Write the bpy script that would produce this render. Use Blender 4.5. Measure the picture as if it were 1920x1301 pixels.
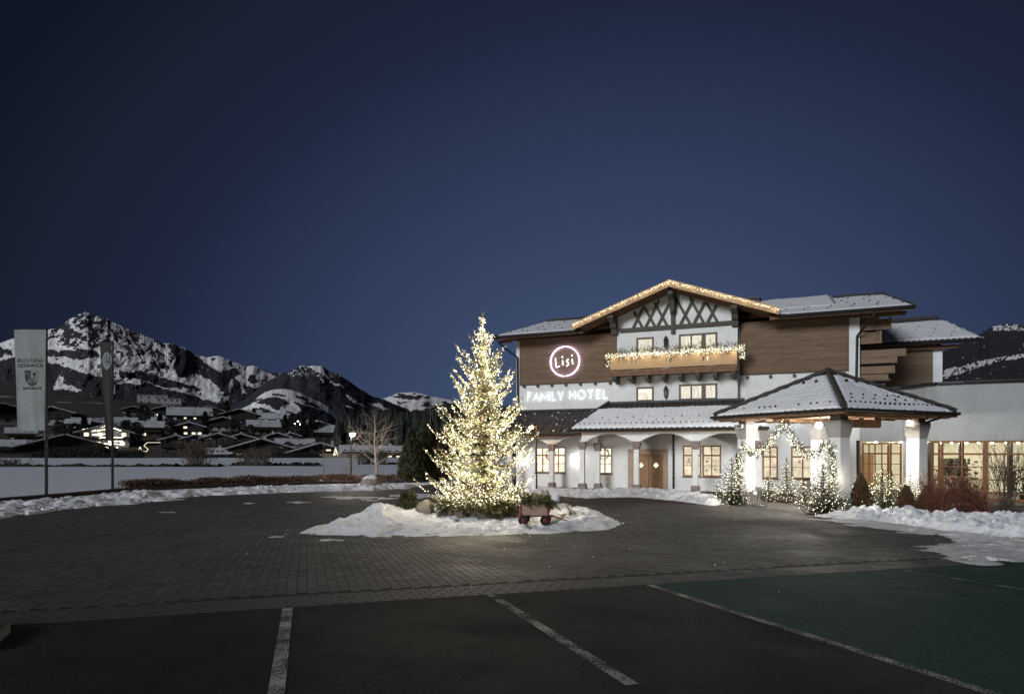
import bpy, math, random
import numpy as np
from mathutils import Vector, Matrix

for o in list(bpy.data.objects):
    bpy.data.objects.remove(o)
S = bpy.context.scene
COL = S.collection
R = math.radians
random.seed(7)
RNG = np.random.default_rng(7)

# ------------------------------------------------------------------ camera
cam_d = bpy.data.cameras.new('camera')
cam = bpy.data.objects.new('camera', cam_d)
COL.objects.link(cam)
cam.location = (0, 0, 2.4)
cam.rotation_euler = (R(90), 0, 0)
cam_d.sensor_fit = 'HORIZONTAL'
cam_d.sensor_width = 36
cam_d.lens = 22.5
cam_d.shift_y = 0.1003
cam_d.clip_start = 0.1
cam_d.clip_end = 30000
S.camera = cam

# ------------------------------------------------------------------ night sky
W = bpy.data.worlds.new('World')
S.world = W
W.use_nodes = True
nt = W.node_tree
nt.nodes.clear()
n_out = nt.nodes.new('ShaderNodeOutputWorld')
n_bg = nt.nodes.new('ShaderNodeBackground')
n_tc = nt.nodes.new('ShaderNodeTexCoord')
n_mul = nt.nodes.new('ShaderNodeVectorMath'); n_mul.operation = 'MULTIPLY'
n_mul.inputs[1].default_value = (0.81, 1, 1)
n_nor = nt.nodes.new('ShaderNodeVectorMath'); n_nor.operation = 'NORMALIZE'
n_dot = nt.nodes.new('ShaderNodeVectorMath'); n_dot.operation = 'DOT_PRODUCT'
n_dot.inputs[1].default_value = (0.144, 0.9896, 0.0)
n_ac = nt.nodes.new('ShaderNodeMath'); n_ac.operation = 'ARCCOSINE'
n_sc = nt.nodes.new('ShaderNodeMath'); n_sc.operation = 'DIVIDE'
n_sc.inputs[1].default_value = math.pi
n_rp = nt.nodes.new('ShaderNodeValToRGB')
sky_stops = [(4, (.054, .082, .166)), (12, (.0475, .0725, .148)), (24, (.0290, .0440, .0960)),
             (35, (.0132, .0190, .0470)), (41, (.0108, .0158, .0325)), (47, (.0058, .0092, .0185)), (75, (.0035, .0052, .0100)), (176, (.0030, .0042, .0080))]
el = n_rp.color_ramp.elements
while len(el) < len(sky_stops):
    el.new(0.5)
for e, (a, c) in zip(el, sky_stops):
    e.position = a / 180
    e.color = (*c, 1)
L = nt.links.new
L(n_tc.outputs['Generated'], n_mul.inputs[0]); L(n_mul.outputs[0], n_nor.inputs[0])
L(n_nor.outputs[0], n_dot.inputs[0]); L(n_dot.outputs['Value'], n_ac.inputs[0])
L(n_ac.outputs[0], n_sc.inputs[0]); L(n_sc.outputs[0], n_rp.inputs[0])
L(n_rp.outputs[0], n_bg.inputs[0]); L(n_bg.outputs[0], n_out.inputs[0])
n_bg.inputs[1].default_value = 1.0

# the moon, low behind the camera on its left
moon_d = bpy.data.lights.new('moonlight', 'SUN')
moon_d.energy = 2.05
moon_d.angle = R(16)
moon_d.color = (.95, .97, 1.0)
moon = bpy.data.objects.new('moonlight', moon_d)
COL.objects.link(moon)
moon.rotation_euler = Vector((.57, .76, -.31)).to_track_quat('-Z', 'Y').to_euler()

S.view_settings.view_transform = 'Standard'
S.view_settings.look = 'None'
S.view_settings.exposure = 0
S.view_settings.gamma = 1
S.view_settings.use_curve_mapping = False
S.render.engine = 'CYCLES'
S.cycles.use_denoising = True
S.cycles.sample_clamp_indirect = 3.0
S.cycles.sample_clamp_direct = 0
S.cycles.max_bounces = 6
S.cycles.transparent_max_bounces = 12
S.cycles.caustics_reflective = False
S.cycles.caustics_refractive = False
S.cycles.use_light_tree = True

# ------------------------------------------------------------------ helpers
def vnoise(x, y, seed=0):
    x = np.asarray(x, float); y = np.asarray(y, float)
    xi = np.floor(x).astype(np.int64); yi = np.floor(y).astype(np.int64)
    fx = x - xi; fy = y - yi
    fx = fx * fx * (3 - 2 * fx); fy = fy * fy * (3 - 2 * fy)
    def h(a, b):
        n = (a * 374761393 + b * 668265263 + seed * 1442695041) & 0xffffffff
        n = ((n ^ (n >> 13)) * 1274126177) & 0xffffffff
        n = (n ^ (n >> 16)) & 0xffff
        return n / 65535.0
    return ((h(xi, yi) * (1 - fx) + h(xi + 1, yi) * fx) * (1 - fy)
            + (h(xi, yi + 1) * (1 - fx) + h(xi + 1, yi + 1) * fx) * fy)

def fbm(x, y, octs=4, seed=0, gain=.5):
    s = 0; a = 1; t = 0
    for i in range(octs):
        s = s + a * vnoise(x * 2.03 ** i + 17.3 * i, y * 2.03 ** i - 9.1 * i, seed + i)
        t += a; a *= gain
    return s / t

def inside(px, py, poly):
    px = np.asarray(px); py = np.asarray(py)
    r = np.zeros(px.shape, bool)
    n = len(poly)
    for i in range(n):
        x1, y1 = poly[i]; x2, y2 = poly[(i + 1) % n]
        if y1 == y2:
            continue
        c = ((y1 > py) != (y2 > py)) & (px < (x2 - x1) * (py - y1) / (y2 - y1) + x1)
        r ^= c
    return r

def sdist(px, py, poly):
    d = np.full(np.asarray(px).shape, 1e9)
    n = len(poly)
    for i in range(n):
        x1, y1 = poly[i]; x2, y2 = poly[(i + 1) % n]
        dx, dy = x2 - x1, y2 - y1
        t = np.clip(((px - x1) * dx + (py - y1) * dy) / (dx * dx + dy * dy + 1e-12), 0, 1)
        d = np.minimum(d, np.hypot(px - x1 - t * dx, py - y1 - t * dy))
    return np.where(inside(px, py, poly), d, -d)

class MB:
    def __init__(s):
        s.v = []; s.f = []; s.n = 0
    def add(s, V, F):
        V = np.asarray(V, float).reshape(-1, 3)
        F = np.asarray(F, np.int64)
        s.v.append(V); s.f.append(F + s.n); s.n += len(V)
        return s
    def box(s, x0, x1, y0, y1, z0, z1):
        V = [(x, y, z) for z in (z0, z1) for y in (y0, y1) for x in (x0, x1)]
        return s.add(V, BOXF)
    def obox(s, c, a, b, d):
        c, a, b, d = (np.asarray(t, float) for t in (c, a, b, d))
        V = [c + i * a + j * b + k * d for k in (-1, 1) for j in (-1, 1) for i in (-1, 1)]
        return s.add(V, BOXF)
    def bar(s, p, q, w, h, up=(0, 0, 1)):
        p = np.asarray(p, float); q = np.asarray(q, float)
        d = q - p; l = np.linalg.norm(d); d /= l
        up = np.asarray(up, float)
        sd = np.cross(d, up)
        if np.linalg.norm(sd) < 1e-5:
            sd = np.cross(d, (1, 0, 0))
        sd /= np.linalg.norm(sd)
        u2 = np.cross(sd, d)
        return s.obox((p + q) / 2, d * l / 2, sd * w / 2, u2 * h / 2)
    def tube(s, pts, rad, n=6, cap=True):
        P = np.asarray(pts, float); m = len(P)
        rad = np.broadcast_to(np.asarray(rad, float), (m,))
        T = np.gradient(P, axis=0)
        T /= np.linalg.norm(T, axis=1)[:, None] + 1e-12
        ref = np.array((0, 0, 1.)) if abs(T[0, 2]) < .9 else np.array((1., 0, 0))
        A = np.cross(T, ref); A /= np.linalg.norm(A, axis=1)[:, None] + 1e-9
        B = np.cross(T, A)
        th = np.arange(n) * 2 * math.pi / n
        V = P[:, None] + rad[:, None, None] * (np.cos(th)[None, :, None] * A[:, None] + np.sin(th)[None, :, None] * B[:, None])
        i = np.arange(m - 1)[:, None] * n; j = np.arange(n)[None]; k = (j + 1) % n
        F = np.stack([i + j, i + k, i + n + k, i + n + j], -1).reshape(-1, 4)
        b = s.n
        s.add(V, F)
        if cap and n > 2:
            s.f.append(np.array([list(range(n))[::-1]]) + b)
            s.f.append(np.array([list(range(n))]) + b + (m - 1) * n)
        return s
    def lathe(s, prof, c=(0, 0, 0), n=16):
        prof = np.asarray(prof, float); m = len(prof)
        th = np.arange(n) * 2 * math.pi / n
        V = np.stack([prof[:, :1] * np.cos(th), prof[:, :1] * np.sin(th), np.repeat(prof[:, 1:2], n, 1)], -1) + np.asarray(c, float)
        i = np.arange(m - 1)[:, None] * n; j = np.arange(n)[None]; k = (j + 1) % n
        return s.add(V, np.stack([i + j, i + k, i + n + k, i + n + j], -1).reshape(-1, 4))
    def prism(s, poly, a, b, f):
        """poly in 2-D, f(p, q, t) -> 3-D, extruded from t=a to t=b"""
        n = len(poly)
        V = [f(p, q, a) for p, q in poly] + [f(p, q, b) for p, q in poly]
        base = s.n
        s.add(V, [(i, (i + 1) % n, n + (i + 1) % n, n + i) for i in range(n)])
        s.f.append(np.array([list(range(n))[::-1]]) + base)
        s.f.append(np.array([list(range(n, 2 * n))]) + base)
        return s
    def grid(s, X, Y, Z, keep=None):
        a, b = X.shape
        i = np.arange(a - 1)[:, None] * b; j = np.arange(b - 1)[None]
        F = np.stack([i + j, i + j + 1, i + b + j + 1, i + b + j], -1).reshape(-1, 4)
        V = np.stack([X, Y, Z], -1).reshape(-1, 3)
        if keep is not None:
            F = F[keep.reshape(-1)[F].any(1)]
            used = np.unique(F); m = np.full(len(V), -1); m[used] = np.arange(len(used))
            V = V[used]; F = m[F]
        return s.add(V, F)
    def scatter(s, TV, TF, O, A, B, C):
        """copies of a template: origin O, axes A, B, C, each (n,3)"""
        TV = np.asarray(TV, float)
        V = O[:, None] + TV[None, :, :1] * A[:, None] + TV[None, :, 1:2] * B[:, None] + TV[None, :, 2:] * C[:, None]
        n = len(O); k = len(TV)
        F = (np.asarray(TF)[None] + (np.arange(n) * k)[:, None, None]).reshape(-1, np.asarray(TF).shape[1])
        return s.add(V.reshape(-1, 3), F)
    def mesh(s, name, mat=None, smooth=False):
        me = bpy.data.meshes.new(name)
        if s.n:
            V = np.concatenate(s.v)
            me.vertices.add(len(V))
            me.vertices.foreach_set('co', V.astype(np.float32).ravel())
            tot = np.concatenate([np.full(len(f), f.shape[1], np.int32) for f in s.f])
            idx = np.concatenate([f.ravel() for f in s.f]).astype(np.int32)
            st = np.concatenate([[0], np.cumsum(tot)[:-1]]).astype(np.int32)
            me.loops.add(len(idx)); me.loops.foreach_set('vertex_index', idx)
            me.polygons.add(len(tot))
            me.polygons.foreach_set('loop_start', st)
            me.polygons.foreach_set('loop_total', tot)
            me.polygons.foreach_set('use_smooth', np.full(len(tot), bool(smooth)))
            me.update(calc_edges=True)
            me.validate()
        if mat:
            me.materials.append(mat)
        return me
    def build(s, name, mat, parent=None, smooth=False, **props):
        return link(name, s.mesh(name, mat, smooth), parent, **props)

BOXF = [(0, 2, 3, 1), (4, 5, 7, 6), (0, 1, 5, 4), (2, 6, 7, 3), (0, 4, 6, 2), (1, 3, 7, 5)]

def link(name, me, parent=None, **props):
    o = bpy.data.objects.new(name, me)
    COL.objects.link(o)
    if parent is not None:
        o.parent = parent
    for k, v in props.items():
        o[k] = v
    return o

def thing(name, label, cat, loc=(0, 0, 0), rz=0, group=None):
    o = link(name, None)
    o.location = loc; o.rotation_euler = (0, 0, rz)
    o['label'] = label; o['category'] = cat
    if group:
        o['group'] = group
    return o

def tag(o, label, cat, group=None):
    o['label'] = label; o['category'] = cat
    if group:
        o['group'] = group
    return o

# pixel of the photograph -> point of the place (only used to take measurements)
def pt(x, y, Y):
    return ((x - 960) / 1200 * Y, Y, 2.4 + (843 - y) * Y / 1200)

def gz(Y):
    """the car park falls gently from the camera to the level forecourt"""
    Y = np.asarray(Y, float)
    t = np.clip((20.5 - Y) / 6.5, 0, 1)
    return np.where(Y < 14, .7197 - .0417 * Y, .1355 * t * t)

def gy(x, y):
    """distance of the ground seen at a pixel"""
    Y = 2880 / max(y - 843, 1e-3)
    for _ in range(30):
        Y = (2.4 - float(gz(Y))) * 1200 / (y - 843)
    return Y

def gp(x, y):
    Y = gy(x, y)
    return ((x - 960) / 1200 * Y, Y)

# ------------------------------------------------------------------ materials
def pm(name, col, rough=.75, var=.15, vscale=3.0, bump=.15, bscale=25.0, metal=0.0, spec=.3, stretch=None, island=0.0, dirt=None, trans=0.0):
    m = bpy.data.materials.new(name); m.use_nodes = True
    t = m.node_tree; N = t.nodes; p = N['Principled BSDF']
    p.inputs['Roughness'].default_value = rough
    p.inputs['Metallic'].default_value = metal
    p.inputs['Specular IOR Level'].default_value = spec
    tc = N.new('ShaderNodeTexCoord')
    src = tc.outputs['Object']
    if stretch:
        mp = N.new('ShaderNodeMapping'); mp.inputs['Scale'].default_value = stretch
        t.links.new(src, mp.inputs['Vector']); src = mp.outputs[0]
    nz = N.new('ShaderNodeTexNoise'); nz.inputs['Scale'].default_value = vscale
    nz.inputs['Detail'].default_value = 6; nz.inputs['Roughness'].default_value = .62
    t.links.new(src, nz.inputs['Vector'])
    rp = N.new('ShaderNodeMapRange')
    rp.inputs['From Min'].default_value = .3; rp.inputs['From Max'].default_value = .7
    rp.inputs['To Min'].default_value = 1 - var; rp.inputs['To Max'].default_value = 1 + var
    t.links.new(nz.outputs['Fac'], rp.inputs['Value'])
    fac = rp.outputs[0]
    if island:
        ge = N.new('ShaderNodeNewGeometry')
        r2 = N.new('ShaderNodeMapRange')
        r2.inputs['To Min'].default_value = 1 - island; r2.inputs['To Max'].default_value = 1 + island
        t.links.new(ge.outputs['Random Per Island'], r2.inputs['Value'])
        mm = N.new('ShaderNodeMath'); mm.operation = 'MULTIPLY'
        t.links.new(fac, mm.inputs[0]); t.links.new(r2.outputs[0], mm.inputs[1]); fac = mm.outputs[0]
    vm = N.new('ShaderNodeVectorMath'); vm.operation = 'SCALE'
    vm.inputs[0].default_value = col
    t.links.new(fac, vm.inputs['Scale'])
    out = vm.outputs[0]
    if dirt:
        dcol, dscale, dlo, dhi = dirt
        n2 = N.new('ShaderNodeTexNoise'); n2.inputs['Scale'].default_value = dscale
        n2.inputs['Detail'].default_value = 8; n2.inputs['Roughness'].default_value = .7
        t.links.new(tc.outputs['Object'], n2.inputs['Vector'])
        r3 = N.new('ShaderNodeMapRange'); r3.inputs['From Min'].default_value = dlo; r3.inputs['From Max'].default_value = dhi
        t.links.new(n2.outputs['Fac'], r3.inputs['Value'])
        mx = N.new('ShaderNodeMix'); mx.data_type = 'RGBA'
        t.links.new(r3.outputs[0], mx.inputs[0]); t.links.new(out, mx.inputs[6])
        mx.inputs[7].default_value = (*dcol, 1)
        out = mx.outputs[2]
    t.links.new(out, p.inputs['Base Color'])
    if bump:
        nb = N.new('ShaderNodeTexNoise'); nb.inputs['Scale'].default_value = bscale
        nb.inputs['Detail'].default_value = 5
        t.links.new(src, nb.inputs['Vector'])
        b = N.new('ShaderNodeBump'); b.inputs['Strength'].default_value = bump
        b.inputs['Distance'].default_value = .05
        t.links.new(nb.outputs['Fac'], b.inputs['Height']); t.links.new(b.outputs[0], p.inputs['Normal'])
    return m

def em(name, col, strength, var=0.0, vscale=3.0, stretch=None, sample=True):
    m = bpy.data.materials.new(name); m.use_nodes = True
    t = m.node_tree; N = t.nodes; N.clear()
    o = N.new('ShaderNodeOutputMaterial'); e = N.new('ShaderNodeEmission')
    e.inputs[0].default_value = (*col, 1); e.inputs[1].default_value = strength
    t.links.new(e.outputs[0], o.inputs[0])
    if var:
        tc = N.new('ShaderNodeTexCoord'); mp = N.new('ShaderNodeMapping')
        if stretch:
            mp.inputs['Scale'].default_value = stretch
        nz = N.new('ShaderNodeTexNoise'); nz.inputs['Scale'].default_value = vscale; nz.inputs['Detail'].default_value = 4
        r = N.new('ShaderNodeMapRange'); r.inputs['From Min'].default_value = .3; r.inputs['From Max'].default_value = .7
        r.inputs['To Min'].default_value = strength * (1 - var); r.inputs['To Max'].default_value = strength * (1 + var)
        t.links.new(tc.outputs['Object'], mp.inputs[0]); t.links.new(mp.outputs[0], nz.inputs['Vector'])
        t.links.new(nz.outputs['Fac'], r.inputs['Value']); t.links.new(r.outputs[0], e.inputs[1])
    if not sample:
        m.cycles.emission_sampling = 'NONE'
    return m

def glass_mat(name, tint=(.9, .95, .95), refl=.10):
    m = bpy.data.materials.new(name); m.use_nodes = True
    t = m.node_tree; N = t.nodes; N.clear()
    o = N.new('ShaderNodeOutputMaterial'); mx = N.new('ShaderNodeMixShader')
    a = N.new('ShaderNodeBsdfTransparent'); a.inputs[0].default_value = (*tint, 1)
    g = N.new('ShaderNodeBsdfGlossy'); g.inputs['Roughness'].default_value = .03
    mx.inputs[0].default_value = refl
    t.links.new(a.outputs[0], mx.inputs[1]); t.links.new(g.outputs[0], mx.inputs[2]); t.links.new(mx.outputs[0], o.inputs[0])
    return m

def snow_mat(name, col=(.78, .80, .84), dirt=None, big=.6):
    return pm(name, col, rough=.65, var=.07, vscale=1.3, bump=.5, bscale=9, spec=.2, dirt=dirt)

M = {}
M['snow'] = snow_mat('fresh_snow')
M['snow_bank'] = snow_mat('shovelled_snow', (.72, .74, .79), dirt=((.26, .26, .27), 2.2, .52, .76))
M['snow_slush'] = snow_mat('slush', (.62, .63, .66), dirt=((.2, .2, .2), 3.0, .5, .72))
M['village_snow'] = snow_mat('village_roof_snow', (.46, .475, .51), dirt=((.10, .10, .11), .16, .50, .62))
M['field_snow'] = snow_mat('field_snow', (.74, .77, .84))
M['asphalt'] = pm('asphalt', (.034, .034, .036), .92, .6, 38, .7, 120, spec=.1, dirt=((.016, .016, .017), .45, .42, .70))
M['green'] = pm('green_coating', (.0095, .050, .036), .85, .6, 30, .6, 150, spec=.15, dirt=((.055, .082, .070), .24, .50, .66))
M['paver'] = pm('paver', (.060, .060, .060), .7, .3, 30, .4, 90, island=.34, spec=.40, dirt=((.030, .028, .028), .55, .50, .74))
M['paver_bed'] = pm('paver_bed', (.014, .013, .013), .9, .3, 20, .3, 60)
M['stone'] = pm('grey_stone', (.20, .19, .185), .8, .3, 8, .5, 30)
M['rock'] = pm('boulder_stone', (.30, .25, .20), .85, .3, 5, .8, 18, dirt=((.14, .13, .11), 6, .5, .7))
M['plaster'] = pm('white_plaster', (.74, .76, .77), .85, .05, 2.2, .25, 40, dirt=((.60, .61, .60), .9, .52, .75))
M['plaster_grey'] = pm('grey_plaster', (.37, .385, .39), .9, .08, 1.2, .2, 30)
M['wood'] = pm('stained_cladding', (.200, .140, .094), .7, .24, 2.2, .3, 12, stretch=(.5, 4, 9), island=.10)
M['wood_dark'] = pm('dark_stained_wood', (.115, .085, .062), .7, .3, 5, .4, 14, stretch=(1, 5, 5))
M['wood_soffit'] = pm('soffit_boards', (.19, .11, .065), .7, .3, 4, .4, 14, stretch=(1, 6, 3), island=.15)
M['wood_light'] = pm('light_larch', (.50, .33, .18), .6, .2, 4, .3, 14, stretch=(.6, 4, 8))
M['timber_grey'] = pm('grey_timber', (.095, .088, .074), .75, .3, 5, .4, 16, stretch=(3, 3, 3))
M['frame'] = pm('window_frame_wood', (.24, .115, .05), .5, .2, 6, .2, 20)
M['frame_grey'] = pm('window_frame_grey', (.13, .11, .09), .6, .2, 6, .2, 20)
M['door'] = pm('door_oak', (.27, .155, .075), .5, .25, 5, .3, 20, stretch=(3, 3, 3), island=.15)
M['portal'] = pm('portal_stone', (.40, .29, .23), .8, .15, 4, .4, 25)
M['capital'] = pm('capital_stone', (.23, .19, .185), .8, .25, 5, .4, 25)
M['tile'] = pm('dark_roof_tile', (.045, .043, .042), .6, .35, 6, .3, 30, island=.3)
M['metal_dark'] = pm('dark_metal', (.03, .031, .033), .45, .2, 8, .1, 40, metal=.4)
M['metal'] = pm('grey_metal', (.22, .22, .22), .4, .15, 8, .1, 40, metal=.7)
M['iron'] = pm('wrought_iron', (.015, .015, .016), .5, .2, 8, .2, 40)
M['bark'] = pm('bark', (.10, .075, .055), .9, .35, 10, .6, 30)
M['bark_pale'] = pm('pale_bark', (.18, .155, .13), .9, .35, 9, .6, 30)
M['needle'] = pm('fir_needles', (.17, .165, .07), .55, .3, 5, 0, island=.45, spec=.4)
M['needle_dark'] = pm('dark_fir_needles', (.035, .055, .028), .65, .35, 5, 0, island=.45)
M['shrub'] = pm('evergreen_shrub', (.045, .048, .022), .75, .4, 4, 0, island=.5)
M['shrub_brown'] = pm('brown_conifer', (.085, .048, .024), .8, .4, 6, 0, island=.5)
M['hedge'] = pm('beech_hedge', (.10, .06, .045), .85, .4, 3, 0, island=.5)
M['twig_red'] = pm('red_twigs', (.145, .056, .036), .7, .3, 6, 0, island=.45)
M['twig'] = pm('brown_twigs', (.085, .068, .055), .85, .3, 6, 0, island=.3)
M['forest'] = pm('forest_trees', (.022, .026, .024), .9, .4, .2, 0, island=.4)
M['grass'] = pm('winter_grass', (.05, .055, .022), .9, .4, 6, .4, 40, island=.4)
M['earth'] = pm('dark_earth', (.035, .028, .022), .95, .4, 2, .6, 10)
M['flag_white'] = pm('white_flag_cloth', (.26, .28, .28), .8, .08, 2, .1, 8, dirt=((.17, .18, .17), .8, .52, .7))
M['flag_dark'] = pm('dark_flag_cloth', (.035, .034, .033), .8, .15, 2, .1, 8)
M['print_dark'] = pm('dark_print', (.035, .04, .038), .8, .1, 4, 0)
M['print_mid'] = pm('grey_print', (.11, .12, .115), .8, .1, 4, 0)
M['print_light'] = pm('pale_print', (.22, .23, .225), .8, .1, 4, 0)
M['paint'] = None
M['glass'] = glass_mat('window_glass')
M['bulb'] = em('warm_led', (1.0, .89, .66), 5.5, sample=False)
M['bulb_soft'] = em('warm_led_dense', (1.0, .82, .52), 9, sample=False)
M['win_warm'] = em('lit_window_warm', (1.0, .86, .62), .85, .30, 2.6)
M['win_bright'] = em('lit_window_bright', (1.0, .90, .71), 1.2, .28, 2.6)
M['win_curtain'] = em('lit_curtain', (1.0, .93, .76), .85, .30, 3.0, (9, 1, .6))
M['win_far'] = em('far_lit_window', (1.0, .86, .62), 1.6)
M['win_dark'] = pm('dark_window', (.02, .022, .025), .15, .2, 3, 0, spec=.6)
M['neon'] = em('white_neon', (.95, .90, 1.0), 3.6)
M['added_halo'] = em('added_violet_halo', (.62, .40, 1.0), 22.0)
M['lamp_street'] = em('street_lamp_glass', (1.0, .90, .76), 800.0)
M['halo'] = em('letter_backlight', (.95, .97, 1.0), 2.3)
M['lamp_white'] = em('lamp_glass_white', (1.0, .94, .85), 95.0)
M['lamp_orange'] = em('lamp_glass_orange', (1.0, .44, .09), 190.0)
M['lamp_far'] = em('far_lamp_glass', (1.0, .88, .70), 30.0)
M['candle'] = em('candle_flame', (1.0, .7, .35), 3.0)
M['red'] = pm('red_paint', (.20, .025, .025), .45, .15, 6, .1, 30)
M['tyre'] = pm('black_rubber', (.015, .015, .015), .7, .2, 8, .1, 40)
M['cart_wood'] = pm('cart_boards', (.36, .25, .20), .65, .25, 5, .3, 20, stretch=(1, 3, 5))
M['old_wood'] = pm('weathered_boards', (.17, .145, .11), .85, .3, 5, .5, 20, stretch=(5, 5, 1), island=.25)
M['straw'] = pm('dry_flowers', (.34, .27, .15), .9, .4, 8, 0, island=.5)
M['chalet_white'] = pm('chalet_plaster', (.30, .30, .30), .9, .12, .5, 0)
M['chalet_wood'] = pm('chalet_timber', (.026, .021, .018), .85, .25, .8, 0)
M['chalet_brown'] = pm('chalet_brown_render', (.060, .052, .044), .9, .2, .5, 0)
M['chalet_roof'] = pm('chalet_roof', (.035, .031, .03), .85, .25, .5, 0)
M['room_wall'] = pm('cream_room_wall', (.72, .68, .56), .9, .05, 1, 0)
M['room_floor'] = pm('room_floor', (.16, .11, .07), .5, .2, 2, 0)
M['leaf'] = pm('house_plant_leaf', (.03, .06, .025), .5, .3, 5, 0, island=.4)
M['sticker_red'] = pm('red_paper_star', (.35, .05, .06), .8, .1, 5, 0)
M['sticker_blue'] = pm('blue_paper_star', (.04, .15, .2), .8, .1, 5, 0)

def patchy_gloss(m, lo, hi, scale):
    t = m.node_tree; N = t.nodes
    tc = N.new('ShaderNodeTexCoord'); nz = N.new('ShaderNodeTexNoise'); nz.inputs['Scale'].default_value = scale
    nz.inputs['Detail'].default_value = 6; nz.inputs['Roughness'].default_value = .65
    r = N.new('ShaderNodeMapRange'); r.inputs['From Min'].default_value = .35; r.inputs['From Max'].default_value = .65
    r.inputs['To Min'].default_value = lo; r.inputs['To Max'].default_value = hi
    t.links.new(tc.outputs['Object'], nz.inputs['Vector']); t.links.new(nz.outputs['Fac'], r.inputs['Value'])
    t.links.new(r.outputs[0], N['Principled BSDF'].inputs['Roughness'])
patchy_gloss(M['paver'], .58, .86, .5)       # damp and dry areas
patchy_gloss(M['asphalt'], .75, .98, .7)
# worn road paint: the asphalt shows through
def paint_mat():
    m = bpy.data.materials.new('worn_line_paint'); m.use_nodes = True
    t = m.node_tree; N = t.nodes; p = N['Principled BSDF']
    p.inputs['Base Color'].default_value = (.42, .41, .40, 1); p.inputs['Roughness'].default_value = .8
    tr = N.new('ShaderNodeBsdfTransparent'); mx = N.new('ShaderNodeMixShader')
    tc = N.new('ShaderNodeTexCoord'); nz = N.new('ShaderNodeTexNoise')
    nz.inputs['Scale'].default_value = 55; nz.inputs['Detail'].default_value = 5; nz.inputs['Roughness'].default_value = .75
    n2 = N.new('ShaderNodeTexNoise'); n2.inputs['Scale'].default_value = 2.2
    ad = N.new('ShaderNodeMath'); ad.operation = 'MULTIPLY_ADD'; ad.inputs[1].default_value = .45
    r = N.new('ShaderNodeMapRange'); r.inputs['From Min'].default_value = .63; r.inputs['From Max'].default_value = .78
    t.links.new(tc.outputs['Object'], nz.inputs['Vector']); t.links.new(tc.outputs['Object'], n2.inputs['Vector'])
    t.links.new(n2.outputs['Fac'], ad.inputs[0]); t.links.new(nz.outputs['Fac'], ad.inputs[2])
    t.links.new(ad.outputs[0], r.inputs['Value'])
    t.links.new(r.outputs[0], mx.inputs[0])
    t.links.new(p.outputs[0], mx.inputs[1]); t.links.new(tr.outputs[0], mx.inputs[2])
    t.links.new(mx.outputs[0], N['Material Output'].inputs[0])
    return m
M['paint'] = paint_mat()

# land cover of the far slopes: snow where the attribute says so, else forest and rock
def land_mat(name, snow=(.76, .765, .79), dark=(.038, .039, .046)):
    m = bpy.data.materials.new(name); m.use_nodes = True
    t = m.node_tree; N = t.nodes; p = N['Principled BSDF']
    p.inputs['Roughness'].default_value = .9; p.inputs['Specular IOR Level'].default_value = .05
    a = N.new('ShaderNodeAttribute'); a.attribute_name = 'snow'
    r = N.new('ShaderNodeMapRange'); r.inputs['From Min'].default_value = .35; r.inputs['From Max'].default_value = .65
    mx = N.new('ShaderNodeMix'); mx.data_type = 'RGBA'
    mx.inputs[6].default_value = (*dark, 1); mx.inputs[7].default_value = (*snow, 1)
    tc = N.new('ShaderNodeTexCoord'); nz = N.new('ShaderNodeTexNoise'); nz.inputs['Scale'].default_value = .022; nz.inputs['Detail'].default_value = 7; nz.inputs['Roughness'].default_value = .75
    t.links.new(tc.outputs['Object'], nz.inputs['Vector'])
    ma = N.new('ShaderNodeMath'); ma.operation = 'MULTIPLY_ADD'; ma.inputs[1].default_value = 1.5
    mb_ = N.new('ShaderNodeMath'); mb_.operation = 'SUBTRACT'; mb_.inputs[1].default_value = .75
    t.links.new(nz.outputs['Fac'], ma.inputs[0]); t.links.new(a.outputs['Fac'], ma.inputs[2]); t.links.new(ma.outputs[0], mb_.inputs[0])
    t.links.new(mb_.outputs[0], r.inputs['Value']); t.links.new(r.outputs[0], mx.inputs[0])
    t.links.new(mx.outputs[2], p.inputs['Base Color'])
    return m
M['land'] = land_mat('snowy_mountain')

# ------------------------------------------------------------------ ground
EDGE_K, EDGE_X, EDGE_Y = .345, 2.12, 9.88          # where the pavers meet the asphalt
def edge_y(X):
    return EDGE_Y + EDGE_K * (np.asarray(X, float) - EDGE_X)
def field_y(X):                                     # where the forecourt ends and the field begins
    return np.interp(X, [-60, -33, -20.5, -17.8, -14, -8.75, -6, -2, 2, 60], [14, 20, 28.5, 34, 38, 40.5, 43, 52, 66, 66])

def sheet(name, mat, xs, y0f, y1f, n, zoff, kind='structure', ztop=None, **kw):
    X = np.repeat(np.asarray(xs, float)[:, None], n + 1, 1)
    t = np.linspace(0, 1, n + 1)[None]
    Y = y0f(X) * (1 - t) + y1f(X) * t
    Z = (gz(Y) if ztop is None else ztop(X, Y)) + zoff
    return MB().grid(X, Y, Z).build(name, mat, smooth=True, kind=kind, **kw)

th = np.arange(96) * 2 * math.pi / 96
MB().add([(9500 * math.cos(a), 9500 * math.sin(a), -1.2) for a in th], [list(range(96))]).build('ground', M['field_snow'], kind='structure')
sheet('asphalt_car_park', M['asphalt'], np.arange(-45, 46, 1.5), lambda X: X * 0 - 25, lambda X: edge_y(X), 60, .012)
paving = sheet('paving', M['paver_bed'], np.arange(-60, 61, 1.5), lambda X: edge_y(X), lambda X: np.minimum(edge_y(X) + 40, field_y(X) + 1.5), 70, .0095)
field = sheet('snow_field', M['field_snow'], np.arange(-420, 61, 6), lambda X: field_y(X) - .2, lambda X: X * 0 + 215, 60, .03,
              ztop=lambda X, Y: .25 * (fbm(X * .05, Y * .05, 3, 5) - .5) * np.clip((Y - 50) / 40, 0, 1))

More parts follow.
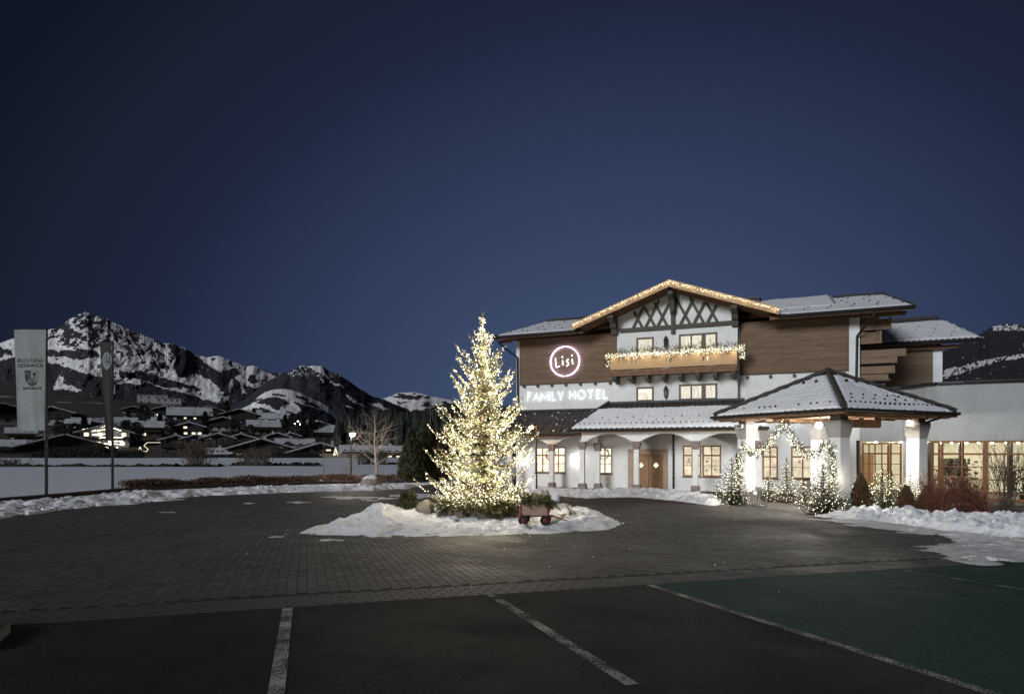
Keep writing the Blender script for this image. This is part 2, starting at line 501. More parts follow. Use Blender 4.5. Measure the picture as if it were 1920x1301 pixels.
# pavers: row after row of blocks, running away from the camera
d = np.array((-.323, 1.0)); d /= np.linalg.norm(d)
e = np.array((d[1], -d[0]))
PL, PW, GAP = .200, .150, .007
i, j = np.meshgrid(np.arange(-300, 300), np.arange(-60, 220), indexing='ij')
i = i.ravel(); j = j.ravel()
cx = i * PW; cy = (j + .5 * (i % 2)) * PL
wx = 2.12 + cx * e[0] + cy * d[0]; wy = 9.88 + cx * e[1] + cy * d[1]
def isle(X, Y):
    return ((X + 1.4) / 4.4) ** 2 + ((Y - 21) / 3.0) ** 2
k = (wy - edge_y(wx) > .99) & (wy < 27.5) & (np.abs(wx) < .83 * wy + 4) & (isle(wx, wy) > 1) & (wy < field_y(wx) - .5)
wx, wy = wx[k], wy[k]
# two soldier courses along the asphalt
ed = np.array((1, EDGE_K)); ed /= np.linalg.norm(ed); en = np.array((-ed[1], ed[0]))
bx, by = [], []
for r in range(5):
    s = np.arange(-16, 16, PL) + r * PL / 2
    bx.append(EDGE_X + s * ed[0] + en[0] * (.09 + r * PW)); by.append(EDGE_Y + s * ed[1] + en[1] * (.09 + r * PW))
bx = np.concatenate(bx); by = np.concatenate(by)
k = (np.abs(bx) < .83 * by + 1) & (by > 2)
bx, by = bx[k], by[k]
hx, hy = (PW - GAP) / 2, (PL - GAP) / 2
c = .005
TV = np.array([(-hx, -hy, .009), (hx, -hy, .009), (hx, hy, .009), (-hx, hy, .009),
               (-hx + c, -hy + c, .018), (hx - c, -hy + c, .018), (hx - c, hy - c, .018), (-hx + c, hy - c, .018)])
TF = [(4, 5, 6, 7), (0, 1, 5, 4), (1, 2, 6, 5), (2, 3, 7, 6), (3, 0, 4, 7)]
PX = np.concatenate([wx, bx]); PY = np.concatenate([wy, by])
A2 = np.concatenate([np.repeat(e[None], len(wx), 0), np.repeat(-en[None], len(bx), 0)])
B2 = np.concatenate([np.repeat(d[None], len(wx), 0), np.repeat(ed[None], len(bx), 0)])
vis = (np.abs(PX) < .795 * PY)
order = np.argsort(np.where(vis, PY ** 2 + PX ** 2, 1e9))
near, rest = order[:300], order[300:]
me = MB().add(TV, TF).mesh('paver', M['paver'])
tilt = math.atan(-.0417)
for q in near:
    o = link('paver', me, paving)
    o.location = (PX[q], PY[q], float(gz(PY[q])) + .003 * (random.random() - .5))
    o.rotation_euler = (tilt + random.uniform(-.008, .008), random.uniform(-.008, .008), math.atan2(A2[q, 1], A2[q, 0]))
mb = MB()
n = len(rest)
sl = np.where(PY[rest] < 14, -.0417, -.0417 * np.clip((20.5 - PY[rest]) / 6.5, 0, 1))
rt = RNG.normal(0, .004, (n, 2))
A3 = np.stack([A2[rest, 0], A2[rest, 1], A2[rest, 1] * sl + rt[:, 0]], -1)
B3 = np.stack([B2[rest, 0], B2[rest, 1], B2[rest, 1] * sl + rt[:, 1]], -1)
mb.scatter(TV, TF, np.stack([PX[rest], PY[rest], gz(PY[rest]) + RNG.normal(0, .0015, n)], -1), A3, B3, np.repeat([[0, 0, 1.]], n, 0))
mb.build('pavers', M['paver'], paving, kind='stuff')

# beyond the blocks one can tell apart, the paving is a sheet with the bond in its material
def far_paver_mat():
    m = pm('far_pavers', (.070, .062, .060), .75, .3, 3, 0, dirt=((.10, .062, .055), .15, .45, .65))
    t = m.node_tree; N = t.nodes; p = N['Principled BSDF']
    tc = N.new('ShaderNodeTexCoord'); mp = N.new('ShaderNodeMapping'); mp.inputs['Rotation'].default_value = (0, 0, R(-72))
    br = N.new('ShaderNodeTexBrick'); br.inputs['Scale'].default_value = 1
    br.inputs['Brick Width'].default_value = PL; br.inputs['Row Height'].default_value = PW; br.inputs['Mortar Size'].default_value = .008
    br.inputs['Color1'].default_value = (1, 1, 1, 1); br.inputs['Color2'].default_value = (.7, .7, .7, 1); br.inputs['Mortar'].default_value = (.25, .25, .25, 1)
    src = p.inputs['Base Color'].links[0].from_socket
    mx = N.new('ShaderNodeMix'); mx.data_type = 'RGBA'; mx.blend_type = 'MULTIPLY'; mx.inputs[0].default_value = 1
    t.links.new(tc.outputs['Object'], mp.inputs[0]); t.links.new(mp.outputs[0], br.inputs['Vector'])
    t.links.new(src, mx.inputs[6]); t.links.new(br.outputs['Color'], mx.inputs[7]); t.links.new(mx.outputs[2], p.inputs['Base Color'])
    return m
sheet('far_paving', far_paver_mat(), np.arange(-40, 41, 2), lambda X: X * 0 + 27.4, lambda X: np.maximum(field_y(X) + 1.2, 27.5), 20, .012)

# painted bay lines and the green bay (lines run towards (-.323, 1))
ld = np.array((-.323, 1.0))
def line(name, x0, y0, length, w):
    n = 24
    dn = ld / np.linalg.norm(ld); nn = np.array((dn[1], -dn[0]))
    s = np.linspace(0, -length, n)
    X = np.stack([x0 + s * dn[0] - nn[0] * w / 2, x0 + s * dn[0] + nn[0] * w / 2], -1)
    Y = np.stack([y0 + s * dn[1] - nn[1] * w / 2, y0 + s * dn[1] + nn[1] * w / 2], -1)
    MB().grid(X, Y, gz(Y) + .020).build(name, M['paint'], kind='structure')
line('painted_bay_line', -2.84, 8.10, 6.5, .125)
line('painted_bay_line', -.30, 9.02, 4.1, .12)
line('painted_bay_line', 2.10, 9.82, 9.0, .12)
line('painted_bay_line', 6.95, 11.35, 6.0, .10)
xs = np.linspace(0, 1, 30)[:, None]; vs = np.linspace(0, 1, 30)[None]
gxl = 2.15 + 0 * xs; 
X0 = 2.12 + xs * 14.0; Y0 = edge_y(X0) - .03
Xg = X0 + .323 * vs * 12 * 1.0; Yg = Y0 - vs * 12
MB().grid(Xg, Yg, gz(Yg) + .016).build('green_parking_bay', M['green'], kind='structure')

# ------------------------------------------------------------------ snow heaps
CLOD = None
def heap(name, poly, hfun, res, mat, seed=1, lump=.12, edge=.5, wob=.35, clods=0, clod_r=(.03, .1), base=0.0, kind='stuff', holes=0):
    poly = np.asarray(poly, float)
    x0, y0 = poly.min(0) - .6; x1, y1 = poly.max(0) + .6
    X, Y = np.meshgrid(np.arange(x0, x1, res), np.arange(y0, y1, res), indexing='ij')
    dd = sdist(X, Y, poly) + wob * (fbm(X * 1.1, Y * 1.1, 4, seed) - .5) * 2
    t = np.clip(dd / edge, 0, 1); t = t * t * (3 - 2 * t)
    bill = 1 - np.abs(fbm(X * 1.6, Y * 1.6, 4, seed + 3) * 2 - 1) * 2.2
    fine = fbm(X * 6, Y * 6, 3, seed + 9) - .5
    Hh = hfun(X, Y, dd)
    h = t * (Hh * (.62 + .55 * fbm(X * .8, Y * .8, 3, seed + 5)) + lump * (bill * .6 + fine * .8 + .9 * (vnoise(X * 3.2, Y * 3.2, seed + 12) - .5))) 
    h = np.maximum(h, np.where(t > 0, .012 * t, -1))
    keep = dd > -res
    if holes:
        keep &= fbm(X * 2.4, Y * 1.6, 4, seed + 33) + np.clip(dd, 0, 1.2) * .12 > holes
    Z = gz(Y) + base + np.where(keep & (dd > 0), h, -.03)
    mb = MB().grid(X, Y, Z, keep)
    if clods:
        k = np.flatnonzero((dd > .08) & (Hh > .05)); 
        pick = RNG.choice(k, clods)
        px, py = X.ravel()[pick], Y.ravel()[pick]; pz = Z.ravel()[pick]
        r = RNG.uniform(*clod_r, clods)
        add_blobs(mb, np.stack([px, py, pz + r * .05], -1), r)
    return mb.build(name, mat, smooth=True, kind=kind)

def ico(sub=1):
    import bmesh
    bm = bmesh.new(); bmesh.ops.create_icosphere(bm, subdivisions=sub, radius=1)
    V = np.array([v.co[:] for v in bm.verts]); F = np.array([[v.index for v in f.verts] for f in bm.faces]); bm.free()
    return V, F
ICO1, ICO2, ICO3 = ico(1), ico(2), ico(3)
OCT = (np.array([(1, 0, 0), (-1, 0, 0), (0, 1, 0), (0, -1, 0), (0, 0, 1), (0, 0, -1.)]),
       np.array([(0, 2, 4), (2, 1, 4), (1, 3, 4), (3, 0, 4), (2, 0, 5), (1, 2, 5), (3, 1, 5), (0, 3, 5)]))

def randrot(n):
    q = RNG.normal(size=(n, 4)); q /= np.linalg.norm(q, axis=1)[:, None]
    w, x, y, z = q.T
    A = np.stack([1 - 2 * (y * y + z * z), 2 * (x * y + z * w), 2 * (x * z - y * w)], -1)
    B = np.stack([2 * (x * y - z * w), 1 - 2 * (x * x + z * z), 2 * (y * z + x * w)], -1)
    return A, B, np.cross(A, B)

def add_blobs(mb, P, r, T=None, squash=.75):
    V, F = T or ICO2
    V = V * (1 + .55 * (RNG.random(len(V)) - .5))[:, None]
    A, B, C = randrot(len(P))
    s = r[:, None] * RNG.uniform(.7, 1.25, (len(P), 1))
    mb.scatter(V, F, P, A * s, B * s * RNG.uniform(.7, 1.1, (len(P), 1)), C * s * squash)

def bulbs(mb, P, r):
    P = np.asarray(P, float); n = len(P)
    s = np.broadcast_to(r, (n,))[:, None]
    I = np.eye(3)
    mb.scatter(OCT[0], OCT[1], P, np.repeat(I[:1], n, 0) * s, np.repeat(I[1:2], n, 0) * s, np.repeat(I[2:], n, 0) * s)

# the round bed in the forecourt
isle_poly = [gp(*p) for p in [(540, 1000), (590, 985), (640, 972), (720, 957), (800, 948), (900, 945), (1010, 948), (1080, 952),
                              (1125, 962), (1160, 975), (1172, 986), (1120, 997), (1000, 1004), (860, 1009), (720, 1010), (610, 1006)]]
def isle_h(X, Y, dd):
    px = 960 + 1200 * X / Y
    base = np.interp(px, [540, 620, 680, 715, 760, 850, 960, 1010, 1050, 1090, 1150, 1172], [.02, .13, .30, .46, .26, .12, .05, .04, .20, .25, .16, .05])
    front = np.clip((Y - 17.0) / 2.6, .22, 1)
    return base * front
heap('snow_bed', isle_poly, isle_h, .04, M['snow_bank'], 3, .15, 1.1, .4, 150, (.02, .06), holes=.27)

# shovelled bank along the left of the forecourt
lb = [gp(*p) for p in [(-160, 985), (0, 962), (110, 951), (300, 936), (420, 929), (500, 926), (600, 922), (700, 920), (775, 916), (790, 911), (700, 910),
                       (600, 912), (500, 915), (420, 919), (300, 925), (230, 926), (110, 937), (0, 945), (-160, 962)]]
heap('snow_bank', lb, lambda X, Y, dd: .09 + .4 * np.clip(fbm(X * .35, Y * .35, 2, 77) - .5, 0, 1), .08, M['snow_bank'], 11, .20, .8, .6, 60, (.03, .09), -.03, holes=.30)
lb2 = [gp(*p) for p in [(-160, 1000), (0, 975), (120, 957), (260, 944), (340, 937), (300, 935), (110, 949), (0, 962)]]
heap('snow_bank', lb2, lambda X, Y, dd: X * 0 + .06, .06, M['snow_bank'], 21, .10, .35, .5, 20, (.03, .08), .01, holes=.42)
# thin snow left on the pavers behind the bank
for a, b, c2, d2 in ((470, 944, 22, 1.6), (560, 942, 26, 2), (640, 932, 50, 3), (325, 961, 22, 1.6), (690, 935, 70, 4), (780, 930, 60, 6), (605, 1013, 20, 2), (520, 1008, 16, 2)):
    heap('snow_patch', [gp(a - c2, b), gp(a, b - d2), gp(a + c2, b), gp(a, b + d2)], lambda X, Y, dd: X * 0 + .015, .05, M['snow_slush'], a, .02, .3, .5, base=.02, holes=.47)
# in front of the hotel
hs = [gp(*p) for p in [(980, 912), (1040, 916), (1100, 920), (1200, 922), (1300, 929), (1350, 935), (1365, 944), (1340, 949), (1250, 938), (1180, 932), (1100, 935), (1020, 929), (980, 924)]]
heap('snow_strip', hs, lambda X, Y, dd: .08 + .16 * np.clip((X - 3.5) / 4, 0, 1), .06, M['snow_bank'], 31, .14, .6, .4, 90, (.02, .07), holes=.26)
# bank and slush on the right
rb = [gp(*p) for p in [(1520, 968), (1585, 962), (1640, 966), (1720, 970), (1800, 974), (1920, 979), (2060, 984), (2060, 1018), (1920, 1012), (1850, 1008), (1760, 997), (1680, 984), (1600, 976)]]
heap('snow_bank', rb, lambda X, Y, dd: .20 + .10 * np.clip((X - 12) / 4, 0, 1), .045, M['snow_bank'], 41, .24, .8, .35, 160, (.02, .08))
rs = [gp(*p) for p in [(1500, 972), (1600, 975), (1700, 986), (1780, 998), (1920, 1010), (2080, 1020), (2080, 1056), (1900, 1054), (1840, 1060), (1790, 1048), (1700, 1030), (1760, 1022), (1790, 1012), (1690, 998), (1590, 985)]]
heap('slush', rs, lambda X, Y, dd: X * 0 + .05, .05, M['snow_slush'], 51, .05, .6, .55, base=.02, holes=.38)
heap('snow_lump', [(-6.6, 6.9), (-5.75, 7.1), (-5.5, 6.75), (-6.4, 6.4)], lambda X, Y, dd: X * 0 + .22, .04, M['snow_bank'], 61, .1, .3, .2, 10, (.04, .08))
kr = thing('kerb_corner', 'dark granite kerb corner with a scrap of snow beside the asphalt', 'kerb', (-5.75, 6.75, float(gz(6.75))), R(28))
for q in range(4):
    MB().box(-1.0 + q * .31, -.71 + q * .31, -.06, .06, 0, .12 + .01 * (q % 2)).build('kerb_stone', M['tile'], kr)
for q in range(3):
    MB().box(.26, .38, -.06 - q * .31 - .3, -.07 - q * .31, 0, .12).build('kerb_stone', M['tile'], kr)

# kerb strip between bank and field, dark earth standing in for the bank's shadow
kb = MB()
pp = [gp(*p) for p in [(-200, 962), (0, 942), (110, 933), (230, 922), (420, 914), (600, 908), (790, 905)]]
for (xa, ya), (xb, yb) in zip(pp[:-1], pp[1:]):
    kb.bar((xa, ya, .1), (xb, yb, .1), .5, .22)
kb.build('shadow_kerb', M['earth'], kind='structure')

# brook across the field with its dark far bank
def bank(name, pts, h, w, seed):
    P = np.array(pts); m = 220
    s = np.linspace(0, 1, m)
    bx = np.interp(s, np.linspace(0, 1, len(P)), P[:, 0]); by = np.interp(s, np.linspace(0, 1, len(P)), P[:, 1])
    nz = fbm(s * 150, s * 0, 4, seed); hh = h * np.clip(nz * 1.6 - .25, .12, 1.0)
    X = np.stack([bx, bx, bx, bx], -1); Y = np.stack([by - w, by - w * .4, by, by + w * 1.5], -1)
    Z = np.stack([hh * 0 + .02, hh * .7, hh, hh * .2], -1)
    MB().grid(X, Y, Z).build(name, M['earth'], smooth=True, kind='structure')
bank('brook_bank', [(-160, 92), (-72, 91), (-50, 90), (-41, 90)], .55, 1.2, 8)
bank('brook_bank', [(-42, 96), (-33, 95), (-28, 93)], .7, 1.0, 18)
bank('brook_bank', [(-24, 104), (-17, 102), (-14, 101)], .5, 1.0, 28)

# ------------------------------------------------------------------ hillside behind the village
def hill_top(px):
    return np.interp(px, [-500, 0, 100, 196, 245, 330, 420, 520, 600, 700, 820, 1000, 2000], [712, 725, 733, 746, 752, 758, 768, 785, 806, 828, 838, 838, 838])
def hill_z(X, Y):
    px = 960 + 1200 * X / Y
    zt = 2.4 + (843 - hill_top(px)) * 520 / 1200
    t = np.clip((Y - 196) / 324, 0, 1)
    return zt * t ** 1.05 + np.where(Y > 196, 0, 0)
def hill_at(px, py):
    """first place the sight line through a pixel meets the hillside"""
    for Y in np.arange(150, 520, 1.0):
        X = (px - 960) / 1200 * Y
        if 2.4 + (843 - py) * Y / 1200 <= float(hill_z(X, Y)) + .02:
            return X, Y, float(hill_z(X, Y))
    X = (px - 960) / 1200 * 520
    return X, 520., float(hill_z(X, 520))
PXg, Yh = np.meshgrid(np.linspace(-520, 1900, 160), np.concatenate([np.linspace(190, 520, 46), [560, 640]]), indexing='ij')
Xh = (PXg - 960) / 1200 * Yh
Zh = hill_z(Xh, np.minimum(Yh, 520)) + .8 * (fbm(Xh * .03, Yh * .03, 3, 4) - .5) - np.clip(Yh - 520, 0, 200) * .35
MB().grid(Xh, Yh, Zh).build('hillside', pm('bare_hillside', (.050, .042, .034), .95, .3, .02, 0, dirt=((.42, .43, .45), .035, .60, .66)), smooth=True, kind='structure')

# ------------------------------------------------------------------ mountains
def mountain(name, prof, x0, x1, Yr, Yf, ybase, nx, nr, seed, cover, shape=.85, relief=.05, jag=1.0):
    px = np.linspace(x0, x1, nx)
    P = np.array(prof)
    yr = np.interp(px, P[:, 0], P[:, 1]) + jag * (fbm(px * .16, px * 0, 4, seed) - .5) * 1.6
    spike = jag * (1.6 * (fbm(px * .5, px * 0, 3, seed + 50) - .5) - .9 * RNG.random(nx) ** 3)
    t = np.linspace(0, 1, nr)
    s = t ** shape
    PXX = np.repeat(px[:, None], nr, 1)
    YA = ybase + (yr[:, None] - ybase) * s[None] + spike[:, None] * (t[None] ** 40)
    rel = fbm(PXX * .035, YA * .05, 5, seed + 2) - .5 + .6 * (.5 - np.abs(fbm(PXX * .02 + YA * .012, YA * .02, 4, seed + 4) - .5) * 2)
    Y = (Yf + (Yr - Yf) * t)[None] * (1 + relief * rel * np.sin(np.pi * np.clip(t, 0, 1))[None] ** .6)
    X = (PXX - 960) / 1200 * Y; Z = 2.4 + (843 - YA) * Y / 1200
    bt = MB()
    Xb = np.concatenate([X, X[:, -1:] * 1.25], 1); Yb = np.concatenate([Y, Y[:, -1:] * 1.25], 1); Zb = np.concatenate([Z, Z[:, -1:] * .3], 1)
    bt.grid(Xb, Yb, Zb)
    o = bt.build(name, M['land'], smooth=True, kind='structure')
    sn = np.concatenate([cover(PXX, YA, seed), np.zeros((nx, 1))], 1)
    at = o.data.attributes.new('snow', 'FLOAT', 'POINT')
    at.data.foreach_set('value', sn.astype(np.float32).ravel())
    return o

def warp(x, y, seed, a=5.0):
    """edges of woods are ragged: tree tops stand up along them"""
    wx = x + a * (fbm(x * .09, y * .12, 3, seed) - .5) * 1.6
    wy = y + a * .9 * (fbm(x * .10 + 40, y * .10, 3, seed + 7) - .5) * 1.6 + 2.6 * (vnoise(x * .75, y * .12, seed + 8) - .35)
    return wx, wy

def cover_peak(x, y, sd):
    wx, wy = warp(x, y, sd)
    s = np.ones_like(x)
    rock = inside(wx, wy, [(85, 640), (100, 612), (130, 595), (160, 580), (200, 596), (225, 612), (260, 622), (300, 640), (325, 655), (322, 690), (308, 702), (280, 688),
                           (250, 668), (232, 652), (215, 650), (196, 650), (150, 652), (118, 648)])
    n1 = fbm((x - y * .55) * .19, (y + x * .3) * .08, 5, sd + 21, .68)
    n2 = fbm((x + y * .2) * .13, y * .19, 5, sd + 31, .68)
    right = np.clip((x - 185) / 30, 0, 1)
    thr = n2 * (1 - right) + n1 * right
    s = np.where(rock & (thr < .535 - .04 * right), 0, s)
    n3 = fbm(x * .12, y * .15, 4, sd + 41)
    s = np.where((n3 < .30) & (y > 600), 0, s)
    for poly in ([(-300, 640), (0, 648), (6, 655), (22, 653), (26, 668), (10, 664), (0, 672), (-300, 664)],
                 [(80, 652), (95, 655), (106, 659), (125, 657), (140, 657), (150, 655), (165, 657), (178, 660), (185, 666), (188, 671), (172, 671), (160, 673), (150, 675), (135, 672), (120, 668), (100, 668), (80, 664)],
                 [(-300, 664), (0, 675), (25, 671), (40, 668), (60, 672), (95, 682), (103, 680), (120, 688), (150, 697), (180, 705), (195, 708), (203, 716), (200, 728), (222, 745), (245, 760), (0, 800), (-300, 800)],
                 [(222, 694), (235, 698), (243, 701), (250, 696), (265, 695), (272, 698), (280, 700), (290, 703), (300, 708), (318, 712), (340, 716), (355, 722), (380, 728), (400, 731), (370, 734), (340, 727), (315, 727), (295, 721), (275, 716), (255, 711), (235, 710), (222, 708)],
                 [(215, 724), (240, 718), (260, 722), (275, 717), (290, 722), (310, 728), (330, 735), (345, 737), (365, 742), (400, 754), (430, 758), (430, 800), (215, 800)],
                 [(312, 644), (325, 645), (349, 654), (366, 664), (374, 672), (385, 682), (400, 690), (412, 698), (425, 693), (438, 690), (450, 700), (441, 710), (455, 722), (480, 729), (500, 722), (530, 708), (560, 700), (560, 800), (410, 800), (415, 735), (408, 722), (380, 705), (360, 702), (350, 709), (332, 704), (325, 690), (327, 672), (322, 658)],
                 [(468, 703), (480, 702), (481, 716), (472, 720), (466, 714)], [(490, 688), (505, 693), (525, 701), (520, 706), (500, 700)]):
        s = np.where(inside(wx, wy, poly), 0, s)
    for poly in ([(104, 716), (111, 704), (118, 706), (118, 718), (132, 722), (152, 733), (142, 735), (115, 731), (100, 729)],
                 [(360, 722), (366, 703), (378, 704), (395, 713), (410, 724), (420, 738), (405, 741), (385, 734), (372, 728)],
                 [(415, 742), (430, 745), (428, 752), (420, 754)], [(452, 720), (458, 722), (462, 740), (455, 738)], [(428, 722), (436, 708), (437, 722), (430, 738)]):
        q = inside(wx, wy, poly) & (fbm(x * .3, y * .3, 3, sd + 61) > .33)
        s = np.where(q, 1, s)
    spots = ((vnoise(x * .7, y * .7, sd + 71) > .90) & (y > 655) & (x > 60)) | ((vnoise(x * .5, y * .6, sd + 72) > .93) & (y > 600))
    return np.where(spots & (s > .5), 0, np.where(spots & (vnoise(x * .9, y * .9, sd + 90) > .7), 1, s))

def cover_dome(x, y, sd):
    wx, wy = warp(x, y, sd, 4)
    s = np.zeros_like(x)
    for poly in ([(574, 688), (597, 684), (605, 691), (613, 702), (618, 709), (610, 706), (600, 700), (590, 695), (583, 692)], [(599, 707), (611, 715), (607, 718)],
                 [(617, 715), (640, 722), (645, 728), (636, 725), (622, 720)], [(646, 739), (658, 743), (670, 752), (685, 761), (670, 758), (655, 748)],
                 [(643, 759), (655, 761), (666, 766), (655, 764)], [(690, 755), (710, 757), (728, 767), (718, 768), (700, 761)]):
        s = np.where(inside(wx, wy, poly), 1, s)
    s = np.where((fbm(x * .4, y * .5, 3, sd + 3) > .66) & (y < 706) & (x > 540) & (x < 640), 1, s)
    return s

def cover_slope(x, y, sd):
    wx, wy = warp(x, y, sd, 3.5)
    s = np.ones_like(x)
    for poly in ([(488, 750), (505, 745), (520, 744), (535, 751), (541, 757), (528, 763), (524, 769), (505, 768), (494, 760), (480, 756)], [(470, 752), (492, 745), (492, 748), (475, 756)],
                 [(511, 738), (535, 739), (536, 743), (512, 742)], [(553, 741), (582, 750), (578, 753), (556, 747)], [(548, 752), (580, 763), (610, 770), (630, 785), (640, 800), (560, 800), (556, 775), (566, 768)],
                 [(470, 768), (492, 765), (515, 772), (526, 776), (545, 772), (560, 778), (570, 800), (460, 800), (455, 770)], [(575, 752), (600, 762), (595, 766), (570, 757)]):
        s = np.where(inside(wx, wy, poly), 0, s)
    s = np.where(inside(wx, wy, [(490, 758), (505, 760), (517, 768), (505, 769)]), 1, s)
    return np.where((vnoise(x * .6, y * .6, sd + 5) > .88), 0, s)

def cover_far(x, y, sd):
    wx, wy = warp(x, y, sd, 4)
    s = np.ones_like(x)
    s = np.where(fbm(x * .06, y * .2, 4, sd) < .40, 0, s)
    for poly in ([(728, 743), (750, 741), (790, 746), (785, 749), (750, 747)], [(700, 748), (722, 752), (745, 760), (770, 771), (800, 766), (830, 758), (860, 757), (1000, 770), (1000, 840), (680, 840)]):
        s = np.where(inside(wx, wy, poly), 0, s)
    return s

def cover_right(x, y, sd):
    wx, wy = warp(x, y, sd, 4)
    s = np.where(fbm(x * .16, y * .22, 4, sd) > .73, .5, 0)
    s = np.where(inside(wx, wy, [(1770, 692), (1800, 688), (1830, 678), (1880, 670), (1930, 662), (1930, 668), (1880, 677), (1840, 688), (1800, 700), (1780, 708), (1765, 712)]) & (fbm(x * .3, y * .3, 3, sd + 2) > .42), .9, s)
    return np.where((y < 618 + 4 * fbm(x * .2, y, 2, sd)) & (x > 1860), .7 * (vnoise(x * .4, y * .4, 9) > .5), s)

mountain('snow_mountain', [(-420, 690), (-300, 672), (-150, 650), (0, 643), (23, 635), (60, 628), (86, 619), (95, 617), (106, 614.5), (119, 608), (132, 597.5), (147, 590.5), (160, 585), (165, 585.5), (174, 590.5), (186, 594),
                           (200, 598.5), (223, 610), (250, 621), (278, 632), (297, 640), (310, 644), (325, 645), (349, 654), (366, 665), (374, 667.5), (389, 670), (406, 667), (419, 670.5), (435, 677.5), (450, 682.5), (462, 687),
                           (475, 685), (485, 689), (500, 696), (512, 699), (525, 701), (545, 706), (600, 730)], -420, 600, 5200, 2600, 800, 860, 240, 3, cover_peak)
mountain('far_snow_mountain', [(640, 765), (700, 752), (728, 744.5), (745, 737), (762, 736), (779, 734.5), (795, 739), (809, 743), (835, 748), (858, 753), (900, 762), (960, 778), (1040, 800)], 640, 1040, 6500, 4200, 840, 330, 90, 13, cover_far, jag=.8)
mountain('forest_mountain', [(430, 765), (470, 740), (500, 716), (531, 699), (544, 697), (554, 690), (564, 685.5), (577, 687), (587, 685), (597, 686), (607, 687.5), (617, 695.5), (631, 700), (640, 705), (649, 711), (674, 728.5), (698, 743), (723, 750), (760, 768), (800, 790)],
         430, 800, 3300, 1900, 830, 330, 150, 23, cover_dome, jag=1.2)
mountain('ski_slope', [(440, 772), (470, 758), (484, 744), (497, 735), (510, 731), (530, 729), (545, 731), (565, 737), (580, 745), (600, 754), (615, 762), (630, 775), (645, 785), (680, 800)], 440, 680, 1700, 1000, 830, 240, 90, 33, cover_slope, jag=.7)
mountain('wooded_hillside', [(1500, 760), (1650, 700), (1768, 660), (1838, 628), (1856, 614), (1882, 608), (1920, 609), (1980, 606), (2100, 590), (2400, 560)], 1500, 2400, 1300, 500, 820, 420, 130, 43, cover_right, jag=2.0)

# crumbs of snow and grit left on the pavers
n = 110
q = RNG.random(n)
cxp = np.where(q < .5, RNG.normal(-1.4, 4.2, n), RNG.uniform(-14, 14, n)); cyp = np.where(q < .5, RNG.normal(17.2, 1.5, n), RNG.uniform(9, 30, n))
k = (isle(cxp, cyp) > 1.05) & (cyp > 8.5)
mb = MB(); add_blobs(mb, np.stack([cxp[k], cyp[k], gz(cyp[k]) + .022], -1), RNG.uniform(.004, .018, k.sum()), ICO1)
mb.build('snow_crumbs', M['snow'], kind='stuff')

# ================================================================== the hotel
HOX, HOY, HROT = 7.953, 38.307, math.atan2(-.3853, .9228)
hotel = thing('hotel', 'large white alpine hotel with brown timber cladding and low snowy roofs', 'hotel', (HOX, HOY, 0), HROT)
# local axes of the hotel: x along the front, y into the building, z up
def h2w(u, y, z):
    c, s = math.cos(HROT), math.sin(HROT)
    return (HOX + c * u - s * y, HOY + s * u + c * y, z)

def wall_holes(mb, u0, u1, z0, z1, y, th, holes):
    us = sorted({u0, u1, *[h[0] for h in holes], *[h[1] for h in holes]})
    zs = sorted({z0, z1, *[h[2] for h in holes], *[h[3] for h in holes]})
    for a, b in zip(us[:-1], us[1:]):
        for c, d in zip(zs[:-1], zs[1:]):
            m, n = (a + b) / 2, (c + d) / 2
            if any(h[0] < m < h[1] and h[2] < n < h[3] for h in holes):
                continue
            mb.add([(a, y, c), (b, y, c), (b, y, d), (a, y, d)], [(0, 1, 2, 3)])
    for a, b, c, d in holes:
        mb.add([(a, y, c), (b, y, c), (b, y, d), (a, y, d), (a, y + th, c), (b, y + th, c), (b, y + th, d), (a, y + th, d)],
               [(0, 4, 5, 1), (1, 5, 6, 2), (2, 6, 7, 3), (3, 7, 4, 0)])

def window(par, u0, u1, z0, z1, y, cols, rows, mf, mp, fw=.07, bar=.035, sill=None, proud=0, curtain=None):
    """cols / rows are lists of inner edges (fractions); the frame sits in the reveal"""
    f = MB()
    ya, yb = y - proud, y + .07
    f.box(u0, u0 + fw, ya, yb, z0, z1); f.box(u1 - fw, u1, ya, yb, z0, z1)
    f.box(u0 + fw, u1 - fw, ya, yb, z1 - fw, z1); f.box(u0 + fw, u1 - fw, ya, yb, z0, z0 + fw)
    iu0, iu1, iz0, iz1 = u0 + fw, u1 - fw, z0 + fw, z1 - fw
    ce = [0] + [c if isinstance(c, tuple) else (c, bar) for c in cols] + [1]
    re = [0] + [c if isinstance(c, tuple) else (c, bar) for c in rows] + [1]
    cu = [iu0] + [(iu0 + (iu1 - iu0) * c[0], c[1]) for c in ce[1:-1]] + [iu1]
    cz = [iz0] + [(iz0 + (iz1 - iz0) * c[0], c[1]) for c in re[1:-1]] + [iz1]
    for c, w in cu[1:-1]:
        f.box(c - w / 2, c + w / 2, ya + .012, yb - .004, iz0, iz1)
    for c, w in cz[1:-1]:
        f.box(iu0, iu1, ya + .018, yb - .010, c - w / 2, c + w / 2)
    wo = f.build('window', mf, par)
    def lo(q): return q if not isinstance(q, tuple) else q[0] + q[1] / 2
    def hi(q): return q if not isinstance(q, tuple) else q[0] - q[1] / 2
    for a, b in zip(cu[:-1], cu[1:]):
        for c, d in zip(cz[:-1], cz[1:]):
            g = MB().box(lo(a), hi(b), y + .042, y + .052, lo(c), hi(d))
            g.build('pane', mp, wo)
    if sill:
        MB().box(u0 - .06, u1 + .06, y - .10, y + .06, z0 - .06, z0 - .002).build('sill', sill, wo)
    return wo

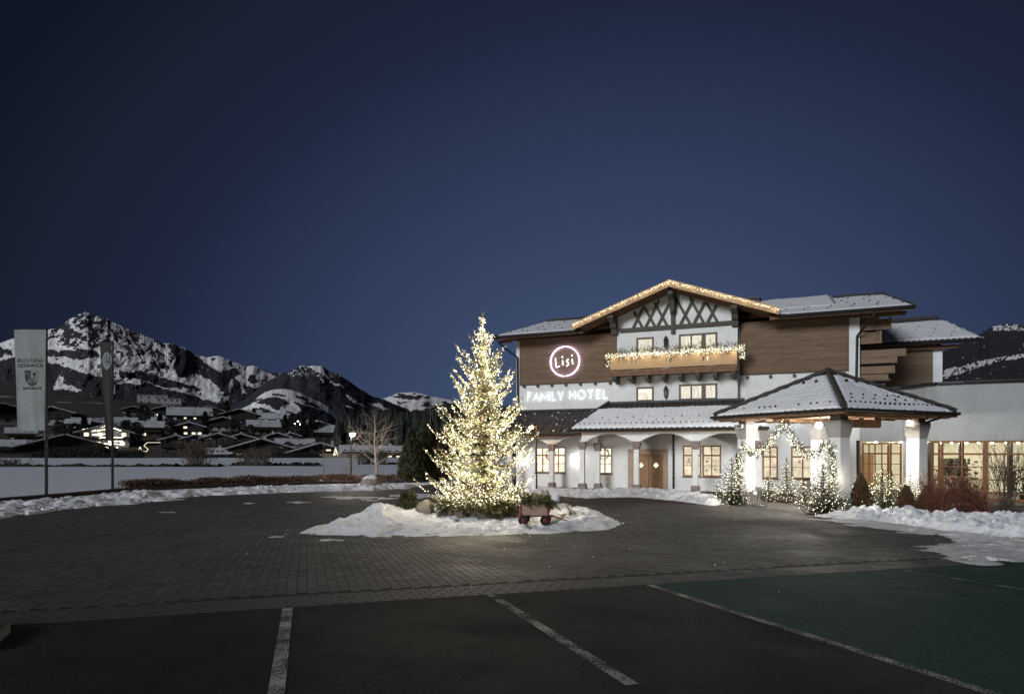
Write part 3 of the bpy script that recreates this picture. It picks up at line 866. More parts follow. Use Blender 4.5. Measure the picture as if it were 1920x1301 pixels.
# ---- roofs: rows of curved tiles on a plane, clipped to a polygon
def tiles(mb, O, A, B, poly, tw=.30, tl=.34, amp=.028, lift=.022, smp=4, mask=None, over=.05, dz=0.0, jit=0.0):
    """O origin, A unit along the eave, B unit up the slope, poly in (a, b)"""
    O, A, B = (np.asarray(q, float) for q in (O, A, B))
    Nn = np.cross(A, B); Nn /= np.linalg.norm(Nn)
    P = np.array(poly); a0, a1 = P[:, 0].min(), P[:, 0].max(); b0, b1 = P[:, 1].min(), P[:, 1].max()
    ia = np.arange(a0 + tw / 2, a1, tw); ib = np.arange(b0 + tl / 2, b1 + .01, tl)
    ca, cb = np.meshgrid(ia, ib, indexing='ij'); ca = ca.ravel(); cb = cb.ravel()
    k = inside(ca, np.minimum(cb, b1 - .02), poly)
    if mask is not None:
        k &= mask(ca, cb)
    ca, cb = ca[k], cb[k]
    if not len(ca):
        return mb
    s = np.linspace(0, 1, smp + 1)
    prof = amp * np.sin(s * math.pi * 2 + .4)
    V = [((q - .5) * tw, -tl / 2 - over, p + lift) for q, p in zip(s, prof)] + [((q - .5) * tw, tl / 2, p) for q, p in zip(s, prof)] \
        + [((q - .5) * tw, -tl / 2 - over, p - .012) for q, p in zip(s, prof)]
    n = smp + 1
    F = [(i, i + 1, n + i + 1, n + i) for i in range(smp)] + [(2 * n + i, 2 * n + i + 1, i + 1, i) for i in range(smp)]
    m = len(ca)
    Or = O + ca[:, None] * A + cb[:, None] * B + Nn * (dz + (RNG.random(m) * jit if jit else np.zeros(m)))[:, None]
    one = np.ones((m, 1))
    mb.scatter(V, F, Or, one * A, one * B, one * Nn)
    return mb

def snow_sheet(mb, O, A, B, poly, th=.06, res=(.075, .085), amp=.013, tw=.30, seed=1, mask=None, tl=.34):
    """a blanket that follows the tiles under it, with a thick lip at its edges"""
    O, A, B = (np.asarray(q, float) for q in (O, A, B))
    Nn = np.cross(A, B); Nn /= np.linalg.norm(Nn)
    P = np.array(poly); a0, a1 = P[:, 0].min(), P[:, 0].max(); b0, b1 = P[:, 1].min(), P[:, 1].max()
    a, b = np.meshgrid(np.arange(a0 - res[0], a1 + 2 * res[0], res[0]), np.arange(b0 - res[1], b1 + 2 * res[1], res[1]), indexing='ij')
    dd = sdist(a, b, poly) + .07 * (fbm(a * 3, b * 3, 3, seed) - .5)
    if mask is not None:
        dd = np.minimum(dd, mask(a, b))
    t = np.clip(dd / .10, 0, 1) ** .5
    h = amp * np.sin(((a - a0) / tw) * 2 * math.pi + .4) + .014 * (1 - ((b - b0) / tl) % 1.0) + t * th * (.6 + .8 * fbm(a * 1.5, b * 1.5, 3, seed + 2)) + .004
    h = np.where(dd > 0, h, -.02)
    Pp = O + a[..., None] * A + b[..., None] * B + h[..., None] * Nn
    mb.grid(Pp[..., 0], Pp[..., 1], Pp[..., 2], dd > -min(res) * .6)
    return mb

# ---- main block
SL = (12.25 - 9.6) / 9.6                            # slope of the main roof
body = MB()
H1 = [(2.21, 3.25, .84, 2.65), (3.31, 4.35, .84, 2.65), (-7.02, -6.03, .94, 2.57), (-5.97, -4.98, .94, 2.57), (-2.92, -2.0, .93, 2.56),
      (6.55, 7.36, .80, 2.58), (8.02, 9.20, .80, 2.58), (-.66, 1.09, -.05, 2.14)]
wall_holes(body, -8.32, 11.2, -.3, 9.42, 0, .16, H1)
body.add([(-8.32, 0, -.3), (-8.32, 16.8, -.3), (-8.32, 16.8, 9.5), (-8.32, 8.4, 12.0), (-8.32, 0, 9.5)], [(0, 4, 3, 2, 1)])
body.add([(11.36, 0, -.3), (11.36, 16.8, -.3), (11.36, 16.8, 9.5), (11.36, 8.4, 12.0), (11.36, 0, 9.5)], [(0, 1, 2, 3, 4)])
body.add([(-8.32, 16.8, -.3), (11.36, 16.8, -.3), (11.36, 16.8, 9.5), (-8.32, 16.8, 9.5)], [(0, 1, 2, 3)])
body.add([(11.2, 0, 2.9), (11.36, 0, 2.9), (11.36, 0, 9.42), (11.2, 0, 9.42)], [(0, 1, 2, 3)])
body.build('wall', M['plaster'], hotel)

def cladding(u0, u1, z0, z1, y):
    mb = MB(); n = round((z1 - z0) / .118); hgt = (z1 - z0) / n
    for i in range(n):
        z = z0 + i * hgt
        cuts = sorted([u0, u1] + [random.uniform(u0 + .6, u1 - .6) for _ in range(2)])
        for a, b in zip(cuts[:-1], cuts[1:]):
            yy = y - random.uniform(.0, .008)
            mb.add([(a + .003, yy - .004, z + .012), (b - .003, yy - .004, z + .012), (b - .003, yy - .020, z + hgt - .012), (a + .003, yy - .020, z + hgt - .012),
                    (a + .003, y + .03, z), (b - .003, y + .03, z), (b - .003, y + .03, z + hgt), (a + .003, y + .03, z + hgt)],
                   [(0, 1, 2, 3), (0, 4, 5, 1), (3, 2, 6, 7), (0, 3, 7, 4), (1, 5, 6, 2)])
    mb.build('timber_cladding', M['wood'], hotel, kind='stuff')
    MB().box(u0, u1, y + .02, -.004, z0, z1).box(u0 - .05, u0, y - .03, -.004, z0, z1).box(u1, u1 + .05, y - .03, -.004, z0, z1).box(u0 - .05, u1 + .05, y - .045, -.004, z0 - .07, z0 - .002).build('cladding_frame', M['wood_dark'], hotel)
cladding(-8.0, -1.66, 6.62, 9.40, -.06)
cladding(5.42, 10.78, 6.68, 9.46, -.06)
for u in list(np.linspace(-7.75, -2.1, 7)) + list(np.linspace(5.75, 10.6, 5)):
    MB().box(u - .07, u + .07, -.17, 0, 6.40, 6.54).build('bracket', M['timber_grey'], hotel)

roof = MB()
prof = [(-1.4, 9.36), (-1.4, 9.56), (8.2, 12.22), (18.2, 9.4), (18.2, 9.2), (8.2, 11.98)]
roof.prism(prof, -9.2, -3.45, lambda p, q, t: (t, p, q))
roof.prism(prof, 6.95, 13.62, lambda p, q, t: (t, p, q))
roof.prism([(.6, 9.36 + 2.0 * SL), (.6, 9.56 + 2.0 * SL)] + prof[2:], -3.45, 6.95, lambda p, q, t: (t, p, q))
roofo = roof.build('roof', M['wood_soffit'], hotel)
B1 = np.array((0, 9.6, 2.66)); LEN1 = np.linalg.norm(B1); B1 /= LEN1
O1 = (-9.2, -1.42, 9.565)
full1 = [(0, 0), (22.82, 0), (22.82, LEN1), (0, LEN1)]
tl = tiles(MB(), O1, (1, 0, 0), B1, full1, smp=4, mask=lambda a, b: (b > 2.2) | (a < 5.6) | (a > 16.2))
tl.build('roof_tiles', M['tile'], roofo, kind='stuff')
ss = MB()
def front_mask(a, b):                                # the cross gable stands through the roof here
    u = a - 9.2
    return np.where((np.abs(u - 1.73) < 6.2 - b * .60), -1.0, 1.0)
def ridge_melt(a, b):
    return np.minimum(front_mask(a, b), LEN1 - .42 - b + .25 * (fbm(a * .5, b * 0, 3, 5) - .5) - np.where(a > 16, 0, .1))
snow_sheet(ss, O1, (1, 0, 0), B1, [(.1, .06), (22.7, .06), (22.7, LEN1 - .3), (.1, LEN1 - .3)], th=.07, res=(.10, .17), seed=3, mask=ridge_melt)
ss.build('roof_snow', M['snow'], roofo, True)
sg = MB()
for b in (1.2, 2.6, 4.2, 6.0, 7.8):
    for a in np.arange(.5 + (b % 1) * .6, 22.6, 1.15):
        if front_mask(np.array(a), np.array(b)) > 0:
            q = np.array(O1) + np.array((a, 0, 0)) + B1 * b
            sg.box(q[0] - .04, q[0] + .04, q[1] - .03, q[1] + .03, q[2], q[2] + .15)
sg.build('snow_guards', M['metal_dark'], roofo, kind='stuff')
def gutter(name, pts, par, r=.075):
    MB().tube(pts, r, 8).build(name, M['metal_dark'], par)
gutter('gutter', [(-9.25, -1.5, 9.50), (-3.6, -1.5, 9.50)], roofo, .085)
gutter('gutter', [(7.4, -1.5, 9.50), (13.66, -1.5, 9.50)], roofo, .085)
MB().tube([(u, 8.2, 12.30) for u in np.linspace(-9.2, 13.6, 24)], [.15 if i % 2 else .12 for i in range(24)], 8).build('ridge_tiles', M['tile'], roofo, kind='stuff')
MB().prism([(1.5, 9.40 + 2.9 * SL), (1.5, 9.62 + 2.9 * SL), (8.2, 12.50), (8.2, 12.1)], 5.2, 10.45, lambda p, q, t: (t, p, q)).build('roof_step', M['tile'], roofo)
B2_ = np.array((0, 6.7, 12.50 - 9.62 - 2.9 * SL)); L2_ = np.linalg.norm(B2_); B2_ /= L2_
s = MB(); snow_sheet(s, (5.2, 1.5, 9.63 + 2.9 * SL), (1, 0, 0), B2_, [(.1, .05), (5.15, .05), (5.15, L2_ - .5), (.1, L2_ - .9)], th=.07, res=(.10, .17), seed=19)
s.build('roof_snow', M['snow'], roofo, True)
# gable-end boards
for u in (-9.26, 13.62):
    MB().prism([(-1.45, 9.30), (-1.45, 9.62), (8.2, 12.30), (8.2, 11.95)], u, u + .06, lambda p, q, t: (t, p, q)).build('barge_board', M['wood_dark'], roofo)
# purlins and boards below the eave
MB().box(-8.3, -1.6, -.10, -.002, 9.42, 9.50).build('eave_beam', M['wood_soffit'], hotel)
MB().box(5.3, 11.36, -.10, -.002, 9.47, 9.56).build('eave_beam', M['wood_soffit'], hotel)
for y in (-.8, .5, 2.2, 4.4, 6.6):
    z = 9.28 + (y + 1.4) * SL * .96
    MB().box(11.36, 13.35, y - .1, y + .1, z - .22, z - .01).build('purlin', M['wood_soffit'], hotel)
    MB().box(-9.1, -8.32, y - .1, y + .1, z - .22, z - .01).build('purlin', M['wood_soffit'], hotel)
MB().box(5.2, 6.3, 3.4, 4.2, 10.2, 11.62).box(5.1, 6.4, 3.3, 4.3, 11.62, 11.70).build('chimney', M['metal_dark'], hotel)
# side balconies on the right flank
sb = MB().box(11.42, 13.5, .1, .22, 7.28, 7.66).box(11.42, 13.1, .14, .2, 6.95, 7.27).box(11.42, 13.0, .12, .24, 6.42, 6.80).box(11.42, 13.0, .24, 6.0, 6.55, 6.66).box(13.3, 13.42, .2, 6.0, 7.28, 7.66)
sb.box(11.42, 12.7, .18, .26, 6.1, 6.38)
sbo = sb.build('side_balcony', M['wood'], hotel)
for k in range(5):
    MB().box(11.42, 12.8 - k * .24, .14, .3, 6.02 - k * .22, 6.10 - k * .22).build('brace', M['wood_dark'], sbo)
up = MB()
for z0, z1, u1 in ((8.0, 8.65, 12.4), (8.72, 9.32, 12.85)):
    up.box(11.42, u1, .16, .22, z0 + .04, z1 - .04); up.box(11.42, u1, .08, .2, z0, z0 + .07); up.box(11.5, 11.6, .06, .2, z0, z1); up.box(u1 - .12, u1 - .02, .06, .2, z0, z1)
    up.bar((12.0, .12, z0), (12.2, .12, z1), .1, .06, (0, 1, 0))
up.build('upper_side_balcony', M['wood'], hotel)

# ---- projecting bay with its gable
GP, GE = 11.91, 9.86                                # peak and eave of the gable roof
def gz_roof(u):
    return GP - abs(u - 1.73) * (GP - GE) / 5.65
bay = MB()
Hb = [(-.41, .62, 7.9, 9.03), (2.06, 4.19, 7.9, 9.06), (-.41, .62, 5.24, 6.11), (2.06, 4.19, 5.24, 6.17)]
wall_holes(bay, -1.57, 5.27, 4.4, 9.42, -.5, .16, Hb)
bay.add([(5.27, -.5, 4.4), (5.27, 0, 4.4), (5.27, 0, 10.3), (5.27, -.5, 10.3)], [(0, 1, 2, 3)])
bay.add([(-1.57, -.5, 4.4), (-1.57, 0, 4.4), (-1.57, 0, 10.3), (-1.57, -.5, 10.3)], [(0, 3, 2, 1)])
bay.build('bay_wall', M['plaster'], hotel)
un = lambda u: gz_roof(u) - .30
MB().add([(-1.57, -.5, 9.42), (5.27, -.5, 9.42), (5.27, -.5, un(5.27)), (1.73, -.5, un(1.73)), (-1.57, -.5, un(-1.57))], [(0, 1, 2, 3, 4)]).build('gable_wall', M['plaster'], hotel)
gr = MB()
gprof = [(-3.92, GE - .20), (-3.92, GE), (1.73, GP), (7.38, GE), (7.38, GE - .20), (1.73, GP - .22)]
gr.prism(gprof, -1.9, 8.0, lambda p, q, t: (p, t, q))
gro = gr.build('gable_roof', M['wood_soffit'], hotel)
fb = MB()
for sgn in (-1, 1):
    a = [(1.73, GP + .03), (1.73 + sgn * 5.68, GE + .03), (1.73 + sgn * 5.68, GE - .36), (1.73, GP - .38)]
    fb.prism(a, -1.96, -1.9, lambda p, q, t: (p, t, q))
fb.build('barge_board', M['wood_light'], gro)
Sg = math.hypot(5.65, GP - GE)
for sgn in (-1, 1):
    A = (0, 1.0, 0) if sgn < 0 else (0, -1.0, 0)
    Oo = (1.73 + sgn * 5.65, -1.94, GE + .02) if sgn < 0 else (1.73 + sgn * 5.65, 8.0, GE + .02)
    Bs = np.array((-sgn * 5.65, 0, GP - GE)) / Sg
    tiles(MB(), Oo, np.array(A) * (1 if sgn < 0 else 1), Bs, [(0, 0), (9.9, 0), (9.9, Sg), (0, Sg)]).build('roof_tiles', M['tile'], gro, kind='stuff')
    for y in (-1.62, -1.28, -.94, -.62):
        p0 = (1.73 + sgn * 5.3, y, gz_roof(1.73 + 5.3) - .33); p1 = (1.73 + sgn * .1, y, gz_roof(1.73 + .1) - .33)
        MB().bar(p0, p1, .10, .13).build('rafter', M['wood_soffit'], gro)
    # moulded corner consoles
    u = 1.73 + sgn * 3.42
    zt = gz_roof(u) - .42
    cb = MB().prism([(-1.78, zt), (-1.78, zt - .16), (-1.45, zt - .30), (-1.25, zt - .34), (-1.05, zt - .60), (-.85, zt - .66), (-.75, zt - .95), (-.5, zt - 1.0), (-.5, zt)], u - .17, u + .17, lambda p, q, t: (t, p, q))
    cb.build('console', M['timber_grey'], hotel)
MB().box(-1.4, 5.1, -.64, -.502, 9.40, 9.63).build('tie_beam', M['timber_grey'], hotel)
kp = MB().box(1.63, 1.85, -.66, -.502, 9.12, 11.3).prism([(-1.75, 11.35), (-1.75, 11.15), (-1.2, 10.95), (-.9, 10.5), (-.66, 10.2), (-.502, 10.2), (-.502, 11.35)], 1.60, 1.88, lambda p, q, t: (t, p, q))
kp.lathe([(.02, -.36), (.15, -.2), (.17, 0), (.12, .2), (.02, .3)], (1.74, -.84, 10.62), 10)
kp.build('king_post', M['timber_grey'], hotel)
for uc in (-.32, .42, 1.12, 2.42, 3.18, 3.92):
    for sl in (.52, -.52):
        zc = 9.63 + .52
        z1 = zc
        for z in np.arange(zc, 11.4, .02):
            if z < gz_roof(uc + sl * (z - zc)) - .45:
                z1 = z
        y = -.56 if sl > 0 else -.535
        MB().bar((uc - sl * .52, y, 9.63), (uc + sl * (z1 - zc), y, z1), .15, .06, (0, -1, 0)).build('lattice_bar', M['timber_grey'], hotel)

for (a, b, c, d) in ((-.41, .62, 7.9, 9.03), (-.41, .62, 5.24, 6.11)):
    window(hotel, a, b, c, d, -.5, [], [], M['frame_grey'], M['win_curtain'], fw=.11, proud=.02)
for (a, b, c, d) in ((2.06, 4.19, 7.9, 9.06), (2.06, 4.19, 5.24, 6.17)):
    window(hotel, a, b, c, d, -.5, [(.305, .09), (.665, .24)], [], M['frame_grey'], M['win_curtain'], fw=.11, proud=.02)
# gathered net curtain in the lower small window
for s in (-1, 1):
    X = []; 
    t = np.linspace(0, 1, 12)[None]; w = np.linspace(0, 1, 14)[:, None]
    xo = .105 + s * (.40 - (.40 - .26 * t ** 1.2) * (1 - w)); Xc = xo; Zc = 5.98 - .62 * t + 0 * w; Yc = -.466 + .008 * np.sin(w * 28)
    MB().grid(Xc, Yc + 0 * t, Zc).build('curtain', M['win_bright'], hotel, True)

# ground-floor windows and doors
Fr, Pw = M['frame'], M['win_warm']
for (a, b, c, d) in H1[:2]:
    window(hotel, a, b, c, d, .05, [(.5, .06)], [(.34, .03), (.70, .09)], Fr, Pw, fw=.085, sill=M['wood_dark'])
for (a, b, c, d) in H1[2:5]:
    window(hotel, a, b, c, d, .05, [(.5, .07)], [(.34, .03), (.70, .08)], Fr, M['win_bright'], fw=.075, sill=M['wood_dark'])
for (a, b, c, d) in H1[5:7]:
    window(hotel, a, b, c, d, .05, [(.5, .07)], [(.34, .03), (.70, .09)], Fr, Pw, fw=.085, sill=M['wood_dark'])
# paper stars stuck to the panes
def star(u, z, r, m):
    V = [(u + (r if i % 2 == 0 else r * .55) * math.cos(i * math.pi / 4 + .4), .082, z + (r if i % 2 == 0 else r * .55) * math.sin(i * math.pi / 4 + .4)) for i in range(8)]
    MB().add(V, [tuple(range(8))]).build('paper_star', m, hotel)
star(3.56, 1.72, .085, M['sticker_red']); star(3.66, 1.93, .05, M['sticker_red']); star(4.02, 1.25, .07, M['sticker_blue']); star(3.55, 1.2, .07, M['print_light']); star(8.45, 1.75, .08, M['sticker_red'])
MB().bar((2.46, .082, 1.45), (2.56, .082, 1.95), .02, .006, (0, 1, 0)).bar((2.66, .082, 1.45), (2.56, .082, 1.95), .02, .006, (0, 1, 0)).bar((2.42, .082, 1.47), (2.72, .082, 1.47), .02, .006, (0, 1, 0)).bar((2.5, .082, 1.65), (2.63, .082, 1.65), .02, .006, (0, 1, 0)).build('paper_tree', M['print_dark'], hotel)

MB().box(-1.0, -.66, -.10, -.003, -.05, 2.43).box(1.09, 1.36, -.10, -.003, -.05, 2.43).box(-.66, 1.09, -.10, -.003, 2.14, 2.43).build('portal', M['portal'], hotel)
for (a, b, s) in ((-.66, .205, 1), (.225, 1.09, -1)):
    lf = MB().box(a, b, .06, .11, -.05, 2.13)
    do = lf.build('door', M['door'], hotel)
    dp = MB()
    cu, cz = (a + b) / 2, 1.48
    for k in range(-12, 14):                         # diagonal boards around the lozenge
        z0 = .1 + k * .2
        for q0, q1 in ((a + .05, cu), (cu, b - .05)):
            p0 = np.array((q0, .052, z0 + (q0 - a) * s * .9)); p1 = np.array((q1, .052, z0 + (q1 - a) * s * .9))
            if min(p0[2], p1[2]) < .05 or max(p0[2], p1[2]) > 2.05:
                continue
            if abs((p0[2] + p1[2]) / 2 - cz) < .3 and True:
                if abs((p0[0] + p1[0]) / 2 - cu) < .3:
                    continue
            dp.bar(p0, p1, .016, .17, (0, 0, 1))
    dp.build('boards', M['door'], do, kind='stuff')
    lz = .20
    MB().add([(cu, .045, cz - lz), (cu + lz * .95, .045, cz), (cu, .045, cz + lz), (cu - lz * .95, .045, cz)], [(0, 1, 2, 3)]).build('pane', M['win_bright'], do)
    fr = MB()
    q = [(cu, cz - lz - .02), (cu + lz, cz), (cu, cz + lz + .02), (cu - lz, cz)]
    for (x0, z0), (x1, z1) in zip(q, q[1:] + q[:1]):
        fr.bar((x0, .04, z0), (x1, .04, z1), .04, .05, (0, 1, 0))
    fr.build('pane_frame', M['frame'], do)
    if s > 0:
        MB().box(.12, .16, .03, .06, .92, 1.14).tube([(.14, .03, 1.06), (.14, -.02, 1.06), (.04, -.02, 1.06)], .014, 6).build('handle', M['metal'], do)

# ---- centre porch: columns, arches, tiled roof
def column(par, u, y, z0=-.1, zs=.46, zc=2.42, zt=2.88, w=.275, wb=.44, wt=.47):
    sh = MB().box(u - w / 2, u + w / 2, y - w / 2, y + w / 2, zs, zc)
    co = sh.build('column', M['plaster'], par)
    b = MB()
    c = .04
    for (r0, r1, a0, a1) in ((wb / 2, wb / 2, z0, zs - .07), (wb / 2, wb / 2 - c, zs - .07, zs)):
        b.add([(u + i * r0, y + j * r0, a0) for i, j in ((-1, -1), (1, -1), (1, 1), (-1, 1))] + [(u + i * r1, y + j * r1, a1) for i, j in ((-1, -1), (1, -1), (1, 1), (-1, 1))],
              [(0, 1, 5, 4), (1, 2, 6, 5), (2, 3, 7, 6), (3, 0, 4, 7), (4, 5, 6, 7)])
    b.build('base', M['capital'], co)
    t = MB()
    t.add([(u + i * r, y + j * r, z) for r, z in ((w / 2 + .02, zc), (wt / 2, zt - .12), (wt / 2, zt - .12)) for i, j in ((-1, -1), (1, -1), (1, 1), (-1, 1))],
          [(0, 3, 2, 1)] + [(k, (k + 1) % 4, 4 + (k + 1) % 4, 4 + k) for k in range(4)])
    t.box(u - wt / 2 + .03, u + wt / 2 - .03, y - wt / 2 + .03, y + wt / 2 - .03, zt - .12, zt)
    t.add([(u + i * wt / 2, y + j * wt / 2, zt - .12) for i, j in ((-1, -1), (1, -1), (1, 1), (-1, 1))], [(0, 1, 2, 3)])
    t.build('capital', M['capital'], co)
    return co
def arcade(mb, u0, u1, y, th, zs, rise, ztop, hw=.25):
    """one bay of wall above a segmental arch from u0 to u1"""
    us = np.linspace(u0 + hw, u1 - hw, 17)
    zz = zs + rise * (1 - ((us - (u0 + u1) / 2) / ((u1 - u0) / 2 - hw)) ** 2)
    us = np.concatenate([[u0], us, [u1]]); zz = np.concatenate([[zs], zz, [zs]])
    for a, b, c, d in zip(us[:-1], us[1:], zz[:-1], zz[1:]):
        mb.add([(a, y, c), (b, y, d), (b, y, ztop), (a, y, ztop), (a, y + th, c), (b, y + th, d), (b, y + th, ztop), (a, y + th, ztop)],
               [(0, 1, 2, 3), (7, 6, 5, 4), (0, 4, 5, 1), (3, 2, 6, 7)])
    mb.add([(u0, y, zs), (u0, y + th, zs), (u0, y + th, ztop), (u0, y, ztop)], [(0, 3, 2, 1)])
    mb.add([(u1, y, zs), (u1, y + th, zs), (u1, y + th, ztop), (u1, y, ztop)], [(0, 1, 2, 3)])
cols = [-3.14, .02, 3.22, 6.45]
ar = MB()
for a, b in zip(cols[:-1], cols[1:]):
    arcade(ar, a, b, -2.66, .34, 2.88, .42, 3.50)
ar.build('porch_arcade', M['plaster'], hotel)
ar2 = MB()
for a, b in ((-8.3, -5.39), (-5.39, -2.51)):
    arcade(ar2, a, b, -1.56, .32, 2.74, .46, 3.36)
# return arch from the front corner column back to the wall
X = np.linspace(-2.45, -1.4, 9); zz = 2.86 + .42 * (1 - ((X + 1.92) / .53) ** 2)
for a, b, c, d in zip(X[:-1], X[1:], zz[:-1], zz[1:]):
    ar2.add([(-3.3, a, c), (-3.3, b, d), (-3.3, b, 3.5), (-3.3, a, 3.5), (-2.98, a, c), (-2.98, b, d), (-2.98, b, 3.5), (-2.98, a, 3.5)], [(0, 3, 2, 1), (4, 5, 6, 7), (0, 1, 5, 4)])
ar2.build('side_arcade', M['plaster'], hotel)
for u in cols:
    column(hotel, u, -2.5)
column(hotel, -5.39, -1.4, zs=.42, zc=2.32, zt=2.76, w=.26, wb=.40, wt=.44)
column(hotel, -2.51, -1.4, zs=.42, zc=2.32, zt=2.80, w=.26, wb=.40, wt=.46)
column(hotel, -8.2, -1.4, zs=.42, zc=2.32, zt=2.76, w=.26, wb=.40, wt=.44)

def plane_roof(name, quad, par, mat_under, tile_kw=None, snow=None, thick=.12, guards=()):
    """quad: eave-left, eave-right, top-right, top-left (3-D)"""
    q = [np.array(p, float) for p in quad]
    A = q[1] - q[0]; A /= np.linalg.norm(A)
    Nn = np.cross(A, q[3] - q[0]); Nn /= np.linalg.norm(Nn)
    if Nn[2] < 0: Nn = -Nn
    B = np.cross(Nn, A)
    poly = [((p - q[0]) @ A, (p - q[0]) @ B) for p in q]
    top = [p for p in q]; bot = [p - Nn * thick for p in q]
    mb = MB().add(top + bot, [(0, 1, 2, 3), (7, 6, 5, 4), (0, 4, 5, 1), (1, 5, 6, 2), (2, 6, 7, 3), (3, 7, 4, 0)])
    ro = mb.build(name, mat_under, par)
    tiles(MB(), q[0] + Nn * .015, A, B, poly, **(tile_kw or {})).build('roof_tiles', M['tile'], ro, kind='stuff')
    if snow is not None:
        bmax = snow.get('bmax', 99); bmin = snow.get('bmin', .03)
        def mk(a, b):
            edge = bmax - b + .35 * (fbm(a * .9, b * .2, 4, snow.get('seed', 1) + 4) - .5)
            hol = 1.0 - 1.2 * (fbm(a * 1.1, b * 2.2, 3, snow.get('seed', 1) + 8) > snow.get('hole', .74))
            return np.minimum(np.minimum(edge, b - bmin + .03), hol)
        s = MB(); snow_sheet(s, q[0] + Nn * .03, A, B, poly, th=snow.get('th', .08), res=snow.get('res', (.06, .085)), seed=snow.get('seed', 1), mask=mk)
        s.build('roof_snow', M['snow'], ro, True)
    g = MB()
    for b, st, off in guards:
        for a in np.arange(off, poly[1][0], st):
            if inside(np.array(a), np.array(b), poly):
                p = q[0] + A * a + B * b
                c = p + Nn * .10
                g.obox(c, A * .032, B * .04, Nn * .055)
    if g.n:
        g.build('snow_guards', M['metal_dark'], ro, kind='stuff')
    return ro

ev, tp = 3.58, 5.18
pr = plane_roof('porch_roof', [(-3.72, -3.12, ev), (6.95, -3.12, ev), (5.6, -.5, tp), (-2.05, -.5, tp)], hotel, M['wood_soffit'],
                snow=dict(bmax=2.3, seed=12, th=.09, hole=.80), guards=((.42, .30, .2), (.75, .9, .35), (1.1, .9, .8)))
plane_roof('porch_hip', [(-3.72, .0, ev), (-3.72, -3.12, ev), (-2.05, -.5, tp), (-2.05, 0, tp)], hotel, M['wood_soffit'])
MB().tube([(-3.75, -3.16, ev + .06), (-2.05, -.52, tp + .07)], .12, 8).build('hip_tiles', M['tile'], pr)
MB().box(-2.1, 5.65, -.62, -.502, tp - .02, tp + .10).build('flashing', M['metal_dark'], pr)
gutter('gutter', [(-3.76, -3.2, 3.52), (6.95, -3.2, 3.52)], pr, .075)
MB().box(-3.7, 6.9, -3.10, -3.0, 3.38, 3.50).build('fascia', M['wood_soffit'], pr)
lr = plane_roof('side_porch_roof', [(-9.0, -2.05, 3.36), (-3.3, -2.05, 3.36), (-3.3, -.003, 4.88), (-8.5, -.003, 4.88)], hotel, M['wood_soffit'])
MB().box(-8.5, -2.7, -.14, -.004, 4.86, 4.96).build('flashing', M['metal_dark'], lr)
gutter('gutter', [(-9.0, -2.12, 3.30), (-3.75, -2.12, 3.30)], lr, .07)
MB().box(-9.0, -3.6, -2.03, -1.95, 3.16, 3.30).build('fascia', M['wood_soffit'], lr)
sc = MB()
for _ in range(26):
    u = random.uniform(-8.6, -3.9); t = random.random()
    add_blobs(sc, np.array([(u, -2.0 + 2.0 * t, 3.45 + 1.5 * t)]), np.array([random.uniform(.03, .07)]), ICO1)
sc.build('snow_scraps', M['snow'], lr, kind='stuff')

# downpipes
MB().tube([(-9.0, -1.45, 9.46), (-9.0, -1.42, 9.2), (-8.2, -.12, 8.35), (-8.17, -.1, 5.0)], .06, 8).build('downpipe', M['metal_dark'], hotel)
MB().tube([(11.9, -1.45, 9.46), (11.82, -1.4, 9.2), (11.22, -.12, 8.4), (11.18, -.1, 5.3)], .06, 8).build('downpipe', M['metal_dark'], hotel)
MB().tube([(1.69, -.1, 0), (1.69, -.1, 3.5)], .055, 8).box(1.60, 1.78, -.12, -.03, 2.4, 2.44).box(1.60, 1.78, -.12, -.03, .7, .74).build('downpipe', M['metal_dark'], hotel)

# ---- balcony across the bay
bal = thing('balcony', '', '')
for k in ('label', 'category'):
    del bal[k]
bal.parent = hotel; bal.name = 'balcony'
BY0, BY1 = -1.62, -.5
MB().box(-1.66, 5.28, BY0, BY1, 6.74, 6.86).build('floor', M['wood_dark'], bal)
MB().box(-1.68, 5.30, BY0 - .06, BY0 - .002, 7.06, 7.74).box(-1.70, -1.64, BY0, BY1, 7.06, 7.74).box(5.26, 5.32, BY0, BY1, 7.06, 7.74).build('balustrade_board', M['wood_light'], bal)
MB().box(-1.70, 5.32, BY0 - .08, BY0 + .05, 7.745, 7.80).build('rail', M['wood_light'], bal)
ap = MB()
us = np.linspace(-1.70, 5.32, 141)
for zt, zb, dy, sw in ((7.0, 6.86, .10, .02), (6.855, 6.68, .07, .0)):
    zl = zb - .03 * np.abs(np.sin(us * 7.2)) * (1 if sw else 0)
    for a, b, c, d in zip(us[:-1], us[1:], zl[:-1], zl[1:]):
        y = BY0 - dy
        ap.add([(a, y, c), (b, y, d), (b, y, zt), (a, y, zt), (a, y + .04, c), (b, y + .04, d), (b, y + .04, zt), (a, y + .04, zt)], [(0, 1, 2, 3), (0, 4, 5, 1), (3, 2, 6, 7), (7, 6, 5, 4)])
ap.build('apron', M['wood_soffit'], bal)
s = MB()
X, Y = np.meshgrid(np.linspace(-1.66, 5.28, 160), np.linspace(BY0 - .10, BY0 + .03, 5), indexing='ij')
s.grid(X, Y, 7.005 + .05 * np.clip(fbm(X * 3, Y * 9, 3, 7) * 2 - .6, 0, 1))
s.build('ledge_snow', M['snow'], bal, True)
for u in np.linspace(-1.5, 5.1, 8):
    MB().prism([(-1.6, 6.72), (-1.6, 6.52), (-1.45, 6.47), (-1.1, 6.42), (-.5, 6.32), (-.5, 6.72)], u - .11, u + .11, lambda p, q, t: (t, p, q)).build('corbel', M['timber_grey'], bal)
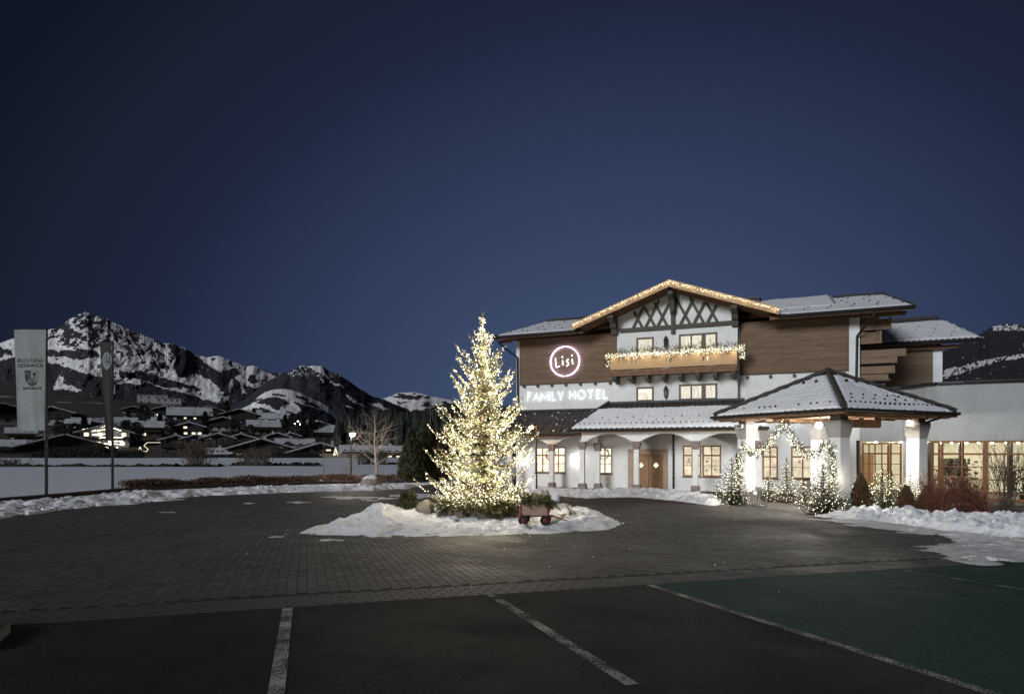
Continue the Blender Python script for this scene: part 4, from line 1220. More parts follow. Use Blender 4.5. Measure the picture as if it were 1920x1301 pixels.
for u, ms in ((-.42, ('print_light', 'print_light')), (1.55, ('print_light', 'iron')), (3.55, ('iron', 'win_bright'))):
    for k, m in enumerate(ms):
        c = u + k * .22
        y = BY0 - .068
        cut = MB().add([(c + .055 * math.cos(t), y, 7.50 + .055 * math.sin(t)) for t in np.linspace(0, 6.283, 13)[:-1]], [tuple(range(12))])
        cut.add([(c - .05, y, 7.43), (c + .05, y, 7.43), (c + .018, y, 7.36), (c + .018, y, 7.30), (c - .018, y, 7.30), (c - .018, y, 7.36)], [tuple(range(6))])
        cut.build('cut_out', M[m], bal)

# wrought-iron wall lanterns
def wall_lantern(u, y, z, label, sc=1.0, par=True):
    t = thing('wall_lantern', label, 'lantern', h2w(u, y, z), HROT)
    MB().lathe([(.001, .42), (.05, .36), (.11, .22), (.13, .18), (.12, .14)], (0, -.14, 0), 6).build('cap', M['iron'], t)
    MB().lathe([(.09, -.2), (.05, -.3), (.001, -.4)], (0, -.14, 0), 6).build('foot', M['iron'], t)
    MB().lathe([(.115, .15), (.085, -.21)], (0, -.14, 0), 6).build('lantern_glass', M['win_dark'], t)
    fr = MB()
    for q in range(6):
        a = q * math.pi / 3
        fr.bar((.12 * math.cos(a), -.14 + .12 * math.sin(a), .15), (.09 * math.cos(a), -.14 + .09 * math.sin(a), -.21), .014, .014)
    fr.bar((0, 0, .1), (0, -.14, .26), .02, .02).box(-.05, .05, -.01, 0, -.1, .2)
    fr.build('frame', M['iron'], t)
    return t
wall_lantern(1.33, -.5, 8.62, 'black iron wall lantern above the lit balcony garland')
wall_lantern(1.33, -.5, 5.72, 'black iron wall lantern below the balcony, above the porch roof')
wall_lantern(5.25, 0, 1.85, 'black iron wall lantern beside the lit fir left of the pavilion')

# ---- illuminated signs
nsx = MB(); ns = thing('neon_sign', 'round white neon sign with a handwritten word on brown cladding', 'neon sign', h2w(-4.97, -.19, 7.93), HROT)
ang = np.linspace(0, 2 * math.pi, 65)
ring = MB().tube([(.945 * math.cos(a), 0, .925 * math.sin(a)) for a in ang], .026, 8, False)
ring.build('neon_ring', M['neon'], ns)
k = .00404
def st(pts, par, name, r=.030):
    P = np.array([((x - 1045) * k, -.02, -(y - 325) * k) for x, y in pts])
    MB().tube(P, r, 8).build(name, M['neon'], par)
st([(898, 270), (899, 320), (903, 370), (910, 412), (925, 412), (962, 398)], ns, 'letter')
st([(1014, 308), (1014, 345), (1016, 384)], ns, 'letter'); st([(1010, 268), (1008, 248)], ns, 'letter_dot', .04)
st([(1112, 300), (1095, 300), (1075, 318), (1085, 336), (1105, 350), (1112, 370), (1102, 388), (1074, 402)], ns, 'letter')
st([(1168, 298), (1172, 340), (1178, 378)], ns, 'letter'); st([(1166, 252), (1164, 232)], ns, 'letter_dot', .04)
MB().tube([(.945 * math.cos(a), .055, .925 * math.sin(a)) for a in ang], .018, 6, False).build('backlight', M['added_halo'], ns)  # violet tube added behind the ring to throw a halo on the cladding
st_back = MB()
for a in range(0, 360, 45):
    st_back.bar((.945 * math.cos(R(a)), 0, .925 * math.sin(R(a))), (.945 * math.cos(R(a)), .07, .925 * math.sin(R(a))), .02, .02)
st_back.build('stand_off', M['metal'], ns)

LET = {'F': (.52, [[(0, 0), (0, 1), (.52, 1)], [(0, .55), (.42, .55)]]), 'A': (.74, [[(0, 0), (.37, 1), (.74, 0)], [(.14, .33), (.60, .33)]]),
       'M': (.98, [[(0, 0), (0, 1), (.49, .22), (.98, 1), (.98, 0)]]), 'I': (.0, [[(0, 0), (0, 1)]]), 'L': (.50, [[(0, 1), (0, 0), (.50, 0)]]),
       'Y': (.68, [[(0, 1), (.34, .46), (.68, 1)], [(.34, .46), (.34, 0)]]), 'H': (.66, [[(0, 0), (0, 1)], [(.66, 0), (.66, 1)], [(0, .52), (.66, .52)]]),
       'O': (.92, [[(.46 + .46 * math.cos(t), .5 + .5 * math.sin(t)) for t in np.linspace(0, 2 * math.pi, 25)]]),
       'T': (.64, [[(0, 1), (.64, 1)], [(.32, 1), (.32, 0)]]), 'E': (.50, [[(.50, 1), (0, 1), (0, 0), (.50, 0)], [(0, .53), (.42, .53)]])}
def letters(word, u0, u1, z0, hgt, y, label):
    t = thing('letter_sign', label, 'sign', h2w(u0, y, z0), HROT)
    tot = sum(LET[c][0] for c in word) * hgt
    gap = (u1 - u0 - tot) / (len(word) - 1)
    x = 0
    for c in word:
        w, lines = LET[c]
        face = MB(); back = MB()
        for ln in lines:
            P = [(x + p * hgt, q * hgt) for p, q in ln]
            for (a, b), (c2, d2) in zip(P[:-1], P[1:]):
                ex = (np.array((c2 - a, d2 - b)) / max(math.hypot(c2 - a, d2 - b), 1e-6)) * .014
                face.bar((a - ex[0], -.075, b - ex[1]), (c2 + ex[0], -.075, d2 + ex[1]), .030, .028, (0, 1, 0))
                back.bar((a - ex[0] * 1.2, -.045, b - ex[1] * 1.2), (c2 + ex[0] * 1.2, -.045, d2 + ex[1] * 1.2), .064, .022, (0, 1, 0))
        fo = face.build('letter', M['print_mid'], t)
        back.build('backlight', M['halo'], fo)
        x += w * hgt + gap
    return t
letters('FAMILY', -7.55, -5.13, 5.54, .50, -.01, 'backlit capital letters of the left word under the neon ring')
letters('HOTEL', -4.70, -2.30, 5.56, .51, -.01, 'backlit capital letters of the right word towards the bay')

# white wall lamps in the side porch
for u, lab in ((-4.25, 'bright white wall lamp behind the front corner column of the porch'), (-7.95, 'bright white wall lamp half hidden by the lit Christmas tree')):
    t = thing('wall_lamp', lab, 'wall lamp', h2w(u, 0, 1.75), HROT)
    MB().box(-.07, .07, -.09, -.002, -.10, .10).build('housing', M['metal'], t)
    MB().lathe([(.001, -.09), (.055, -.06), (.07, 0), (.055, .06), (.001, .09)], (0, -.16, 0), 12).build('lamp_glass', M['lamp_white'], t, True)

# ================================================================== the curved glazed wing
wing = thing('glazed_wing', 'grey curved flat-roofed wing with a wood-framed glass front right of the pavilion', 'building wing', (HOX, HOY, 0), HROT)
wp = [(11.38, -.02), (12.9, -.05), (13.3, -.2), (13.6, -.6), (13.85, -1.1), (14.1, -1.6), (14.5, -1.98), (15.5, -2.2), (17.0, -2.27), (20.5, -2.3), (27, -2.3)]
uw = MB(); lip = MB()
for (a, b), (c, d2) in zip(wp[:-1], wp[1:]):
    uw.add([(a, b, 2.83), (c, d2, 2.83), (c, d2, 5.56), (a, b, 5.56), (a, b + .3, 2.83), (c, d2 + .3, 2.83)], [(0, 1, 2, 3), (0, 4, 5, 1)])
    lip.bar((a, b - .02, 5.60), (c, d2 - .02, 5.60), .42, .10)
uw.add([(p[0], p[1] + .0, 5.5) for p in wp] + [(27, 9, 5.5), (11.38, 9, 5.5)], [tuple(range(len(wp) + 2))])
uw.build('upper_wall', M['plaster_grey'], wing)
lip.build('parapet_flashing', M['metal_dark'], wing)
MB().add([(p[0], p[1] + .25, 5.53) for p in wp] + [(27, 9, 5.53), (11.5, 9, 5.53)], [tuple(range(len(wp) + 2))]).build('roof_snow', M['snow'], wing)
# the rooms behind the glass
rm = MB()
rm.add([(11.4, 6, -.1), (27, 6, -.1), (27, 6, 2.83), (11.4, 6, 2.83)], [(0, 1, 2, 3)])
rm.add([(11.4, .0, -.1), (11.4, 6, -.1), (11.4, 6, 2.83), (11.4, .0, 2.83)], [(0, 1, 2, 3)])
rm.add([(27, -2.3, -.1), (27, 6, -.1), (27, 6, 2.83), (27, -2.3, 2.83)], [(0, 3, 2, 1)])
rm.add([(p[0], p[1] + .05, 2.82) for p in wp] + [(27, 6, 2.82), (11.4, 6, 2.82)], [tuple(range(len(wp) + 2))])
rm.build('room', M['room_wall'], wing)
MB().add([(p[0], p[1] + .05, -.06) for p in wp] + [(27, 6, -.06), (11.4, 6, -.06)], [tuple(range(len(wp) + 2))[::-1]]).build('room_floor', M['room_floor'], wing)
for u, y in ((16.0, .6), (18.2, 1.2), (14.8, 1.6)):
    MB().box(u - .1, u + .1, y - .1, y + .1, -.06, 2.8).build('room_post', M['metal_dark'], wing)
MB().box(16.2, 17.4, 5.9, 5.97, .9, 1.9).build('picture', M['wood_dark'], wing)
MB().box(12.0, 12.7, 5.85, 5.98, -.06, 2.1).build('room_door', M['door'], wing)
sp = MB()
for u in np.arange(12.2, 26, 1.15):
    for y in (.9, 3.2):
        sp.lathe([(.001, 2.74), (.06, 2.76), (.06, 2.80)], (u, y, 0), 8)
sp.build('ceiling_spots', em('ceiling_spot', (1, .90, .70), 650.0), wing, kind='stuff')

def glazing(name, par, p0, p1, z0, z1, posts, rails, mf, fw=.10, depth=.09, thick_posts=()):
    """framed glass between two plan points"""
    p0, p1 = np.array(p0, float), np.array(p1, float)
    Lw = np.linalg.norm(p1 - p0); t = (p1 - p0) / Lw; n = np.array((t[1], -t[0]))
    P3 = lambda s, z, o=0: (*(p0 + t * s + n * o), z)
    f = MB()
    allp = [fw / 2] + list(posts) + [Lw - fw / 2]
    for s in allp:
        w = fw * (2.0 if s in thick_posts else (.55 if s in posts else 1))
        f.bar(P3(s, z0), P3(s, z1), depth, w, (*t, 0))
    for z in [z0 + fw / 2] + list(rails) + [z1 - fw / 2]:
        w = fw * (.45 if z in rails else 1)
        if isinstance(z, float) and z in (2.20,):
            w = fw * .9
        f.bar(P3(0.02, z), P3(Lw - .02, z), depth * .8, w)
    fo = f.build(name, mf, par)
    es = allp; zs = [z0] + list(rails) + [z1]
    for a, b in zip(es[:-1], es[1:]):
        for c, d3 in zip(zs[:-1], zs[1:]):
            V = [P3(a, c, -.005), P3(b, c, -.005), P3(b, d3, -.005), P3(a, d3, -.005)]
            MB().add(V, [(0, 1, 2, 3)]).build('pane', M['glass'], fo)
    return fo
glazing('glass_door', wing, (11.45, .0), (12.72, .0), -.05, 2.78, [.34, .62, .93], [.55, 1.12, 1.66, 2.20], M['frame'])
glazing('glass_door', wing, (12.74, .0), (13.28, .0), -.05, 2.78, [], [.55, 1.12, 1.66, 2.20], M['frame'], fw=.085)
MB().tube([(12.83, -.12, .5), (12.83, -.12, 1.3)], .02, 6).box(12.81, 12.85, -.12, -.03, .6, .63).box(12.81, 12.85, -.12, -.03, 1.2, 1.23).build('door_handle', M['metal_dark'], wing)
pw = MB()
for (a, b), (c, d2) in zip(wp[2:5], wp[3:6]):
    pw.add([(a, b, -.1), (c, d2, -.1), (c, d2, 2.83), (a, b, 2.83)], [(0, 1, 2, 3)])
pw.build('lower_wall', M['plaster'], wing)
rg = MB().tube([(13.42 + .22 * math.cos(t), -.13 + 0 * t, 1.62 + .22 * math.sin(t)) for t in np.linspace(0, 6.283, 25)], .012, 5, False)
rg.build('ring_emblem', M['metal_dark'], wing)
for a, b, ps, tp2 in ((14.18, 14.55, [], ()), (14.57, 20.4, [.84, 1.76, 2.62, 3.52, 4.4, 5.1], (1.76, 3.52)), (20.42, 26.9, [.9, 1.8, 2.7, 3.6, 4.5], ())):
    glazing('window_front', wing, (a, -2.2 if a < 15 else -2.3), (b, -2.2 if b < 15 else -2.3), .02, 2.83, ps, [.36, 1.0, 1.60, 2.20], M['frame'], thick_posts=tp2)
MB().box(14.15, 26.9, -2.4, -2.14, -.3, .02).build('plinth', M['frame'], wing)
# house plants standing in the room
def house_plant(u, y, h, label, n=150):
    t = thing('house_plant', label, 'house plant', h2w(u, y, -.06), 0)
    MB().lathe([(.15, 0), (.2, .35), (.18, .35), (.001, .3)], (0, 0, 0), 10).build('pot', M['metal_dark'], t)
    P = np.stack([RNG.normal(0, .24, n), RNG.normal(0, .24, n), RNG.uniform(.4, h, n)], -1)
    A, B, C = randrot(n)
    MB().scatter([(0, 0, 0), (.11, .05, .02), (.24, 0, -.02), (.11, -.05, .02)], [(0, 1, 2, 3)], P, A, B, C).build('foliage', M['leaf'], t)
    MB().tube([(0, 0, .3), (.03, 0, h * .6), (0, .02, h * .9)], .015, 5).build('stem', M['bark'], t)
house_plant(15.05, -1.3, 2.0, 'tall leafy plant inside the glazed wing, behind its left panes')
house_plant(15.85, -.9, 1.9, 'leafy plant inside the glazed wing beside a dark post')
house_plant(18.1, -1.2, 1.6, 'low leafy plant inside the glazed wing near the photo\'s edge')

# ================================================================== rear block beyond
anx = thing('rear_block', 'rear block with a snowy hip-less roof and brown cladding, partly hidden by the hotel', 'building', (HOX, HOY, 0), HROT)
anx['label'] = 'rear hotel block with its own snowy roof and white corner strip'
ab = MB().box(11.6, 16.86, 9.0, 22, -.3, 8.95)
ab.add([(16.86, 9, 8.95), (16.86, 22, 8.95), (16.86, 15.5, 10.8)], [(0, 1, 2)])
ab.build('wall', M['plaster'], anx)
cl = MB()
for i in range(24):
    z = 4.9 + i * .17
    cl.add([(11.7, 8.95, z), (16.34, 8.95, z), (16.34, 8.92, z + .16), (11.7, 8.92, z + .16), (11.7, 8.99, z + .16), (16.34, 8.99, z + .16)], [(0, 1, 2, 3), (3, 2, 5, 4)])
cl.build('timber_cladding', M['wood'], anx, kind='stuff')
ar_ = plane_roof('roof', [(10.6, 8.0, 9.14), (18.6, 8.0, 9.14), (18.0, 16.0, 11.82), (10.6, 16.0, 11.82)], anx, M['wood_soffit'], snow=dict(bmax=7.2, seed=25, th=.07, res=(.12, .17), hole=.9), thick=.25, guards=[(b, 1.1, .3 + (b % 1)) for b in (.9, 2.2, 3.5, 4.9)])
plane_roof('roof', [(18.0, 24.0, 9.14), (10.6, 24.0, 9.14), (10.6, 16.0, 11.82), (18.0, 16.0, 11.82)], anx, M['wood_soffit'], thick=.25)
gutter('gutter', [(10.6, 7.9, 9.05), (18.65, 7.9, 9.05)], ar_, .09)
MB().tube([(10.6, 16, 11.92), (18.0, 16, 11.92)], .16, 8).build('ridge_tiles', M['tile'], ar_)
MB().box(11.7, 17.6, 8.6, 8.9, 8.68, 8.9).build('eave_beam', M['wood_soffit'], anx)

# ================================================================== entrance pavilion
PROT = math.atan2(.427, .904)
pav = thing('entrance_pavilion', 'open square pavilion on white columns with a snowy pyramid roof in front of the entrance', 'pavilion', (13.36, 27.06, 0), PROT)
def p2w(x, y, z):
    c, s = math.cos(PROT), math.sin(PROT)
    return (13.36 + c * x - s * y, 27.06 + s * x + c * y, z)
Hs = 2.3
for x, y in ((-Hs, -Hs), (Hs, -Hs), (-Hs, Hs), (Hs, Hs)):
    ro = .27
    sh = MB()
    sh.add([(x + i * r, y + j * r, z) for r, z in ((.27, .58), (.25, 2.86)) for i, j in ((-1, -1), (1, -1), (1, 1), (-1, 1))], [(k, (k + 1) % 4, 4 + (k + 1) % 4, 4 + k) for k in range(4)])
    co = sh.build('column', M['plaster'], pav)
    MB().box(x - .31, x + .31, y - .31, y + .31, -.05, .58).build('base', M['stone'], co)
    cp = MB()
    cp.add([(x + i * r, y + j * r, z) for r, z in ((.26, 2.86), (.345, 3.35), (.345, 3.50)) for i, j in ((-1, -1), (1, -1), (1, 1), (-1, 1))],
           [(k + o, (k + 1) % 4 + o, 4 + (k + 1) % 4 + o, 4 + k + o) for k in range(4) for o in (0, 4)] + [(0, 3, 2, 1), (8, 9, 10, 11)])
    cp.build('capital', pm('pavilion_capital', (.36, .35, .34), .85, .12, 4, .3, 25) if 'pavilion_capital' not in bpy.data.materials else bpy.data.materials['pavilion_capital'], co)
    MB().box(x - .22, x + .22, y - .22, y + .22, 3.502, 3.66).build('timber_pad', M['capital'], co)
MB().prism([(-2.9, 3.66), (-2.9, 3.40), (-2.75, 3.32), (2.75, 3.32), (2.9, 3.40), (2.9, 3.66)], -.95, -.75, lambda p, q, t: (.75 + p * .45, t, q)).build('cross_beam', M['wood_soffit'], pav)
for s in (-1, 1):
    MB().box(-3.0, 3.0, s * Hs - .11, s * Hs + .11, 3.50 + .162, 3.82).build('beam', M['wood_soffit'], pav)
    MB().box(s * Hs - .11, s * Hs + .11, -2.18, 2.18, 3.50 + .162, 3.82).build('beam', M['wood_soffit'], pav)
MB().add([(-2.2, -2.2, 3.80), (2.2, -2.2, 3.80), (2.2, 2.2, 3.80), (-2.2, 2.2, 3.80)], [(0, 3, 2, 1)]).build('ceiling', M['room_wall'], pav)
Eo, Ez, Az = 3.27, 3.86, 5.66
prf = MB()
prf.add([(-Eo, -Eo, Ez), (Eo, -Eo, Ez), (Eo, Eo, Ez), (-Eo, Eo, Ez), (0, 0, Az), (-Eo, -Eo, Ez - .08), (Eo, -Eo, Ez - .08), (Eo, Eo, Ez - .08), (-Eo, Eo, Ez - .08)],
        [(0, 1, 4), (1, 2, 4), (2, 3, 4), (3, 0, 4)])
prf.f.append(np.array([(0, 5, 6, 1), (1, 6, 7, 2), (2, 7, 8, 3), (3, 8, 5, 0), (5, 8, 7, 6)]))
pro = prf.build('roof', M['wood_soffit'], pav)
for s in (-1, 1):
    MB().box(-Eo, Eo, s * Eo - .03, s * Eo + .03, Ez - .17, Ez - .002).build('fascia', M['wood_soffit'], pro)
    MB().box(s * Eo - .03, s * Eo + .03, -Eo + .032, Eo - .032, Ez - .17, Ez - .002).build('fascia', M['wood_soffit'], pro)
    MB().tube([(-Eo - .06, s * (Eo + .09), Ez - .03), (Eo + .06, s * (Eo + .09), Ez - .03)], .06, 8).build('gutter', M['metal_dark'], pro)
    MB().tube([(s * (Eo + .09), -Eo - .06, Ez - .03), (s * (Eo + .09), Eo + .06, Ez - .03)], .06, 8).build('gutter', M['metal_dark'], pro)
Sl = math.hypot(Eo, Az - Ez)
for k in range(4):
    a = k * math.pi / 2
    A = np.array((math.cos(a), math.sin(a), 0)); Bh = np.array((-math.sin(a), math.cos(a), 0))
    B = (Bh * Eo + np.array((0, 0, Az - Ez))) / Sl
    O = -A * Eo - Bh * Eo + np.array((0, 0, Ez + .01))
    poly = [(0, 0), (2 * Eo, 0), (Eo, Sl)]
    tiles(MB(), O, A, B, poly, tl=.34).build('roof_tiles', M['tile'], pro, kind='stuff')
    sd = 70 + k
    s = MB()
    def mk(a_, b_):
        hip = np.minimum(a_, 2 * Eo - a_) * Sl / Eo * .5 - b_ * .5
        return np.minimum(np.minimum(hip - .08, Sl - .35 - b_), np.minimum(1.0 - 1.3 * (fbm(a_ * .9, b_ * 1.8, 3, sd) > .80), b_ + .03))
    snow_sheet(s, O, A, B, poly, th=.07, res=(.045, .06), seed=sd, mask=mk)
    s.build('roof_snow', M['snow'], pro, True)
    g = MB()
    Nn = np.cross(A, B)
    for b, st, off in ((.40, .28, .4), (.78, .62, .6), (1.15, .7, .9), (2.55, .62, 2.35)):
        for aa in np.arange(off, 2 * Eo, st):
            if b < min(aa, 2 * Eo - aa) * Sl / Eo - .15:
                big = 1.7 if b > 2 else 1
                p = O + A * aa + B * b + Nn * .10
                if k == 3 and b < 2 and (b > .5 or random.random() < .5): continue
                g.obox(p, A * .022 * big, B * .03 * big, Nn * .045 * big)
    g.build('snow_guards', M['metal_dark'], pro, kind='stuff')
    c0 = -A * Eo - Bh * Eo
    n = 16; t = np.linspace(0, 1, n)
    P = np.stack([c0[0] * (1 - t), c0[1] * (1 - t), Ez + .07 + (Az - Ez) * t + .03], -1)
    MB().tube(P, [.115 if i % 2 else .085 for i in range(n)], 8).build('hip_tiles', M['tile'], pro)
    # rafter tails under the eave
    for q in np.linspace(-2.9, 2.9, 9):
        p0 = A * q - Bh * (Eo - .05); p1 = A * q - Bh * (Hs - .4)
        MB().bar((p0[0], p0[1], Ez - .16), (p1[0], p1[1], Ez - .13), .09, .12).build('rafter', M['wood_soffit'], pro)
MB().lathe([(.001, .2), (.1, .12), (.14, 0), (.1, -.1)], (0, 0, Az + .03), 10).build('finial', M['tile'], pro)
x0, y0 = Hs + .4, -Hs - .3
MB().tube([(Eo + .05, -Eo + .3, Ez - .06), (Hs + .62, -Hs + .1, 3.5), (Hs + .36, -Hs + .1, 3.2), (Hs + .34, -Hs + .1, .1)], .045, 7).build('downpipe', M['metal_dark'], pro)

# the bright lamp under the pavilion roof
t = thing('pavilion_lamp', 'dazzling white lamp hanging under the pavilion roof', 'lamp', p2w(-.40, .12, 3.44))
MB().lathe([(.001, -.12), (.07, -.10), (.115, -.04), (.12, .02), (.09, .08), (.05, .10)], (0, 0, 0), 16).build('lamp_glass', em('pavilion_lamp_glass', (1.0, .95, .86), 2100.0), t, True)
MB().lathe([(.055, .10), (.06, .16), (.02, .17), (.015, .38)], (0, 0, 0), 12).build('lamp_holder', M['metal_dark'], t)
# small spot on the right-hand column and white box on the left one
t = thing('spotlight', 'small spotlight at the head of the right pavilion column', 'spotlight', p2w(Hs - .42, -Hs + .05, 3.58), PROT)
MB().box(-.09, .09, -.06, .06, -.02, .08).build('housing', M['metal'], t)
MB().box(-.07, .07, -.05, .05, -.035, -.022).build('lamp_glass', em('spot_glass', (1.0, .9, .72), 140.0), t)
t = thing('speaker_box', 'small white box fixed to the head of the left pavilion column', 'speaker', p2w(-Hs - .39, -Hs * 0 + Hs - .1, 3.42), PROT)
MB().box(-.12, .02, -.16, .16, -.09, .09).build('housing', M['plaster'], t)
MB().box(-.13, -.121, -.12, .12, -.06, .06).build('grille', M['metal'], t)
# round plaque on the left column
t = thing('house_plaque', 'round grey plaque on the left pavilion column', 'plaque', p2w(-Hs + .03, Hs - .285, 2.2), PROT)
MB().lathe([(.001, -.012), (.115, -.012), (.13, 0)], (0, 0, 0), 24).build('disc', M['print_mid'], t)
MB().lathe([(.10, -.016), (.115, -.016)], (0, 0, 0), 24).build('rim', M['plaster'], t)
for ch in t.children:
    ch.rotation_euler = (R(90), 0, 0); ch.scale = (1, 1, -1)

# ================================================================== greenery
def twig_template(n=9, nl=.16, w=.035, three=True, seed=1):
    """a sprig along +x of unit length with needles"""
    r = np.random.default_rng(seed)
    V = []; F = []
    def tri(a, b, c):
        k = len(V); V.extend([a, b, c]); F.append((k, k + 1, k + 2))
    tri((0, -.018, 0), (0, .018, 0), (1, 0, 0))
    for i in range(n):
        x = .08 + .92 * i / n
        ln = nl * (1.15 - .5 * x)
        for s in ((-1, .15), (1, .15)) + (((0, 1),) if three else ()):
            dx = ln * .75; dy = s[0] * ln * r.uniform(.7, 1.1); dz = s[1] * ln * r.uniform(.5, 1.1)
            if s[0] == 0:
                tri((x, -w * .5, 0), (x, w * .5, 0), (x + dx, dy, dz))
            else:
                tri((x - w, 0, 0), (x + w, 0, 0), (x + dx, dy, dz))
    return np.array(V), np.array(F)
TW = twig_template(12, .23, .042, True)
TWS = twig_template(7, .26, .045, True, 5)

def frame_from(D, up=None):
    D = D / (np.linalg.norm(D, axis=1)[:, None] + 1e-9)
    U = np.repeat([[0, 0, 1.]], len(D), 0) if up is None else up
    S = np.cross(U, D); S /= np.linalg.norm(S, axis=1)[:, None] + 1e-9
    return D, S, np.cross(D, S)

def fir(Hh, rfun, whorls, per, seed, tw_len=.34, tw_step=.13, z0=.25, droop=.12, upturn=.25, extra=()):
    """returns needle MB, wood MB, points where lamps can hang with the outward share"""
    r = np.random.default_rng(seed)
    nb = MB(); wb = MB()
    wb.tube([(0, 0, 0), (.02, .01, Hh * .5), (0, 0, Hh)], [Hh * .016 + .012, Hh * .009 + .01, .008], 7)
    O = []; D = []; Ls = []; pts = []; outw = []
    br = []
    for i in range(whorls):
        z = z0 + (Hh - z0) * (i + r.uniform(-.15, .15)) / whorls
        m = max(4, int(per * (1 - .45 * i / whorls)))
        a0 = r.uniform(0, 6.28)
        for q in range(m):
            br.append((z + r.normal(0, .03 * Hh / 7), a0 + q * 6.283 / m + r.normal(0, .16), rfun(z) * r.uniform(.70, 1.12)))
    br += list(extra)
    for z, a, Lb in br:
        if Lb < .05: Lb = .05
        f = z / Hh
        rise = np.interp(f, [0, .35, .7, 1], [-.10, .0, .25, .9])
        n = max(3, int(Lb / tw_step) + 2)
        t = np.linspace(0, 1, n)
        rr = Lb * t
        zz = z + Lb * (rise * t - droop * np.sin(t * math.pi * .9) + upturn * t ** 3)
        ca, sa = math.cos(a), math.sin(a)
        side = r.normal(0, .04) * Lb * t * t
        P = np.stack([rr * ca - side * sa, rr * sa + side * ca, zz], -1)
        wb.tube(P, np.linspace(.012 + .004 * Hh * Lb * .3, .003, n), 4, False)
        T = np.gradient(P, axis=0); T /= np.linalg.norm(T, axis=1)[:, None] + 1e-9
        Sd = np.cross(T, (0, 0, 1.)); Sd /= np.linalg.norm(Sd, axis=1)[:, None] + 1e-9
        for kk in range(n):
            if t[kk] < .10 and Lb > .4: continue
            taper = (1.0 - .55 * t[kk])
            for s in (-1, 1):
                dd = T[kk] * r.uniform(.5, .9) + Sd[kk] * s * r.uniform(.6, 1.0) + np.array((0, 0, r.uniform(-.28, .12)))
                O.append(P[kk]); D.append(dd); Ls.append(tw_len * taper * r.uniform(.65, 1.15) * min(1, .22 + Lb))
                pts.append(P[kk] + dd / np.linalg.norm(dd) * Ls[-1] * r.uniform(.2, 1)); outw.append(t[kk])
        O.append(P[-1]); D.append(T[-1]); Ls.append(tw_len * .55 * min(1, .45 + Lb)); pts.append(P[-1]); outw.append(1)
    # leader
    for q in range(6):
        O.append((0, 0, Hh - .06 * q * Hh / 7)); D.append((r.normal(0, .25), r.normal(0, .25), 1)); Ls.append(.18 * min(1, Hh / 3))
    O = np.array(O); D = np.array(D); Ls = np.array(Ls)[:, None]
    A, B, C = frame_from(D)
    nb.scatter(TW[0], TW[1], O, A * Ls, B * Ls, C * Ls)
    return nb, wb, np.array(pts), np.array(outw)

def point_lamp(loc, power, col=(1, .87, .64), rad=.06):
    l = bpy.data.lights.new('string_light_glow', 'POINT'); l.energy = power; l.color = col; l.shadow_soft_size = rad
    o = bpy.data.objects.new('string_light_glow', l); COL.objects.link(o); o.location = loc
    return o

# ---- the big Christmas tree
TX, TY = -1.02, 22.0
tree = thing('christmas_tree', 'tall fir wrapped in warm fairy lights in the middle of the forecourt', 'Christmas tree', (TX, TY, .25))
Ht = 6.75
def rf(z):
    return np.interp(z, [0, .5, 1.2, 2.2, 3.2, 4.2, 5.1, 5.7, 6.2, 6.75], [1.5, 1.62, 1.66, 1.66, 1.46, 1.10, .70, .34, .12, .03]) * (.84 + .22 * math.cos(2 * math.pi * z / .82))
ex = [(.75, math.pi + .12, 2.25), (.85, math.pi - .15, 1.9), (1.0, math.pi + .3, 1.85), (1.75, math.pi, 1.95), (2.5, math.pi + .1, 1.8), (3.0, math.pi - .1, 1.55),
      (2.3, .05, 1.85), (1.5, -.15, 1.75), (3.15, .1, 1.35), (4.35, .1, 1.05), (4.45, math.pi, .95), (5.2, .05, .75), (5.15, math.pi, .85)]
nb, wb, pts, ow = fir(Ht, rf, 23, 17, 3, tw_len=.38, tw_step=.09, z0=.35, droop=.17, upturn=.26, extra=ex)
wb.build('trunk', M['bark'], tree)
nb.build('needles', M['needle'], tree)
pick = RNG.choice(len(pts), 4600, p=(ow + .12) / (ow + .12).sum())
BP = pts[pick] + RNG.normal(0, .03, (len(pick), 3))
top = np.stack([RNG.normal(0, .03, 50), RNG.normal(0, .03, 50), RNG.uniform(5.9, 6.72, 50)], -1)
ring = np.stack([RNG.uniform(.9, 1.8, 420), RNG.uniform(0, 6.28, 420)], -1)
low = np.stack([ring[:, 0] * np.cos(ring[:, 1]), ring[:, 0] * np.sin(ring[:, 1]), RNG.uniform(.25, 1.0, 420)], -1)
mb = MB(); bulbs(mb, np.concatenate([BP, top, low]), .0075 + .0135 * RNG.random(len(BP) + 470) ** 2.5)
lt = thing('string_lights', 'dense warm fairy lights covering the tall Christmas tree', 'string lights', (TX, TY, .25))
mb.build('bulbs', M['bulb'], lt, kind='stuff')
wire = MB()
for k in range(5):
    t = np.linspace(0, 1, 160)
    z = .3 + 6.4 * t; rr = np.interp(z, [0, 6.8], [1.3, .05]) * .8
    a = t * 40 + k * 1.26
    wire.tube(np.stack([rr * np.cos(a), rr * np.sin(a), z], -1), .004, 3, False)
wire.build('cable', M['iron'], lt)
lampi = RNG.choice(len(pts), 300, p=(ow + .3) / (ow + .3).sum())
for k in lampi:
    p_ = pts[k] * np.array((1.03, 1.03, 1)) + RNG.normal(0, .05, 3)
    point_lamp((TX + p_[0], TY + p_[1], .25 + p_[2]), 8.6 if p_[2] > 1 else 6.0, rad=.025)
